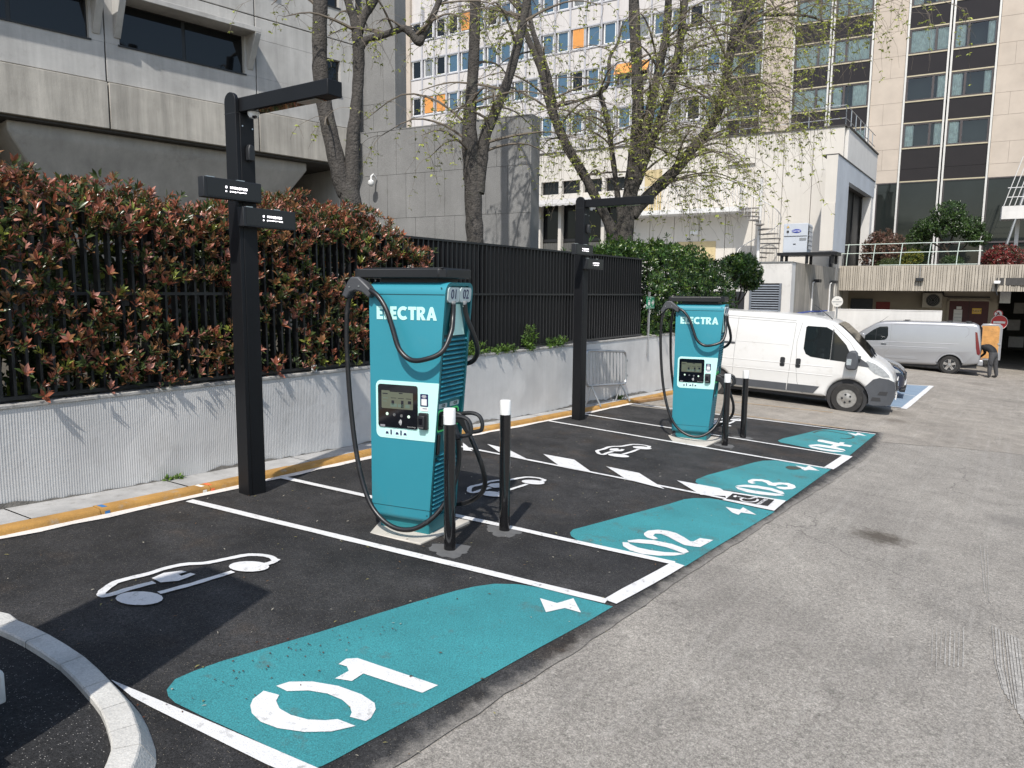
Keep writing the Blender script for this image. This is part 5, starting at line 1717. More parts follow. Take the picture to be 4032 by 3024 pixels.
P1 = MB().add([(.10, -.04, .10), (.66, -.04, .10), (.66, -.04, 1.31), (.10, -.04, 1.31)], [(3, 2, 1, 0)]).mesh('pane', M_HGL)
P2 = MB().add([(.78, -.04, .10), (2.0, -.04, .10), (2.0, -.04, 1.31), (.78, -.04, 1.31)], [(3, 2, 1, 0)]).mesh('pane', M_HGL)
P1m = MB().add([(1.44, -.04, .10), (2.0, -.04, .10), (2.0, -.04, 1.31), (1.44, -.04, 1.31)], [(3, 2, 1, 0)]).mesh('pane', M_HGL)
P2m = MB().add([(.10, -.04, .10), (1.32, -.04, .10), (1.32, -.04, 1.31), (.10, -.04, 1.31)], [(3, 2, 1, 0)]).mesh('pane', M_HGL)
SPN = MB().bx(0, 2.10, -.12, .0, 0, 1.14).mesh('spandrel', M_BROWN)
TRM = MB().bx(0, 2.10, -.05, .045, -.035, .035).mesh('gold_trim', M_GOLD)
def curtain(x0, x1):
    mb = MB(); n = max(4, int((x1-x0)/.05))
    for i in range(n+1):
        x = x0+(x1-x0)*i/n
        y = -.09+.02*(1 if i % 2 else -1)
        mb.v += [(x, y, .08), (x, y, 1.33)]
    mb.f = [(2*i, 2*i+1, 2*i+3, 2*i+2) for i in range(n)]; mb.m = [0]*n
    return mb
cidx = 0
for c in range(-1, 3):
    xa = .05+PER*c
    for half in range(2):
        if c == 2 and half: continue
        xs = xa+2.24*half+.02
        for li, zb in enumerate(levels):
            if c == -1 and li < 0: continue
            wn = inst(FRM if half else FRM2, 'window', tw, (xs, 0, zb))
            if half:
                inst(P1, 'pane', wn); inst(P2, 'pane', wn)
            else:
                inst(P1m, 'pane', wn); inst(P2m, 'pane', wn)
            q = rnd.random()
            spans = []
            if c == 1 or (li >= 2 and half):
                spans = [(.08, 2.02)] if q < .6 else [(.08, .9), (1.5, 2.02)]
            else:
                spans = [(1.50, 2.02)] if half == 0 else [(.08, .5)]
                if q < .5: spans.append((1.55, 2.0) if half else (.1, .45))
            for (a, b) in spans:
                curtain(a, b).build('curtain', M_CURT, wn)
            inst(SPN, 'spandrel', tw, (xs, 0, zb-1.19))
            inst(TRM, 'gold_trim', tw, (xs, 0, zb-.01))
            inst(TRM, 'gold_trim', tw, (xs, 0, zb+1.43))
        inst(SPN, 'spandrel', tw, (xs, 0, 8.70), scl=(1, 1, .62))
        inst(TRM, 'gold_trim', tw, (xs, 0, 8.68))
    # interiors behind the panes and silver mullions
    for x, wd in ((xa-.05, .10), (xa+2.13, .10), (xa+2.30, .10), (xa+4.40, .10)):
        if c == 2 and x > xa+2.2: continue
        MB().bx(x-wd/2+.02, x+wd/2+.02, -.1, .12, 3.0 if c >= 0 else 8.6, 24).build('mullion', M_SILM, tw)
    # beige stone pier to the left of each bay
    if c == 2: continue
    x0, x1 = xa+4.48, xa+PER-.10
    for zb in [9.42-1.45+.0]+[8.70]:
        pass
    zs = [8.66, 9.40, 10.60, 12.05, 13.26, 14.70, 15.91, 17.32, 18.56, 19.97, 21.2, 22.6, 24]
    for i in range(len(zs)-1):
        if i % 2:
            xm = x0+rnd.uniform(.4, .6)*(x1-x0)
            cut = [(x0, xm), (xm, x1)]
        else:
            cut = [(x0, x1)]
        for a, b in cut:
            MB().bx(a+.004, b-.004, -.3, .03+rnd.uniform(0, .004), zs[i]+.006, zs[i+1]-.006).build('stone_panel', M_BEIGE, tw)
# room backs
MB().bx(-12, 15.0, -.9, -.60, 8.6, 24).build('room_back', mat('dim_room', (.045, .055, .055), .9, var=.1), tw)
# right-hand beige wall runs on past the last bay is the pier of bay -1; lobby glazing below
for (a, b) in ((-6.3, -.06), (.02, 2.12), (2.36, 4.40), (4.55, 5.6)):
    lb = MB().bx(a, b, -.10, -.02, 3.0, 8.62).build('lobby_window', mat('lobby_glass', (.014, .017, .016), .04, var=.3, scale=.4, spec=.4), tw)
    MB().bx(a, b, -.04, .03, 8.60, 8.70).build('lobby_head', M_BRFR, lb)
    MB().bx(a, b, -.04, .03, 5.0, 5.10).build('lobby_rail', M_BRFR, lb)
    MB().bx(b-.05, b, -.04, .03, 3.0, 8.6).build('lobby_stile', M_BRFR, lb)
MB().bx(5.62, 15.0, -.30, .0, -1, 8.62).build('base_wall', M_LWHT, tw)

# ------------------------------------------------------------------ white office slab with window grid
ox, oy = T0[0]+math.cos(TYAW)*17.6, T0[1]+math.sin(TYAW)*17.6
of = thing('office_building', 'white office slab with rows of blue windows and orange blinds behind the trees', 'building', (ox, oy, 0), R(92))
MB().bx(-2.55, 27.5, -10, -.26, 0, 27).build('core', M_WHTF, of)
WP = 1.25
rows = [10.58, 13.53, 16.46, 19.41, 22.35]
fw_ = MB(); fw_.bx(0, .92, -.16, -.04, 0, .07); fw_.bx(0, .92, -.16, -.04, 1.35, 1.42); fw_.bx(0, .07, -.16, -.04, .07, 1.35); fw_.bx(.85, .92, -.16, -.04, .07, 1.35)
OFR = fw_.mesh('window', M_WHT)
OP = [MB().bx(.07, .85, -.15, -.12, .07, 1.35).mesh('pane', m) for m in (M_PANEB, M_PANEB, M_PANE, M_PANEG)]
SPA = MB().bx(0, 1.13, -.26, -.02, 0, 1.38).mesh('spandrel_panel', M_WHTF)
SIL = MB().bx(0, 1.13, -.2, .02, -.04, .06).mesh('sill', M_MULL)
blinds = {(17, 2), (16, 2), (6, 3), (14, 4), (2, 2), (3, 2)}
for c in range(-2, 19):
    s = c*WP+.10
    MB().bx(s-.075, s+.045, -.26, .06, 6, 25).build('mullion', M_MULL, of)
    for r_, zb in enumerate(rows):
        wn = inst(OFR, 'window', of, (s+.13, 0, zb))
        k = rnd.choice((0, 0, 1, 2, 3)) if c > 6 else rnd.choice((0, 1, 2, 3))
        if c > 15: k = rnd.choice((2, 3, 2))
        inst(OP[k], 'pane', wn)
        inst(SPA, 'spandrel_panel', of, (s+.055, 0, zb-1.50))
        inst(SIL, 'sill', of, (s+.055, 0, zb-.06))
        inst(SIL, 'lintel', of, (s+.055, 0, zb+1.46))
        if (c, r_) in blinds:
            if c in (2, 3):
                mb = MB(); mb.add([(-.12, .0, 1.42), (1.10, .0, 1.42), (1.10, .55, .60), (-.12, .55, .60), (-.12, .02, 1.44), (1.10, .02, 1.44), (1.10, .57, .62), (-.12, .57, .62)],
                                  [(3, 2, 1, 0), (4, 5, 6, 7), (0, 1, 5, 4), (1, 2, 6, 5), (2, 3, 7, 6), (3, 0, 4, 7)])
                mb.build('awning', M_ORNG, wn)
            else:
                MB().bx(.02, .90, -.06, -.03, .12, 1.40).build('blind', M_ORNG, wn)
MB().bx(23.85, 26.4, -.3, .03, 0, 27).build('end_wall', M_BEIGE, of)

# ------------------------------------------------------------------ low white building with gallery and spiral stair
B0, BYAW = (33.0, 0.0), R(94)
lo = thing('low_white_building', 'low cream building with gallery in front of the tower', 'building', (B0[0], B0[1], 0), BYAW)
pj = [4.51, 5.72, 6.93, 8.14, 9.35, 10.56, 11.77, 12.98, 14.2, 15.4, 16.6, 17.8, 19.0, 20.2, 21.4]
for i in range(len(pj)-1):
    a, b = pj[i]+.012, pj[i+1]-.012
    if i in (3,):      # shallow recess
        MB().bx(a, b+.0, -.3, .0, 3.0, 7.4).build('facade_panel', M_CREAM, lo)
        MB().bx(a, b, -.3, -.12, 7.4, 7.8).build('facade_panel', M_CREAM, lo)
        MB().bx(a, b, -.3, .0, 7.82, 9.05).build('facade_panel', M_CREAM, lo)
    elif i < 8:
        MB().bx(a, b, -.3, .0, -1.2, 9.05).build('facade_panel', M_CREAM, lo)
    else:              # glazed restaurant side
        MB().bx(a, b, -.3, .0, 7.65, 9.05).build('facade_panel', M_CREAM, lo)
        MB().bx(a, b, -.3, .0, 6.75, 7.0).build('facade_panel', M_CREAM, lo)
        sw = MB().bx(a, b, -.3, -.2, 7.0, 7.65).build('strip_window', M_DGL, lo)
        MB().bx(a-.05, a+.12, -.25, .05, 3.0, 7.65).build('column', M_CREAM, lo)
        gl_ = MB().bx(a+.12, b, -.45, -.35, 3.0, 6.45).build('shopfront_window', M_DGL, lo)
        MB().bx(a+.12, b, -.36, -.30, 4.6, 4.75).build('transom', M_WINF, gl_)
        mb = MB()
        n = 16
        for q in range(n+1):
            x = a+.12+(b-a-.12)*q/n
            mb.v += [(x, -.33+.02*(q % 2), 3.0), (x, -.33+.02*(q % 2), 4.55)]
        mb.f = [(2*q, 2*q+1, 2*q+3, 2*q+2) for q in range(n)]; mb.m = [0]*n
        mb.build('net_curtain', mat('grey_net_curtain', (.09, .09, .085), .9), gl_)
MB().bx(4.51, 22, -7.4, -.46, -1.2, 9.02).build('core', M_CREAM, lo)
MB().bx(4.45, 22, -.4, .05, 9.05, 9.11).build('roof_edge', M_DARKC, lo)
# scalloped awning
mb = MB()
n = 40
for q in range(n+1):
    x = 14.3+7*q/n
    mb.v += [(x, .02, 6.75), (x, .85, 6.42), (x, .86, 6.30+.05*(q % 2))]
for q in range(n):
    mb.f += [(3*q, 3*q+3, 3*q+4, 3*q+1), (3*q+1, 3*q+4, 3*q+5, 3*q+2)]; mb.m += [0, 0]
mb.build('awning', mat('grey_awning', (.40, .39, .38), .8, var=.1), lo)
# gallery
gal = MB().bx(8.2, 14.0, .0, 1.15, 5.62, 5.82).build('gallery_deck', M_WRAIL, lo)
bal = MB().bx(-.011, .011, 1.09, 1.11, 5.82, 6.90).mesh('baluster', M_WRAIL)
x = 8.3
while x < 14.0:
    inst(bal, 'baluster', gal, (x, 0, 0)); x += .125
MB().bx(8.2, 14, 1.085, 1.115, 6.89, 6.93).build('handrail', M_WRAIL, gal)
MB().bx(12.45, 13.3, .0, .03, 5.83, 7.85).build('gallery_door', M_OCHRE, lo)
MB().bx(9.75, 11.6, .0, .04, 2.5, 4.42).build('service_door', M_OCHRE, lo)
MB().bx(10.6, 10.95, .0, .1, 4.75, 4.95).build('wall_light', M_WHT, lo)
# spiral stair
ss = thing('spiral_staircase', 'white steel spiral staircase dropping from the gallery of the cream building', 'staircase', (0, 0, 0), 0)
cxs = Vector((B0[0]+math.cos(BYAW)*7.55-math.sin(BYAW)*1.25, B0[1]+math.sin(BYAW)*7.55+math.cos(BYAW)*1.25))
ss.location = (cxs.x, cxs.y, 0)
MB().lathe([(.07, 2.2), (.07, 6.95)], 12).build('column', M_WRAIL, ss, smooth=True)
TR = MB().prism([(.06, -.09), (.88, -.20), (.88, .20), (.06, .09)], 'z', -.02, .02).mesh('tread', mat('grey_steel_tread', (.20, .185, .17), .7))
NS = 18
for i in range(NS):
    z = 5.70-i*.19
    a = R(100)+i*R(24)
    inst(TR, 'tread', ss, (0, 0, z), (0, 0, a))
    for q in (-.5, .0, .5):
        aa = a+q*R(24)
        mb = MB(); mb.tube([(.87*math.cos(aa), .87*math.sin(aa), z-.0+q*-.19), (.87*math.cos(aa), .87*math.sin(aa), z+1.0-q*.19)], .010, 4)
        mb.build('baluster', M_WRAIL, ss)
mb = MB(); mb.tube([(.87*math.cos(R(100)+i*R(12)), .87*math.sin(R(100)+i*R(12)), 6.70-i*.095) for i in range(2*NS)], .02, 6)
mb.build('handrail', M_WRAIL, ss, smooth=True)
# side return of the low building along the yard
sd = thing('side_wing', 'grey rendered side wing with roof railing beside the tower', 'building', (33.02, 4.40, 0), 0)
MB().bx(0, 7.5, 0, .3, 7.40, 9.03).build('wing_wall', M_LWHT, sd)
MB().bx(-.06, 7.5, -.05, .32, 9.03, 9.10).build('roof_edge', M_DARKC, sd)
for k in range(7):
    MB().tube([(k*1.1, .15, 9.1), (k*1.1, .15, 10.0)], .02, 6).build('rail_post', M_GALV, sd)
for z in (9.45, 9.98):
    MB().tube([(0, .15, z), (7.4, .15, z)], .016, 6).build('rail', M_GALV, sd)
    MB().tube([(0, .15, z), (-.3, 14, z)], .016, 6).build('rail', M_GALV, sd)
for k in range(9):
    MB().tube([(-.3*k*1.5/14, .15+k*1.5, 9.1), (-.3*k*1.5/14, .15+k*1.5, 10.0)], .02, 6).build('rail_post', M_GALV, sd)
# pale blue-grey entrance box hung on the corner
bxx = thing('entrance_box', 'pale blue-grey box with dark opening projecting at the cream building corner', 'building', (30.0, 4.16, 0), 0)
M_BLUG = mat('blue_grey_panel', (.44, .47, .51), .6, var=.12, scale=.8)
MB().bx(.0, 2.4, .0, .25, 3.75, 7.45).build('side_panel', M_BLUG, bxx)
MB().bx(2.4, 8.7, .0, .25, 6.7, 7.45).build('side_beam', M_BLUG, bxx)
MB().bx(2.4, 8.7, .5, .6, 3.0, 6.75).build('opening_glass', M_WINF, bxx)
MB().bx(2.4, 8.7, .25, .5, 6.70, 6.75).build('opening_soffit', M_DARKC, bxx)
for x in (3.2, 4.6, 6.2):
    MB().bx(x-.05, x+.05, .45, .62, 3.0, 6.7).build('opening_mullion', M_WINF, bxx)
MB().bx(8.1, 8.7, .02, .4, 3.0, 6.7).build('end_pier', M_LWHT, bxx)
MB().bx(-.02, .0, .0, .42, 5.6, 7.45).build('front_panel', M_CREAM, bxx)
MB().bx(-.06, .0, -.0, .50, 3.75, 5.6).build('front_panel', M_CREAM, bxx)
MB().bx(.0, 8.7, -.02, .6, 7.45, 7.50).build('roof_edge', M_DARKC, bxx)

# ------------------------------------------------------------------ plant room with louvre, in front
L0 = (26.0, 0.0)
pr = thing('plant_room', 'white rendered plant room with louvre beneath the air conditioner', 'building', (L0[0], L0[1], 0), R(94))
MB().bx(4.62, 13, -6.5, .0, -1.2, 3.13).build('wall', M_LWHT, pr)
MB().bx(4.60, 13, -6.5, .03, 3.13, 3.17).build('roof_edge', M_GALV, pr)
lv = MB().bx(4.93, 6.03, .0, .05, 1.0, 2.40).build('louvre', M_WINF, pr)
for k in range(15):
    z = 1.08+k*.088
    mb = MB(); mb.prism([(.05, z), (.09, z-.02), (.09, z-.012), (.05, z+.03)], 'x', 5.0, 5.96)
    mb.build('louvre_slat', mat('grey_louvre_slat', (.16, .18, .21), .5), lv)
for (a, b) in ((4.93, 5.0), (5.96, 6.03)):
    MB().bx(a, b, .05, .10, 1.0, 2.40).build('louvre_stile', mat('grey_louvre_slat', (.16, .18, .21), .5), lv)
MB().bx(6.22, 7.85, .0, .06, .9, 2.10).build('grey_gate', mat('dark_slatted_gate', (.02, .022, .026), .6), pr)
# concrete flank going back to the terrace
fk = thing('flank_wall', 'stained concrete flank wall with two thin pipes between plant room and parapet', 'wall', (26.3, 4.66, 0), R(-1.0))
MB().bx(0, 8.2, .0, .25, -1.2, 3.16).build('wall', conc('stained_flank_concrete', (.30, .275, .235), streak=.4), fk)
for x in (2.5, 5.4):
    MB().tube([(x, -.04, 1.3), (x, -.04, 2.45), (x+.25, -.10, 2.55)], .035, 6).build('pipe', M_WRAIL, fk)
    mb = MB(); mb.bx(x+.1, x+.5, -.25, -.05, 2.48, 2.60); mb.build('spotlight', M_BLKP, fk)
# air conditioner on a steel stand
ac = thing('air_conditioner', 'grey rooftop air conditioner with blue oval badge on black stand', 'air conditioner', (28.0, 0, 0), R(94))
M_ACG = mat('light_grey_cabinet', (.45, .48, .52), .45, var=.04)
MB().bx(4.62, 5.48, -.95, .0, 3.58, 4.66).build('cabinet', M_ACG, ac, bevel=.015)
MB().bx(4.60, 4.625, -.90, -.05, 3.70, 4.60).build('side_coil', mat('dark_coil', (.05, .05, .05), .6, var=.3, scale=60), ac)
for k in range(4):
    MB().bx(4.585, 4.602, -.90+.21*k, -.88+.21*k, 3.68, 4.62).build('coil_bar', M_ACG, ac)
for k in range(6):
    MB().bx(4.585, 4.600, -.90, -.05, 3.70+.17*k, 3.712+.17*k).build('coil_bar', M_ACG, ac)
MB().bx(4.64, 5.46, .0, .012, 4.18, 4.20).build('panel_joint', M_SEAM, ac)
MB().bx(4.66, 4.9, .0, .013, 4.03, 4.12).build('rating_plate', M_GALV, ac)
MB().bx(5.02, 5.12, .0, .014, 3.88, 3.91).build('handle_slot', M_BLKP, ac)
mb = MB(); mb.prism([(5.02+.17*math.cos(R(a)), 4.38+.065*math.sin(R(a))) for a in range(0, 360, 20)], 'y', .0, .016)
bd = mb.build('badge', mat('blue_badge', (.01, .03, .30), .4, var=0), ac)
me = textmesh('Carrier', .095, M_WHT, .001, .001)
me.transform(Matrix(((-1, 0, 0, 0), (0, 0, 1, 0), (0, 1, 0, 0), (0, 0, 0, 1))))
inst(me, 'badge_lettering', bd, (5.02, .019, 4.38))
mb = MB(); mb.prism([(5.28, 4.50), (5.38, 4.50), (5.33, 4.59)], 'y', .0, .014); mb.build('warning_label', mat('warning_yellow', (.7, .4, .1), .5), ac)
MB().bx(5.29, 5.37, .0, .014, 4.32, 4.40).build('switch', M_BLKP, ac)
sd_ = thing('steel_stand', 'black steel stand carrying the grey air conditioner over the plant room roof', 'stand', (28.0, 0, 0), R(94))
MB().bx(3.55, 5.66, -1.1, .12, 3.47, 3.575).build('deck', M_BLK, sd_)
for x in (3.7, 4.6, 5.5):
    for y in (-.95, .0):
        MB().bx(x-.05, x+.05, y-.05, y+.05, 3.16, 3.47).build('leg', M_BLK, sd_)

# ------------------------------------------------------------------ terrace: ribbed parapet, deck, railing, garage below
P0, PYAW = (34.0, 0.0), R(94)
pp_ = thing('terrace_parapet', 'ribbed concrete terrace parapet spanning above the garage', 'parapet', (P0[0], P0[1], 0), PYAW)
MB().bx(-14, 4.78, -.4, -.06, 2.20, 3.27).build('wall', M_RIBC, pp_)
x = 4.78
while x > -4.2:
    wd = rnd.choice((.045, .06, .09, .12))
    MB().bx(x-wd, x, -.07, rnd.choice((-.01, .0, .012)), 2.20, 3.265).build('rib', M_RIBC, pp_)
    x -= wd+.022
MB().bx(-14, -4.2, -.07, .0, 2.2, 3.265).build('end_panel', M_RIBC, pp_)
struct(MB().bx(34.2, 49.2, -16, 4.9, 2.75, 3.05).build('terrace_deck', M_DARKC))
rl = thing('terrace_railing', 'pale green steel railing with slanting posts on the terrace parapet', 'railing', (P0[0], P0[1], 0), PYAW)
M_MINTR = mat('pale_green_railing', (.50, .58, .52), .45, var=.06)
for x in (4.33, 3.28, 2.23, 1.17, .15):
    mb = MB(); mb.tube([(x, -.15, 3.25), (x-.01, -.15, 3.60), (x-.06, -.15, 4.22)], .019, 6); mb.build('post', M_MINTR, rl)
for z in (4.20, 3.82):
    MB().tube([(4.55, -.15, z-.02), (-.75, -.15, z+.02)], .017, 6).build('rail', M_MINTR, rl)
MB().tube([(3.0, -.05, 3.29), (-.6, -.05, 3.30)], .015, 6).build('rail', M_MINTR, rl)
lp = thing('flood_light', 'small black floodlight hanging from a thin rod on the ribbed parapet', 'floodlight', (P0[0], P0[1], 0), PYAW)
MB().bx(1.28, 1.58, .02, .16, 2.60, 2.74).build('lamp_head', M_BLKP, lp, bevel=.01)
MB().tube([(1.43, .02, 2.74), (1.43, .02, 3.27)], .015, 6).build('rod', M_GALV, lp)
# garage
gb = thing('garage_back_wall', 'shaded beige garage wall with red doors under the terrace', 'wall', (38.0, 0, 0), R(94))
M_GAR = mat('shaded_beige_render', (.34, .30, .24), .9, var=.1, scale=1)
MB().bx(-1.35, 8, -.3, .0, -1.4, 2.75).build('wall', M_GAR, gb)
dr = MB().bx(-.99, .55, .0, .05, -1.2, 1.77).build('double_door', mat('oxblood_door', (.075, .022, .024), .6, var=.1), gb)
MB().bx(-.235, -.22, .05, .058, -1.2, 1.77).build('door_gap', M_SEAM, dr)
MB().bx(-1.08, -.99, .0, .07, -1.2, 1.86).build('door_frame', M_GAR, gb)
MB().bx(.55, .64, .0, .07, -1.2, 1.86).build('door_frame', M_GAR, gb)
MB().bx(-1.08, .64, .0, .07, 1.77, 1.86).build('door_frame', M_GAR, gb)
for (a, b, z0, z1, m) in ((.02, .36, .55, 1.38, M_WHT), (.06, .26, 1.40, 1.52, M_WHT), (-.72, -.36, 1.20, 1.45, mat('yellow_notice', (.75, .45, .04), .5))):
    nt_ = MB().bx(a, b, .05, .056, z0, z1).build('notice', m, dr)
    for q in range(4):
        MB().bx(a+.03, b-.03, .056, .0565, z0+(z1-z0)*(.2+.18*q), z0+(z1-z0)*(.23+.18*q)).build('notice_line', M_GALV, nt_)
me = textmesh('T.D.S.T', .11, M_BLKP, .001, .001)
me.transform(Matrix(((-1, 0, 0, 0), (0, 0, 1, 0), (0, 1, 0, 0), (0, 0, 0, 1))))
inst(me, 'notice_lettering', dr, (-.54, .058, 1.325))
MB().bx(3.75, 4.72, .0, .08, .8, 1.83).build('dark_cabinet', mat('slate_cabinet', (.05, .055, .065), .6), gb)
MB().bx(3.0, 3.6, .0, .05, 1.0, 1.68).build('red_panel', mat('dull_red_panel', (.22, .035, .03), .6), gb)
MB().tube([(.95, .06, 2.6), (.8, .06, 2.0), (.6, .06, 1.95), (-1.0, .06, 1.95)], .03, 6).build('pipe', M_DARKC, gb)
cu = thing('condenser_unit', 'cream wall condenser with round fan grille beside the red doors', 'air conditioner', (38.0, 0, 0), R(94))
MB().bx(.86, 1.66, .0, .35, 1.45, 2.12).build('casing', mat('cream_casing', (.45, .42, .36), .6), cu, bevel=.02)
mb = MB(); mb.lathe([(.28, 0), (.28, .012), (.01, .012)], 24, (1.22, .35, 1.79), 'y'); fg = mb.build('fan_grille', M_BLKP, cu)
for k in range(4):
    mb = MB(); rr = .07+.06*k
    mb.tube([(1.22+rr*math.cos(R(a)), .366, 1.79+rr*math.sin(R(a))) for a in range(0, 361, 20)], .006, 4, False); mb.build('grille_ring', M_GALV, fg)
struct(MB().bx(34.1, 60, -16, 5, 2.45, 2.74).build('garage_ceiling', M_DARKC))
gp = thing('garage_passage', 'dark garage passage with stacked pale boxes beyond the red doors', 'passage', (38, 0, 0), R(94))
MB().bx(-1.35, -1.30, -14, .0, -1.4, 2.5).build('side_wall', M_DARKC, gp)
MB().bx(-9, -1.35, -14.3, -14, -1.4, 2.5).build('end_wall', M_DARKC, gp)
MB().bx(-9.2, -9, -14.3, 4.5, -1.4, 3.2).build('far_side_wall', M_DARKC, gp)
for (x, z, wd) in ((-1.9, .4, .5), (-2.1, 1.2, .4), (-2.0, -.4, .6)):
    MB().bx(x-wd, x, -3.2, -2.6, z, z+.5).build('pale_box', mat('grey_box', (.20, .19, .18), .8), gp)
MB().bx(-1.75, -1.35, -.6, .5, 1.7, 2.5).build('duct', M_GALV, gp)
# low white wall under the terrace, in front of the garage
lw = thing('low_white_wall', 'smooth white wall behind the silver van', 'wall', (33.2, 0, 0), R(94))
MB().bx(.45, 4.60, -.2, .0, -1.4, 1.36).build('wall_body', M_LWHT, lw)
MB().bx(.45, 4.60, -.21, .012, 1.36, 1.40).build('coping', M_LWHT, lw)
l2 = thing('low_white_wall', 'peeling white wall topped with blue hose along the stained flank', 'wall', (26.4, 4.42, 0), R(.6))
MB().bx(0, 6.9, .0, .2, -1.2, 1.30).build('wall_body', conc('peeling_white_paint', (.55, .54, .52), streak=.4), l2)
MB().tube([(0, .1, 1.32), (2, .08, 1.36), (4, .12, 1.33), (6.8, .1, 1.35)], .03, 6).build('hose', mat('blue_hose', (.02, .06, .3), .5), l2)

# ------------------------------------------------------------------ signs
def round_sign(label, loc, rz, r, m, zc, extra=None, pole=True):
    t = thing('round_sign', label, 'sign', loc, rz)
    if pole:
        MB().tube([(0, .02, -.1), (0, .02, zc+r*.8)], .03, 8).build('pole', M_GALV, t, smooth=True)
    mb = MB(); mb.lathe([(r, -.006), (r, .006)], 28, (0, -.02, zc), 'y'); pl_ = mb.build('sign_disc', m, t)
    if extra: extra(pl_)
    return t
M_SRED = mat('sign_red', (.42, .02, .02), .4, var=.03)
M_SWHT = mat('sign_white', (.66, .65, .62), .45, var=.04)
def mk_noentry(pl_): 
    MB().bx(-.21, .21, -.034, -.024, 1.955, 2.045).build('white_bar', M_SWHT, pl_)
    mb = MB(); mb.lathe([(.285, 0), (.30, 0), (.30, .012), (.285, .012)], 28, (0, -.034, 2.0), 'y', cap=False); mb.build('rim', M_SWHT, pl_)
def mk_nopd(pl_):
    mb = MB(); mb.lathe([(.135, 0), (.165, 0), (.165, .012), (.135, .012)], 24, (0, -.034, 2.33), 'y', cap=False); mb.build('red_rim', M_SRED, pl_, fix=True)
    mb = MB(); mb.prism([(-.115, 2.43), (-.095, 2.45), (.115, 2.23), (.095, 2.21)], 'y', -.036, -.026); mb.build('red_bar', M_SRED, pl_)
    mb = MB(); mb.prism([(-.02, 2.40), (.03, 2.40), (.04, 2.34), (.08, 2.24), (.05, 2.24), (.0, 2.31), (-.06, 2.24), (-.09, 2.25), (-.02, 2.34)], 'y', -.0345, -.026); mb.build('walking_figure', M_BLKP, pl_)
us_, vs__ = 35.2, -1.27
gzz = gz(us_, vs__)
SYAW = R(-86)
round_sign('red no-entry disc with white bar on a pole by the garage passage', (us_, vs__-.22, gzz), SYAW, .30, M_SRED, 2.0, mk_noentry)
round_sign('small white no-pedestrians disc with red rim by the garage passage', (us_+.05, vs__-.16, gzz+.02), SYAW, .165, M_SWHT, 2.33, mk_nopd)
def mk_txt(pl_):
    for k, wd in enumerate((.12, .36, .10)):
        MB().bx(-wd/2, wd/2, -.034, -.024, 2.50-.10*k, 2.525-.10*k).build('sign_text_line', M_GALV, pl_)
round_sign('plain white round sign on a pole before the peeling white wall', (30.6, 3.98, gz(30.6, 3.98)), SYAW, .215, M_SWHT, 2.42, mk_txt)
# assembly-point sign on its post against the wall
ap = thing('assembly_sign', 'green assembly point sign with white arrow on a steel post at the wall', 'sign', (12.72, 4.25, 0), 0)
MB().bx(-.022, .022, .0, .03, .70, 2.05).build('post', M_GALV, ap)
pl_ = MB().bx(-.17, .21, -.015, .0, 1.70, 1.95).build('sign_plate', mat('sign_green', (.01, .20, .10), .4, var=.02), ap)
MB().bx(-.16, .20, -.0165, -.0145, 1.71, 1.715).build('white_edge', M_SWHT, pl_)
MB().bx(-.16, .20, -.0165, -.0145, 1.935, 1.94).build('white_edge', M_SWHT, pl_)
mb = MB(); mb.prism([(.06, 1.845), (.12, 1.845), (.12, 1.89), (.185, 1.825), (.12, 1.76), (.12, 1.805), (.06, 1.805)], 'y', -.018, -.014); mb.build('arrow', M_SWHT, pl_)
for (dx, dz, s) in ((-.07, 0, 1), (-.105, .0, .8), (-.035, 0, .8)):
    mb = MB(); mb.prism([(dx-.012*s, 1.77), (dx+.012*s, 1.77), (dx+.016*s, 1.84), (dx-.016*s, 1.84)], 'y', -.018, -.014)
    mb.prism([(dx+.013*s*math.cos(R(a)), 1.862+.013*s*math.sin(R(a))) for a in range(0, 360, 45)], 'y', -.018, -.014); mb.build('people_figure', M_SWHT, pl_)
for (sx, sz) in ((-.145, 1.90), (.01, 1.90), (-.145, 1.735), (.01, 1.735)):
    q = 1 if sx < -.07 else -1
    mb = MB(); mb.prism([(sx, sz), (sx+.03*q, sz), (sx+.02*q, sz+.01), (sx, sz+.02)], 'y', -.018, -.014); mb.build('corner_arrow', M_SWHT, pl_)

# ------------------------------------------------------------------ small things along the wall
br = thing('crowd_barrier', 'grey steel crowd barrier leaning by the wall behind the far lamp post', 'barrier', (9.72, 4.10, 0), R(-1.5))
W_, zb_, zt_ = 1.55, .37, 1.0
slope = -.07
def bp_(x, z): return (x, .03*(z-zb_), z+slope*x)
fr_ = [bp_(x, z) for x, z in rrect(0, W_, zb_, zt_, .10, 5)]
MB().tube(fr_+[fr_[0]],   .024, 8, False).build('frame', M_GALV, br, smooth=True)
bar_i = 0
for k in range(11):
    x = .13*(k+1)
    MB().tube([bp_(x, zb_+.0), bp_(x, zt_)], .012, 6).build('bar', M_GALV, br, smooth=True)
for x in (.18, 1.33):
    for s in (-1, 1):
        gx = gz(9.72+x, 4.0)+.06
        MB().tube([bp_(x, zb_+.01), (x+.12*s*.6, -.17 if s > 0 else .06, gx)], .017, 6).build('leg', M_GALV, br, smooth=True)
for z in (.55, .84):
    MB().tube([bp_(W_, z), bp_(W_+.07, z), bp_(W_+.07, z-.04)], .012, 6).build('hook', M_GALV, br)
cupm = MB(); cupm.lathe([(.030, 1.125), (.034, 1.20), (.030, 1.20), (.028, 1.14)], 18)
cp_ = cupm.build('paper_cup', M_WHT, smooth=True); cp_.location = (3.72, 4.31, -.006)
tag(cp_, 'white paper cup left on top of the white wall', 'cup')
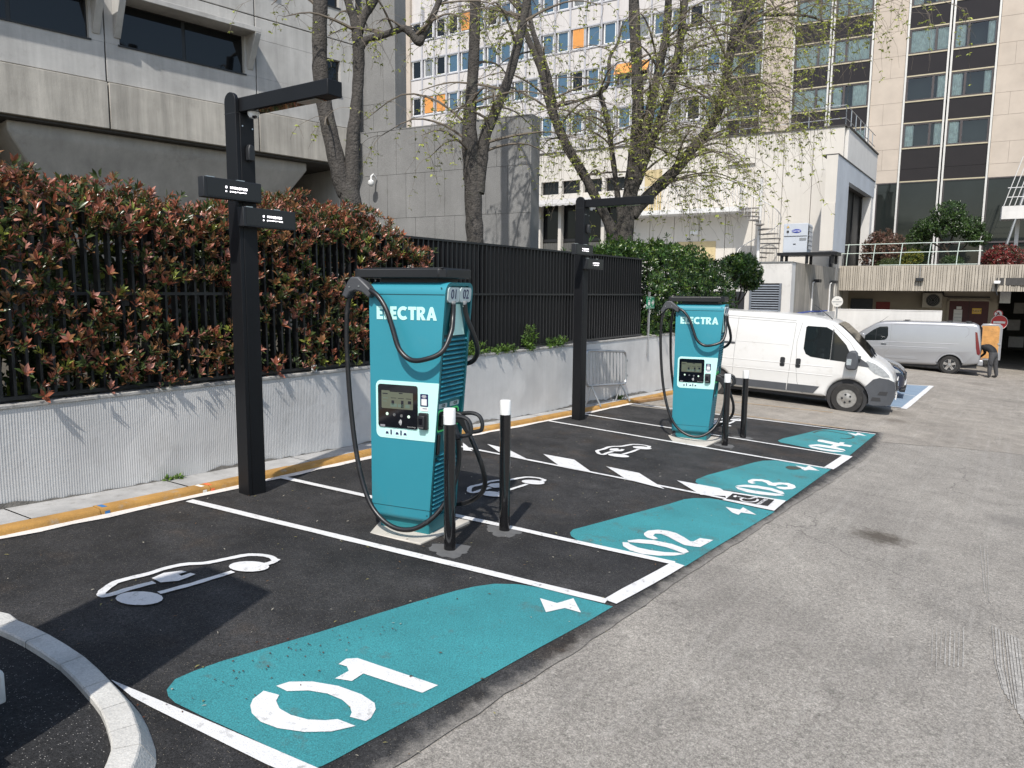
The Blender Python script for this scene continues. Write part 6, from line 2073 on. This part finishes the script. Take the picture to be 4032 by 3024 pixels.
# old plank and rubble at the end of the black asphalt
pk = MB().bx(-.5, .5, -.06, .06, 0, .05).build('wood_plank', mat('weathered_plank', (.30, .17, .07), .8, var=.2, scale=9), bevel=.005)
pk.location = (11.9, 3.84, gz(11.9, 3.84)+.005); pk.rotation_euler = (0, R(2), R(-6)); tag(pk, 'short brown plank lying against the yellow kerb end', 'plank')
# electrical cabinet just left of the view; its shadow lies across bay 01
ec = thing('electrical_cabinet', 'tall grey electrical cabinet standing on the black island', 'cabinet', (-1.60, .90, gz(-1, 1.2)+.05), R(0))
MB().bx(0, .71, 0, .68, .08, 2.50).build('housing', mat('grey_cabinet_paint', (.30, .31, .31), .5), ec, bevel=.01)
MB().bx(-.04, .75, -.04, .72, 0, .08).build('base', M_CONC, ec)
MB().bx(.05, .66, -.012, .0, .15, 2.18).build('door', mat('grey_cabinet_paint', (.30, .31, .31), .5), ec)
wm = MB().bx(-.05, .05, -.10, .10, -.02, .14).build('marker_block', M_LWHT, bevel=.02)
gq = G(-30, 2790); wm.location = (-.655, 1.45, gz(-.66, 1.45)+.06); tag(wm, 'small white concrete block on the black island', 'block')
# steel stair at the far right of the terrace
sr = thing('steel_staircase', 'pale steel staircase rising beside the terrace bushes at the tower', 'staircase', (38, 0, 0), R(94))
MB().bx(-4.5, -1.15, -.8, .3, 5.37, 5.93).build('landing_slab', M_LWHT, sr)
for y in (-.1, .25):
    MB().tube([(-1.3, y, 3.6), (-2.3, y, 8.2)], .05, 6).build('stringer', M_GALV, sr)
for k in range(5):
    MB().tube([(-1.2-.2*k, .3, 5.93), (-1.75-.2*k, .3, 8.0)], .018, 5).build('rail_bar', M_WRAIL, sr)
for z in (6.3, 6.7):
    MB().tube([(-1.3, .3, z), (-3.5, .3, z)], .02, 5).build('handrail', M_WRAIL, sr)
MB().bx(-1.9, -1.75, -.7, -.55, 3.0, 5.37).build('column', M_LWHT, sr)
pc = thing('parapet_camera', 'small white camera hanging under the ribbed parapet near the passage', 'camera', (34, 0, 0), R(94))
MB().bx(-1.42, -1.20, .05, .30, 2.50, 2.62).build('camera_body', M_WHT, pc, bevel=.02)
MB().tube([(-1.3, .1, 2.5), (-1.32, .1, 2.2), (-1.36, .1, 2.05)], .03, 6).build('camera_arm', M_BLKP, pc)
# ================================================================== VEGETATION
rng = np.random.default_rng(11)
M_LEAF = leafmat('glossy_leaf', .28, .22)
M_LEAFS = leafmat('soft_leaf', .5, .4)
M_STEM = mat('hedge_stem', (.045, .035, .025), .9, var=.2)
def bark(name, col):
    m = mat(name, col, .92, var=.3, scale=7, streak=.35, speck=.2, speck_scale=45, bump=1.0, bscale=24, bdist=.05, dirt=(.10, .11, .07), dirt_amt=.35, dirt_scale=3)
    return m
M_BARK = bark('grey_brown_bark', (.066, .059, .052))
def unit(n):
    v = rng.normal(size=(n, 3))
    return v/np.linalg.norm(v, axis=1, keepdims=True)
def rosettes(P, D, per, ln, wd, spread, colf):
    """whorls of leaves: P (n,3) centres, D (n,3) shoot directions"""
    n = len(P)
    k = per
    d = D/np.linalg.norm(D, axis=1, keepdims=True)
    ref = np.where(np.abs(d[:, 2:3]) < .9, np.array([[0, 0, 1.]]), np.array([[1., 0, 0]]))
    e1 = np.cross(d, ref); e1 /= np.linalg.norm(e1, axis=1, keepdims=True)
    e2 = np.cross(d, e1)
    ang = (np.arange(k)[None]*2.4+rng.uniform(0, 6.28, (n, 1)))+rng.normal(0, .25, (n, k))
    tilt = np.clip(np.linspace(.30, 1.05, k)[None]*spread+rng.normal(0, .15, (n, k)), .1, 1.5)
    rad = e1[:, None]*np.cos(ang)[..., None]+e2[:, None]*np.sin(ang)[..., None]
    ax = d[:, None]*np.cos(tilt)[..., None]+rad*np.sin(tilt)[..., None]
    nr = d[:, None]*np.sin(tilt)[..., None]-rad*np.cos(tilt)[..., None]
    back = np.linspace(0.0, -.06, k)[None, :, None]
    pos = P[:, None]+d[:, None]*back+rad*.006
    L = ln*rng.uniform(.55, 1.25, (n, 1))*rng.uniform(.75, 1.15, (n, k))*np.linspace(.8, 1.15, k)[None]
    col = colf(n, k)
    return pos.reshape(-1, 3), ax.reshape(-1, 3), nr.reshape(-1, 3), L.ravel(), (L*wd).ravel(), col.reshape(-1, 3)
def phot_col(redness):
    def f(n, k):
        base = rng.random((n, 1, 1))
        red = np.array([.32, .110, .064]); brz = np.array([.27, .135, .060]); pink = np.array([.44, .20, .15]); grn = np.array([.060, .085, .028]); lime = np.array([.26, .29, .06])
        c = np.where(base < .45, red, np.where(base < .8, brz, pink))
        c = np.broadcast_to(c, (n, k, 3)).copy()
        old = rng.random((n, k, 1)) < np.linspace(.05, .6, k)[None, :, None]
        c = np.where(old, grn, c)
        g = rng.random((n, 1, 1)) > redness
        gl = np.where(rng.random((n, 1, 1)) < .22, lime, grn)
        c = np.where(g, gl, c)
        return c*rng.uniform(.7, 1.25, (n, k, 1))
    return f
# ------------------------------------------------------------------ red-tipped hedge behind and through the railing
hg = thing('photinia_hedge', 'red-tipped photinia hedge growing over and through the black railing', 'hedge', (0, 0, 0))
def htop(u):
    b = 3.02+.10*np.sin(u*1.9+.5)+.07*np.sin(u*4.3)+.04*np.sin(u*9.1)
    return np.where(u > 4.8, b-(u-4.8)**2*.4, b)
parts = []
n = 3000
u = rng.uniform(-1.6, 5.75, n)
top = htop(u)
v = 4.90+rng.normal(0, .28, n)
z = top-np.abs(rng.normal(0, .17, n))-.35*np.abs(v-4.90)
D = np.stack([rng.normal(0, .35, n), rng.normal(-.25, .4, n), np.ones(n)], 1)
parts.append(rosettes(np.stack([u, v, z], 1), D, 8, .076, .38, .72, phot_col(.90)))
# front face above the railing and shoots pushing out between the bars
n = 3300
u = rng.uniform(-1.6, 5.7, n)
z = 1.16+(htop(u)-1.2)*rng.random(n)**.8
dens = (np.sin(u*2.3+z*3.1)+np.sin(u*5.1-z*4.3+1)+.9*np.sin(z*7+u*1.7)) > -1.0
hi = z > 2.55
keep = dens | hi
u, z = u[keep], z[keep]
v = np.where(z > 2.75, 4.40, 4.30)+rng.normal(0, .05, len(u))
D = np.stack([rng.normal(-.1, .5, len(u)), -np.ones(len(u))*.8, rng.normal(1.0, .4, len(u))], 1)
parts.append(rosettes(np.stack([u, v, z], 1), D, 8, .075, .38, .8, phot_col(.80)))
# inner mass of older dark leaves
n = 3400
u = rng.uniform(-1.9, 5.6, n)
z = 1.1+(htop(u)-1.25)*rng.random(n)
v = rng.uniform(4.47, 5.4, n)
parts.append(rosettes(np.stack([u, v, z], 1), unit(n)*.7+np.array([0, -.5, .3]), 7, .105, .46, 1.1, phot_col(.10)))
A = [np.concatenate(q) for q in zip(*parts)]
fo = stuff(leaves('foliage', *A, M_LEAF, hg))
mb = MB()
for k in range(60):
    x = rng.uniform(-1.6, 5.8); y = rng.uniform(4.55, 5.2)
    mb.tube([(x, y, 1.0), (x+rng.normal(0, .12), y+rng.normal(0, .1), 1.8), (x+rng.normal(0, .25), y+rng.normal(0, .15), 2.6)], [.018, .012, .006], 5)
mb.build('stems', M_STEM, hg)
# the largest single leaves at the front
single = []
tmp_u = np.array([.55, .9, 1.3, 1.55, 1.75, 2.6, 2.75, 2.95, 3.25, 3.4, 3.8, 4.1, .75, 1.1, 2.85, 3.15, 3.6, 4.4, 4.8, 1.45])
tmp_z = np.array([1.75, 2.25, 1.95, 1.45, 1.30, 2.35, 1.85, 1.40, 1.65, 2.15, 1.45, 1.85, 1.35, 1.60, 2.05, 1.25, 1.9, 1.55, 1.9, 2.15])
LM_ = []
for q, c in enumerate(((.32, .11, .064), (.27, .135, .06), (.44, .20, .15), (.08, .12, .035))):
    o = leaves('leaf', [(0, 0, 0)], [(1, 0, 0)], [(0, 0, 1)], [.095], [.040], [c], M_LEAF)
    LM_.append(o.data); bpy.data.objects.remove(o)
for x, zz in zip(tmp_u, tmp_z):
    sh_d = Vector((rng.normal(-.1, .4), -.8, rng.uniform(.5, 1.2))).normalized()
    e1 = sh_d.orthogonal().normalized(); e2 = sh_d.cross(e1)
    c0 = Vector((x, 4.26, zz))
    for k in range(8):
        a = k*2.4+rng.uniform(0, .4); tl = .45+.09*k
        rad = e1*math.cos(a)+e2*math.sin(a)
        ax = sh_d*math.cos(tl)+rad*math.sin(tl)
        nr = sh_d*math.sin(tl)-rad*math.cos(tl)
        sd = nr.cross(ax)
        o = inst(LM_[int(rng.integers(0, 3)) if k < 6 else 3], 'leaf', hg)
        s = rng.uniform(.8, 1.1)
        o.matrix_local = Matrix(((ax.x*s, sd.x*s, nr.x*s, c0.x), (ax.y*s, sd.y*s, nr.y*s, c0.y), (ax.z*s, sd.z*s, nr.z*s, c0.z), (0, 0, 0, 1)))
# white blossom cluster
for (x, y, zz) in ((5.15, 4.27, 2.28), (5.30, 4.27, 2.32), (5.1, 4.27, 2.15)):
    mb = MB()
    for k in range(26):
        d = unit(1)[0]*.055
        c = Vector((x+d[0], y+d[1]*.5, zz+d[2]*.7))
        mb.add([c+Vector((-.009, 0, 0)), c+Vector((0, -.006, .009)), c+Vector((.009, 0, 0)), c+Vector((0, -.006, -.009))], [(0, 3, 2, 1)])
    mb.build('blossom', mat('white_blossom', (.62, .58, .52), .7, var=.1), hg)

# ------------------------------------------------------------------ generic shrub
def shrub(name, label, cat, cx, cy, z0, rx, ry, rz, n, per, ln, wd, colf, m=M_LEAF, lumps=6, seed=0, trunk=None, group=None, shell=.45):
    t = thing(name, label, cat, (cx, cy, z0), 0, group)
    r2 = np.random.default_rng(seed)
    d = unit(n)
    k = r2.uniform(.75, 1.0, lumps); ld = r2.normal(size=(lumps, 3)); ld /= np.linalg.norm(ld, axis=1, keepdims=True)
    bulge = .80+.32*np.max(np.clip(d@ld.T, 0, 1)**5*k[None], axis=1)+.05*np.sin(d[:, 0]*9)*np.sin(d[:, 2]*11)
    rad = (shell+(1-shell)*rng.random(n)**.6)*bulge
    P = d*rad[:, None]*np.array([rx, ry, rz])+np.array([0, 0, rz*.95])
    P[:, 2] = np.maximum(P[:, 2], .02+.1*rng.random(n))
    a = rosettes(P, d+np.array([0, 0, .35])+rng.normal(0, .3, (n, 3)), per, ln, wd, 1.1, colf)
    stuff(leaves('crown', *a, m, t))
    mb = MB()
    for q in range(trunk or 5):
        e = unit(1)[0]
        mb.tube([(e[0]*.1*rx, e[1]*.1*ry, -.1), (e[0]*.3*rx, e[1]*.3*ry, rz*.6), (e[0]*.7*rx, e[1]*.7*ry, rz*(1.0+.5*abs(e[2])))], [.04*rx+.012, .03*rx+.008, .008], 5)
    mb.build('trunk', M_STEM, t)
    return t
def pal(cols, jitter=.25, w=None):
    cols = np.array(cols, float)
    def f(n, k):
        i = rng.choice(len(cols), size=(n, 1), p=w)
        j = rng.choice(len(cols), size=(n, k), p=w)
        ii = np.where(rng.random((n, k)) < .6, i, j)
        return cols[ii]*rng.uniform(1-jitter, 1+jitter, (n, k, 1))
    return f
laurel = pal([(.035, .08, .018), (.060, .12, .024), (.12, .18, .035), (.024, .055, .015)], .3, [.33, .33, .2, .14])
# laurel hedge at the end of the railing: box-shaped mass along the wall
lh = thing('laurel_hedge', 'clipped glossy green laurel hedge overhanging the wall end', 'hedge', (0, 0, 0))
n = 3600
u = rng.uniform(10.6, 18.4, n)
def ltop(u): return np.interp(u, [10.4, 11.5, 12.6, 14.5, 16.5, 17.6, 18.6], [2.35, 2.8, 3.0, 3.12, 3.0, 2.75, 2.2])+.07*np.sin(u*3.3)+.05*np.sin(u*7)+.04*np.sin(u*13)
pick = rng.random(n)
z = np.where(pick < .38, ltop(u)-np.abs(rng.normal(0, .10, n))+np.where(rng.random(n) < .12, rng.uniform(.05, .22, n), 0), 1.0+(ltop(u)-1.0)*rng.random(n))
v = np.where(pick < .38, rng.uniform(4.48, 5.7, n), np.where(pick < .85, 4.50+np.abs(rng.normal(0, .12, n)), rng.uniform(4.4, 5.5, n)))
front = (u > 12.7) & (pick >= .38) & (pick < .85)
v = np.where(front, 4.36+.13*np.sin(u*2.3+z*3)+.08*np.sin(u*6.1-z*5)+rng.normal(0, .08, n), v)
z = np.where(front & (u > 13.2), 1.12+(ltop(u)-1.12)*rng.random(n)**.9, z)
hid = (u < 12.7) & (z < 2.6) & (v < 4.48)
v = np.where(hid, 4.65, v)
D = np.where((pick < .38)[:, None], np.stack([rng.normal(0, .4, n), rng.normal(-.2, .4, n), np.ones(n)], 1), np.stack([rng.normal(-.2, .5, n), -np.ones(n), rng.normal(.5, .4, n)], 1))
stuff(leaves('foliage', *rosettes(np.stack([u, v, z], 1), D, 7, .105, .38, 1.1, laurel), M_LEAF, lh))
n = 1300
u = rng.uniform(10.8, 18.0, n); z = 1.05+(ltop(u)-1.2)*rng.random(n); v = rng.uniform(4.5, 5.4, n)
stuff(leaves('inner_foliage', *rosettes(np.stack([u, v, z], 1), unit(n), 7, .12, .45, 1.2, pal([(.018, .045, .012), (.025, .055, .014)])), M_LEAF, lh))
mb = MB()
for k in range(24):
    x = rng.uniform(11.5, 18); y = rng.uniform(4.6, 5.3)
    mb.tube([(x, y, .9), (x+rng.normal(0, .1), y, 1.8), (x+rng.normal(0, .3), y+rng.normal(0, .1), 2.8)], [.025, .018, .008], 5)
mb.build('stems', M_STEM, lh)
# open-stemmed bush past the laurel
def bush_tree(name, label, base, limbs, crowns, leaf_n, ln, colf, bm=M_STEM, per=7, wd=.4, m=M_LEAF):
    t = thing(name, label, 'tree', base, 0)
    mb = MB()
    for pts, r0, r1 in limbs:
        P = spline(pts, 4); k = len(P)
        mb.tube([tuple(p) for p in P], [r0+(r1-r0)*i/(k-1) for i in range(k)], 6)
    mb.build('trunk', bm, t, smooth=True)
    PP, DD = [], []
    for (c, r_, wgt) in crowns:
        k = int(leaf_n*wgt)
        d = unit(k)
        PP.append(np.array(c)+d*np.array(r_)*(.45+.6*rng.random((k, 1))**.6)); DD.append(d+np.array([0, 0, .4]))
    stuff(leaves('crown', *rosettes(np.concatenate(PP), np.concatenate(DD), per, ln, wd, 1.1, colf), m, t))
    return t
bush_tree('open_bush', 'dark green open-stemmed bush beside the plant room', (20.4, 4.75, .9),
          [([(0, 0, 0), (.1*k-.2, .05*k, .6), (.28*k-.5, .1*(k % 2), 1.2), (.35*k-.6, .1, 1.7)], .035, .012) for k in range(5)],
          [((-.35, 0, 1.95), (.55, .5, .33), .3), ((.45, 0, 1.75), (.55, .5, .36), .35), ((1.05, .1, 1.55), (.40, .4, .34), .25), ((.1, 0, 2.1), (.5, .4, .25), .1)], 1300, .11, laurel)
# terrace planting
M40 = lambda s, d=0: (40.0+d-math.sin(R(4))*s, math.cos(R(4))*s)
px, py = M40(3.35, -2.5)
shrub('purple_bush', 'purple-brown rounded bush behind the terrace railing', 'bush', px, py, 3.05, 1.2, 1.1, 1.15, 760, 6, .13, .45, pal([(.15, .075, .055), (.10, .075, .045), (.19, .11, .08)]), M_LEAFS, 6, 3)
px, py = M40(2.15, -1.0)
shrub('green_bush', 'tall mid green bush between the purple bush and the small tree', 'bush', px, py, 3.0, .75, .75, 1.2, 520, 7, .09, .3, pal([(.05, .11, .02), (.07, .14, .025), (.04, .08, .02)]), M_LEAFS, 6, 4)
px, py = M40(2.1, -3.2)
shrub('yellow_green_bush', 'small yellow-green bush right behind the terrace railing', 'bush', px, py, 3.0, .62, .55, .62, 420, 6, .09, .4, pal([(.24, .22, .03), (.14, .17, .03), (.08, .12, .03)]), M_LEAFS, 6, 5)
px, py = M40(2.9, -4.2)
shrub('spreading_shrub', 'low spreading green shrub along the terrace parapet', 'bush', px, py, 3.0, 1.0, .55, .36, 420, 6, .10, .35, pal([(.06, .09, .03), (.09, .12, .03), (.05, .06, .025)]), M_LEAFS, 6, 6)
px, py = M40(.4, -4.0)
shrub('spreading_shrub', 'low dark shrub under the small evergreen tree on the terrace', 'bush', px, py, 3.0, .95, .5, .42, 380, 6, .10, .35, pal([(.03, .06, .02), (.05, .09, .025)]), M_LEAFS, 6, 16)
px, py = M40(-1.35, -4.6)
shrub('red_bush', 'dense red-leaved bush hanging over the ribbed parapet', 'bush', px, py, 2.85, .95, .85, .72, 1000, 7, .105, .42, pal([(.20, .03, .03), (.12, .03, .025), (.06, .06, .025), (.27, .06, .05)]), M_LEAF, 8, 7)
px, py = M40(.85, -2.0)
tg = pal([(.030, .06, .018), (.045, .085, .022), (.065, .11, .03)])
bush_tree('small_evergreen', 'small dark evergreen tree with twisted trunk on the terrace', (px, py, 3.0),
          [([(0, 0, 0), (.1, -.15, .6), (-.1, .1, 1.3), (.2, .5, 2.0)], .09, .03), ([(.05, -.1, .5), (.1, -.6, 1.1), (.1, -1.0, 1.6)], .06, .02), ([(-.05, .05, 1.1), (0, .7, 1.5), (0, 1.1, 1.8)], .05, .02), ([(0, 0, .9), (.1, -.2, 1.8), (0, -.2, 2.6)], .05, .02)],
          [((0, .0, 2.75), (.75, .75, .55), .26), ((0, .75, 2.15), (.7, .65, .45), .2), ((0, -.75, 2.1), (.7, .7, .5), .22), ((0, -1.15, 1.6), (.5, .55, .35), .12), ((0, 1.15, 1.75), (.5, .5, .35), .1), ((-.2, .0, 2.1), (.6, .9, .45), .1)], 1500, .12, tg)
# weeds on the wall top and along the footway
wcol = pal([(.09, .17, .03), (.14, .24, .04), (.06, .12, .025)])
def weed(label, x, y, z, r, h, n, k):
    t = thing('weed_clump', label, 'weed', (x, y, z), 0)
    d = unit(n); d[:, 2] = np.abs(d[:, 2])
    P = d*np.array([r, .09, h])*rng.random((n, 1))**.5
    stuff(leaves('leaves', *rosettes(P, d+np.array([0, -.2, .6]), 6, .05, .6, 1.1, wcol), M_LEAFS, t))
    mb = MB()
    for q in range(6):
        e = d[q]; mb.tube([(0, 0, -.02), (e[0]*r*.5, 0, h*.5), (e[0]*r, e[1]*.05, h*.9)], [.005, .004, .002], 4)
    mb.build('stalks', mat('weed_stalk', (.08, .12, .03), .8), t)
weed('bushy green weeds on the wall top right behind the charger 01', 6.65, 4.29, 1.12, .35, .22, 60, 0)
weed('tall leafy weed on the wall top before the black railing', 8.15, 4.29, 1.12, .25, .42, 70, 1)
weed('low mat of weeds on the wall top left of the tall weed', 7.4, 4.29, 1.12, .45, .12, 60, 2)
weed('spreading weeds on the wall top right of the tall weed', 9.0, 4.29, 1.12, .4, .18, 60, 3)
weed('small weed tuft on the footway beside the crowd barrier', 11.3, 4.2, gz(11.3, 3.9)+.055, .14, .10, 20, 4)
weed('mossy tuft at the wall foot by the near lamp post', 1.95, 4.25, gz(1.95, 3.9)+.055, .12, .025, 10, 6)

# ------------------------------------------------------------------ trees
def dpt(x, y, d): return CAMP+ray(x, y)*d
def tree(label, limbs, depth, name='street_tree', nsec=60, twigs=9, reach=(1.0, 2.6), twl=(.5, 1.4), leafn=7, zmin=4.2, bias=(0, 0), lcol=None, seed=1, grp=None, lsz=.055, base=None):
    """limbs: list of polylines [(px, py, radius_px[, depth offset])] traced from the trunk outwards"""
    r2 = np.random.default_rng(seed)
    b0 = dpt(*limbs[0][0][:2], depth)
    t = thing(name, label, 'tree', (b0.x, b0.y, 1.0), 0, grp)
    org_ = Vector((b0.x, b0.y, 1.0))
    starts = []
    first = True
    for li_, L in enumerate(limbs):
        P, Rr = [], []
        for q in L:
            dd = depth+(q[3] if len(q) > 3 else 0)
            P.append(dpt(q[0], q[1], dd)-org_); Rr.append(q[2]*.66*dd/FPX)
        if first:
            P.insert(0, Vector((P[0].x, P[0].y, -.1))); Rr.insert(0, Rr[0]*1.25)
        PP = spline([tuple(p)+(0,) if False else tuple(p) for p in P], 5)
        k = len(PP)
        RR = [float(np.interp(i/5, range(len(Rr)), Rr)) for i in range(k)]
        RR = [r_*(1+.05*math.sin(i*1.7)+r2.uniform(-.03, .03)) for i, r_ in enumerate(RR)]
        mb = MB(); mb.tube([tuple(p) for p in PP], RR, 14)
        mb.build('trunk' if first else 'limb', M_BARK, t, smooth=True)
        first = False
        for i in range(k):
            if PP[i].z+1.0 > zmin:
                starts += [(PP[i], RR[i])]*(3 if li_ >= 7 else 1)
    mb = MB(); LP, LA, LN_, LL, LW_, LC = [], [], [], [], [], []
    for _ in range(nsec):
        p, rr = starts[int(r2.integers(0, len(starts)))]
        az = r2.uniform(0, 6.28)
        hd_ = Vector((math.cos(az)+bias[0], math.sin(az)+bias[1], 0)).normalized()
        ln = r2.uniform(*reach)
        lift = r2.uniform(.1, .7)
        pts = [p, p+hd_*ln*.3+Vector((0, 0, lift*ln*.35)), p+hd_*ln*.65+Vector((0, 0, lift*ln*.45)), p+hd_*ln+Vector((0, 0, lift*ln*.2-.1))]
        S = spline([tuple(q) for q in pts], 3)
        r0 = min(rr*.45, .032)
        mb.tube([tuple(q) for q in S], [r0+(.006-r0)*i/(len(S)-1) for i in range(len(S))], 5, False)
        for k in range(twigs):
            s = S[int(r2.integers(3, len(S)))]
            tl = r2.uniform(*twl)
            d2 = Vector((r2.normal(0, .7)+hd_.x*.6, r2.normal(0, .7)+hd_.y*.6, r2.uniform(-.1, .5))).normalized()
            TT = [s]
            ns_ = 9
            for q in range(ns_):
                d2 = (d2+Vector((r2.normal(0, .22), r2.normal(0, .22), -.30+r2.normal(0, .12)))).normalized()
                TT.append(TT[-1]+d2*(tl/ns_))
            mb.tube([tuple(q) for q in TT], [.0050-.0030*i/ns_ for i in range(ns_+1)], 3, False)
            for side_ in range(2):
                b_ = TT[int(r2.integers(2, 7))]
                e_ = Vector((r2.normal(0, 1), r2.normal(0, 1), r2.uniform(-1.2, .2))).normalized()*tl*r2.uniform(.12, .3)
                tip_ = b_+e_+Vector((0, 0, -.05))
                mb.tube([tuple(b_), tuple(b_+e_*.5), tuple(tip_)], [.003, .0025, .0015], 3, False)
                TT.append(tip_)
            for j in range(leafn):
                c = TT[int(r2.integers(3, len(TT)))]
                a = r2.uniform(0, 6.28)
                for w_ in range(3):
                    LP.append((c.x, c.y, c.z)); LA.append((math.cos(a+w_*2.1), math.sin(a+w_*2.1), r2.uniform(-.9, .3)))
                    LN_.append((r2.normal(0, .5), r2.normal(0, .5), 1)); l_ = lsz*r2.uniform(.5, 1.3); LL.append(l_); LW_.append(l_*.6)
    me = mb.mesh('twigs', mat('twig_bark', (.15, .125, .098), .9, var=.1))
    tw_ = bpy.data.objects.new('twigs', me); COL.objects.link(tw_); tw_.parent = t; stuff(tw_)
    cols = np.array(lcol or [(.46, .50, .10), (.34, .39, .08), (.22, .23, .08)])
    C_ = cols[r2.integers(0, len(cols), len(LP))]*r2.uniform(.75, 1.25, (len(LP), 1))
    stuff(leaves('crown', LP, LA, LN_, LL, LW_, C_, M_LEAFS, t))
    return t
tree('twin-trunk tree with a knobbly side limb before the concrete building',
     [[(1385, 830, 66), (1352, 740, 54), (1325, 630, 50), (1290, 480, 46), (1265, 330, 46), (1258, 160, 44), (1262, 0, 42), (1268, -250, 38)],
      [(1385, 810, 50), (1388, 700, 44), (1388, 560, 40), (1400, 440, 34), (1410, 320, 33), (1412, 210, 36), (1408, 150, 32), (1395, 80, 27), (1372, 10, 24), (1340, -120, 20)],
      [(1412, 200, 30), (1440, 160, 22), (1500, 142, 19), (1560, 120, 19), (1592, 112, 21), (1625, 138, 24), (1650, 165, 26), (1672, 125, 20), (1705, 60, 18), (1730, 0, 17), (1765, -120, 14)],
      [(1412, 130, 27), (1430, 70, 26), (1470, 10, 24), (1530, -90, 20)]], 12.5, nsec=17, twigs=4, reach=(.5, 1.3), twl=(.4, 1.2), leafn=3, zmin=4.6, seed=3, grp=None)
tree('forked grey trunk growing right behind the black railing',
     [[(1872, 1010, 54), (1866, 860, 51), (1860, 700, 50), (1852, 580, 52), (1848, 500, 42), (1856, 380, 35), (1866, 220, 33), (1870, 60, 32), (1876, -200, 30)],
      [(1880, 760, 42), (1898, 620, 36), (1912, 530, 34), (1950, 440, 30), (1995, 330, 28), (2030, 210, 27), (2055, 110, 26), (2078, -10, 24), (2110, -160, 20)]], 14.0, nsec=24, twigs=6, reach=(.8, 2.2), twl=(.5, 1.3), leafn=5, zmin=4.6, seed=5)
tree('many-stemmed tree with drooping leafy twigs behind the laurel hedge',
     [[(2452, 1000, 64), (2456, 930, 58), (2468, 850, 48), (2480, 780, 45), (2496, 660, 43), (2508, 540, 40), (2512, 420, 36), (2506, 240, 34), (2498, 80, 33), (2492, -150, 30)],
      [(2432, 965, 42), (2402, 890, 33), (2352, 790, 28), (2300, 690, 28), (2240, 590, 28), (2190, 480, 27), (2160, 390, 26), (2135, 290, 22), (2105, 210, 19), (2075, 140, 17), (2045, 30, 15), (2025, -100, 12)],
      [(2185, 470, 22), (2172, 370, 21), (2150, 270, 19), (2118, 180, 17), (2090, 90, 15), (2078, -40, 13)],
      [(2446, 890, 20), (2428, 740, 17), (2410, 600, 16), (2392, 480, 15), (2368, 385, 15), (2362, 365, 18), (2395, 325, 11), (2400, 230, 10), (2432, 170, 8), (2450, 100, 6)],
      [(2362, 370, 12), (2310, 385, 8), (2250, 405, 7), (2195, 420, 5)],
      [(2494, 740, 36), (2525, 620, 31), (2548, 500, 30), (2568, 390, 28), (2600, 250, 25), (2622, 130, 23), (2634, -20, 21), (2650, -160, 18)],
      [(2505, 720, 32), (2565, 560, 27), (2612, 440, 26), (2648, 330, 25), (2672, 200, 24), (2690, 60, 22), (2715, -140, 18)],
      [(2488, 850, 36), (2550, 775, 36), (2650, 680, 34), (2740, 570, 30), (2815, 470, 29), (2850, 360, 27), (2872, 230, 25), (2900, 110, 23), (2965, 20, 20), (3030, -80, 16)],
      [(2880, 200, 16), (2960, 70, 13), (3050, 60, 9), (3130, 58, 8), (3220, 75, 6), (3300, 130, 4)],
      [(2830, 430, 14), (2880, 410, 10), (2960, 415, 7), (3040, 450, 5)]], 18.0, nsec=125, twigs=11, reach=(.9, 2.7), twl=(.9, 2.4), leafn=5, zmin=4.4, bias=(-.10, -.45), seed=9, lsz=.07)

# ------------------------------------------------------------------ litter: dead leaves and bits on the asphalt
n = 420
U = rng.uniform(-.2, 9, n); Vv = rng.uniform(-.3, 3.6, n)
k2 = 70
U = np.concatenate([U, rng.normal(.5, .4, k2)]); Vv = np.concatenate([Vv, rng.normal(.86, .10, k2)])
Z = np.array([gz(a, b)+.022 for a, b in zip(U, Vv)])
n = len(U)
az = rng.uniform(0, 6.28, n)
lt = leaves('leaf_litter', np.stack([U, Vv, Z], 1), np.stack([np.cos(az), np.sin(az), np.zeros(n)], 1), np.tile([0, 0, 1.], (n, 1)), np.concatenate([rng.uniform(.010, .032, n-k2), rng.uniform(.006, .018, k2)]), rng.uniform(.005, .014, n),
            np.array([(.16, .09, .04), (.30, .27, .10), (.10, .06, .03), (.45, .42, .34), (.14, .05, .025), (.10, .04, .02)])[np.concatenate([rng.integers(0, 4, n-k2), rng.integers(4, 6, k2)])], M_LEAFS)
stuff(lt, 'scattered dead leaves and chips on the black asphalt', 'litter')
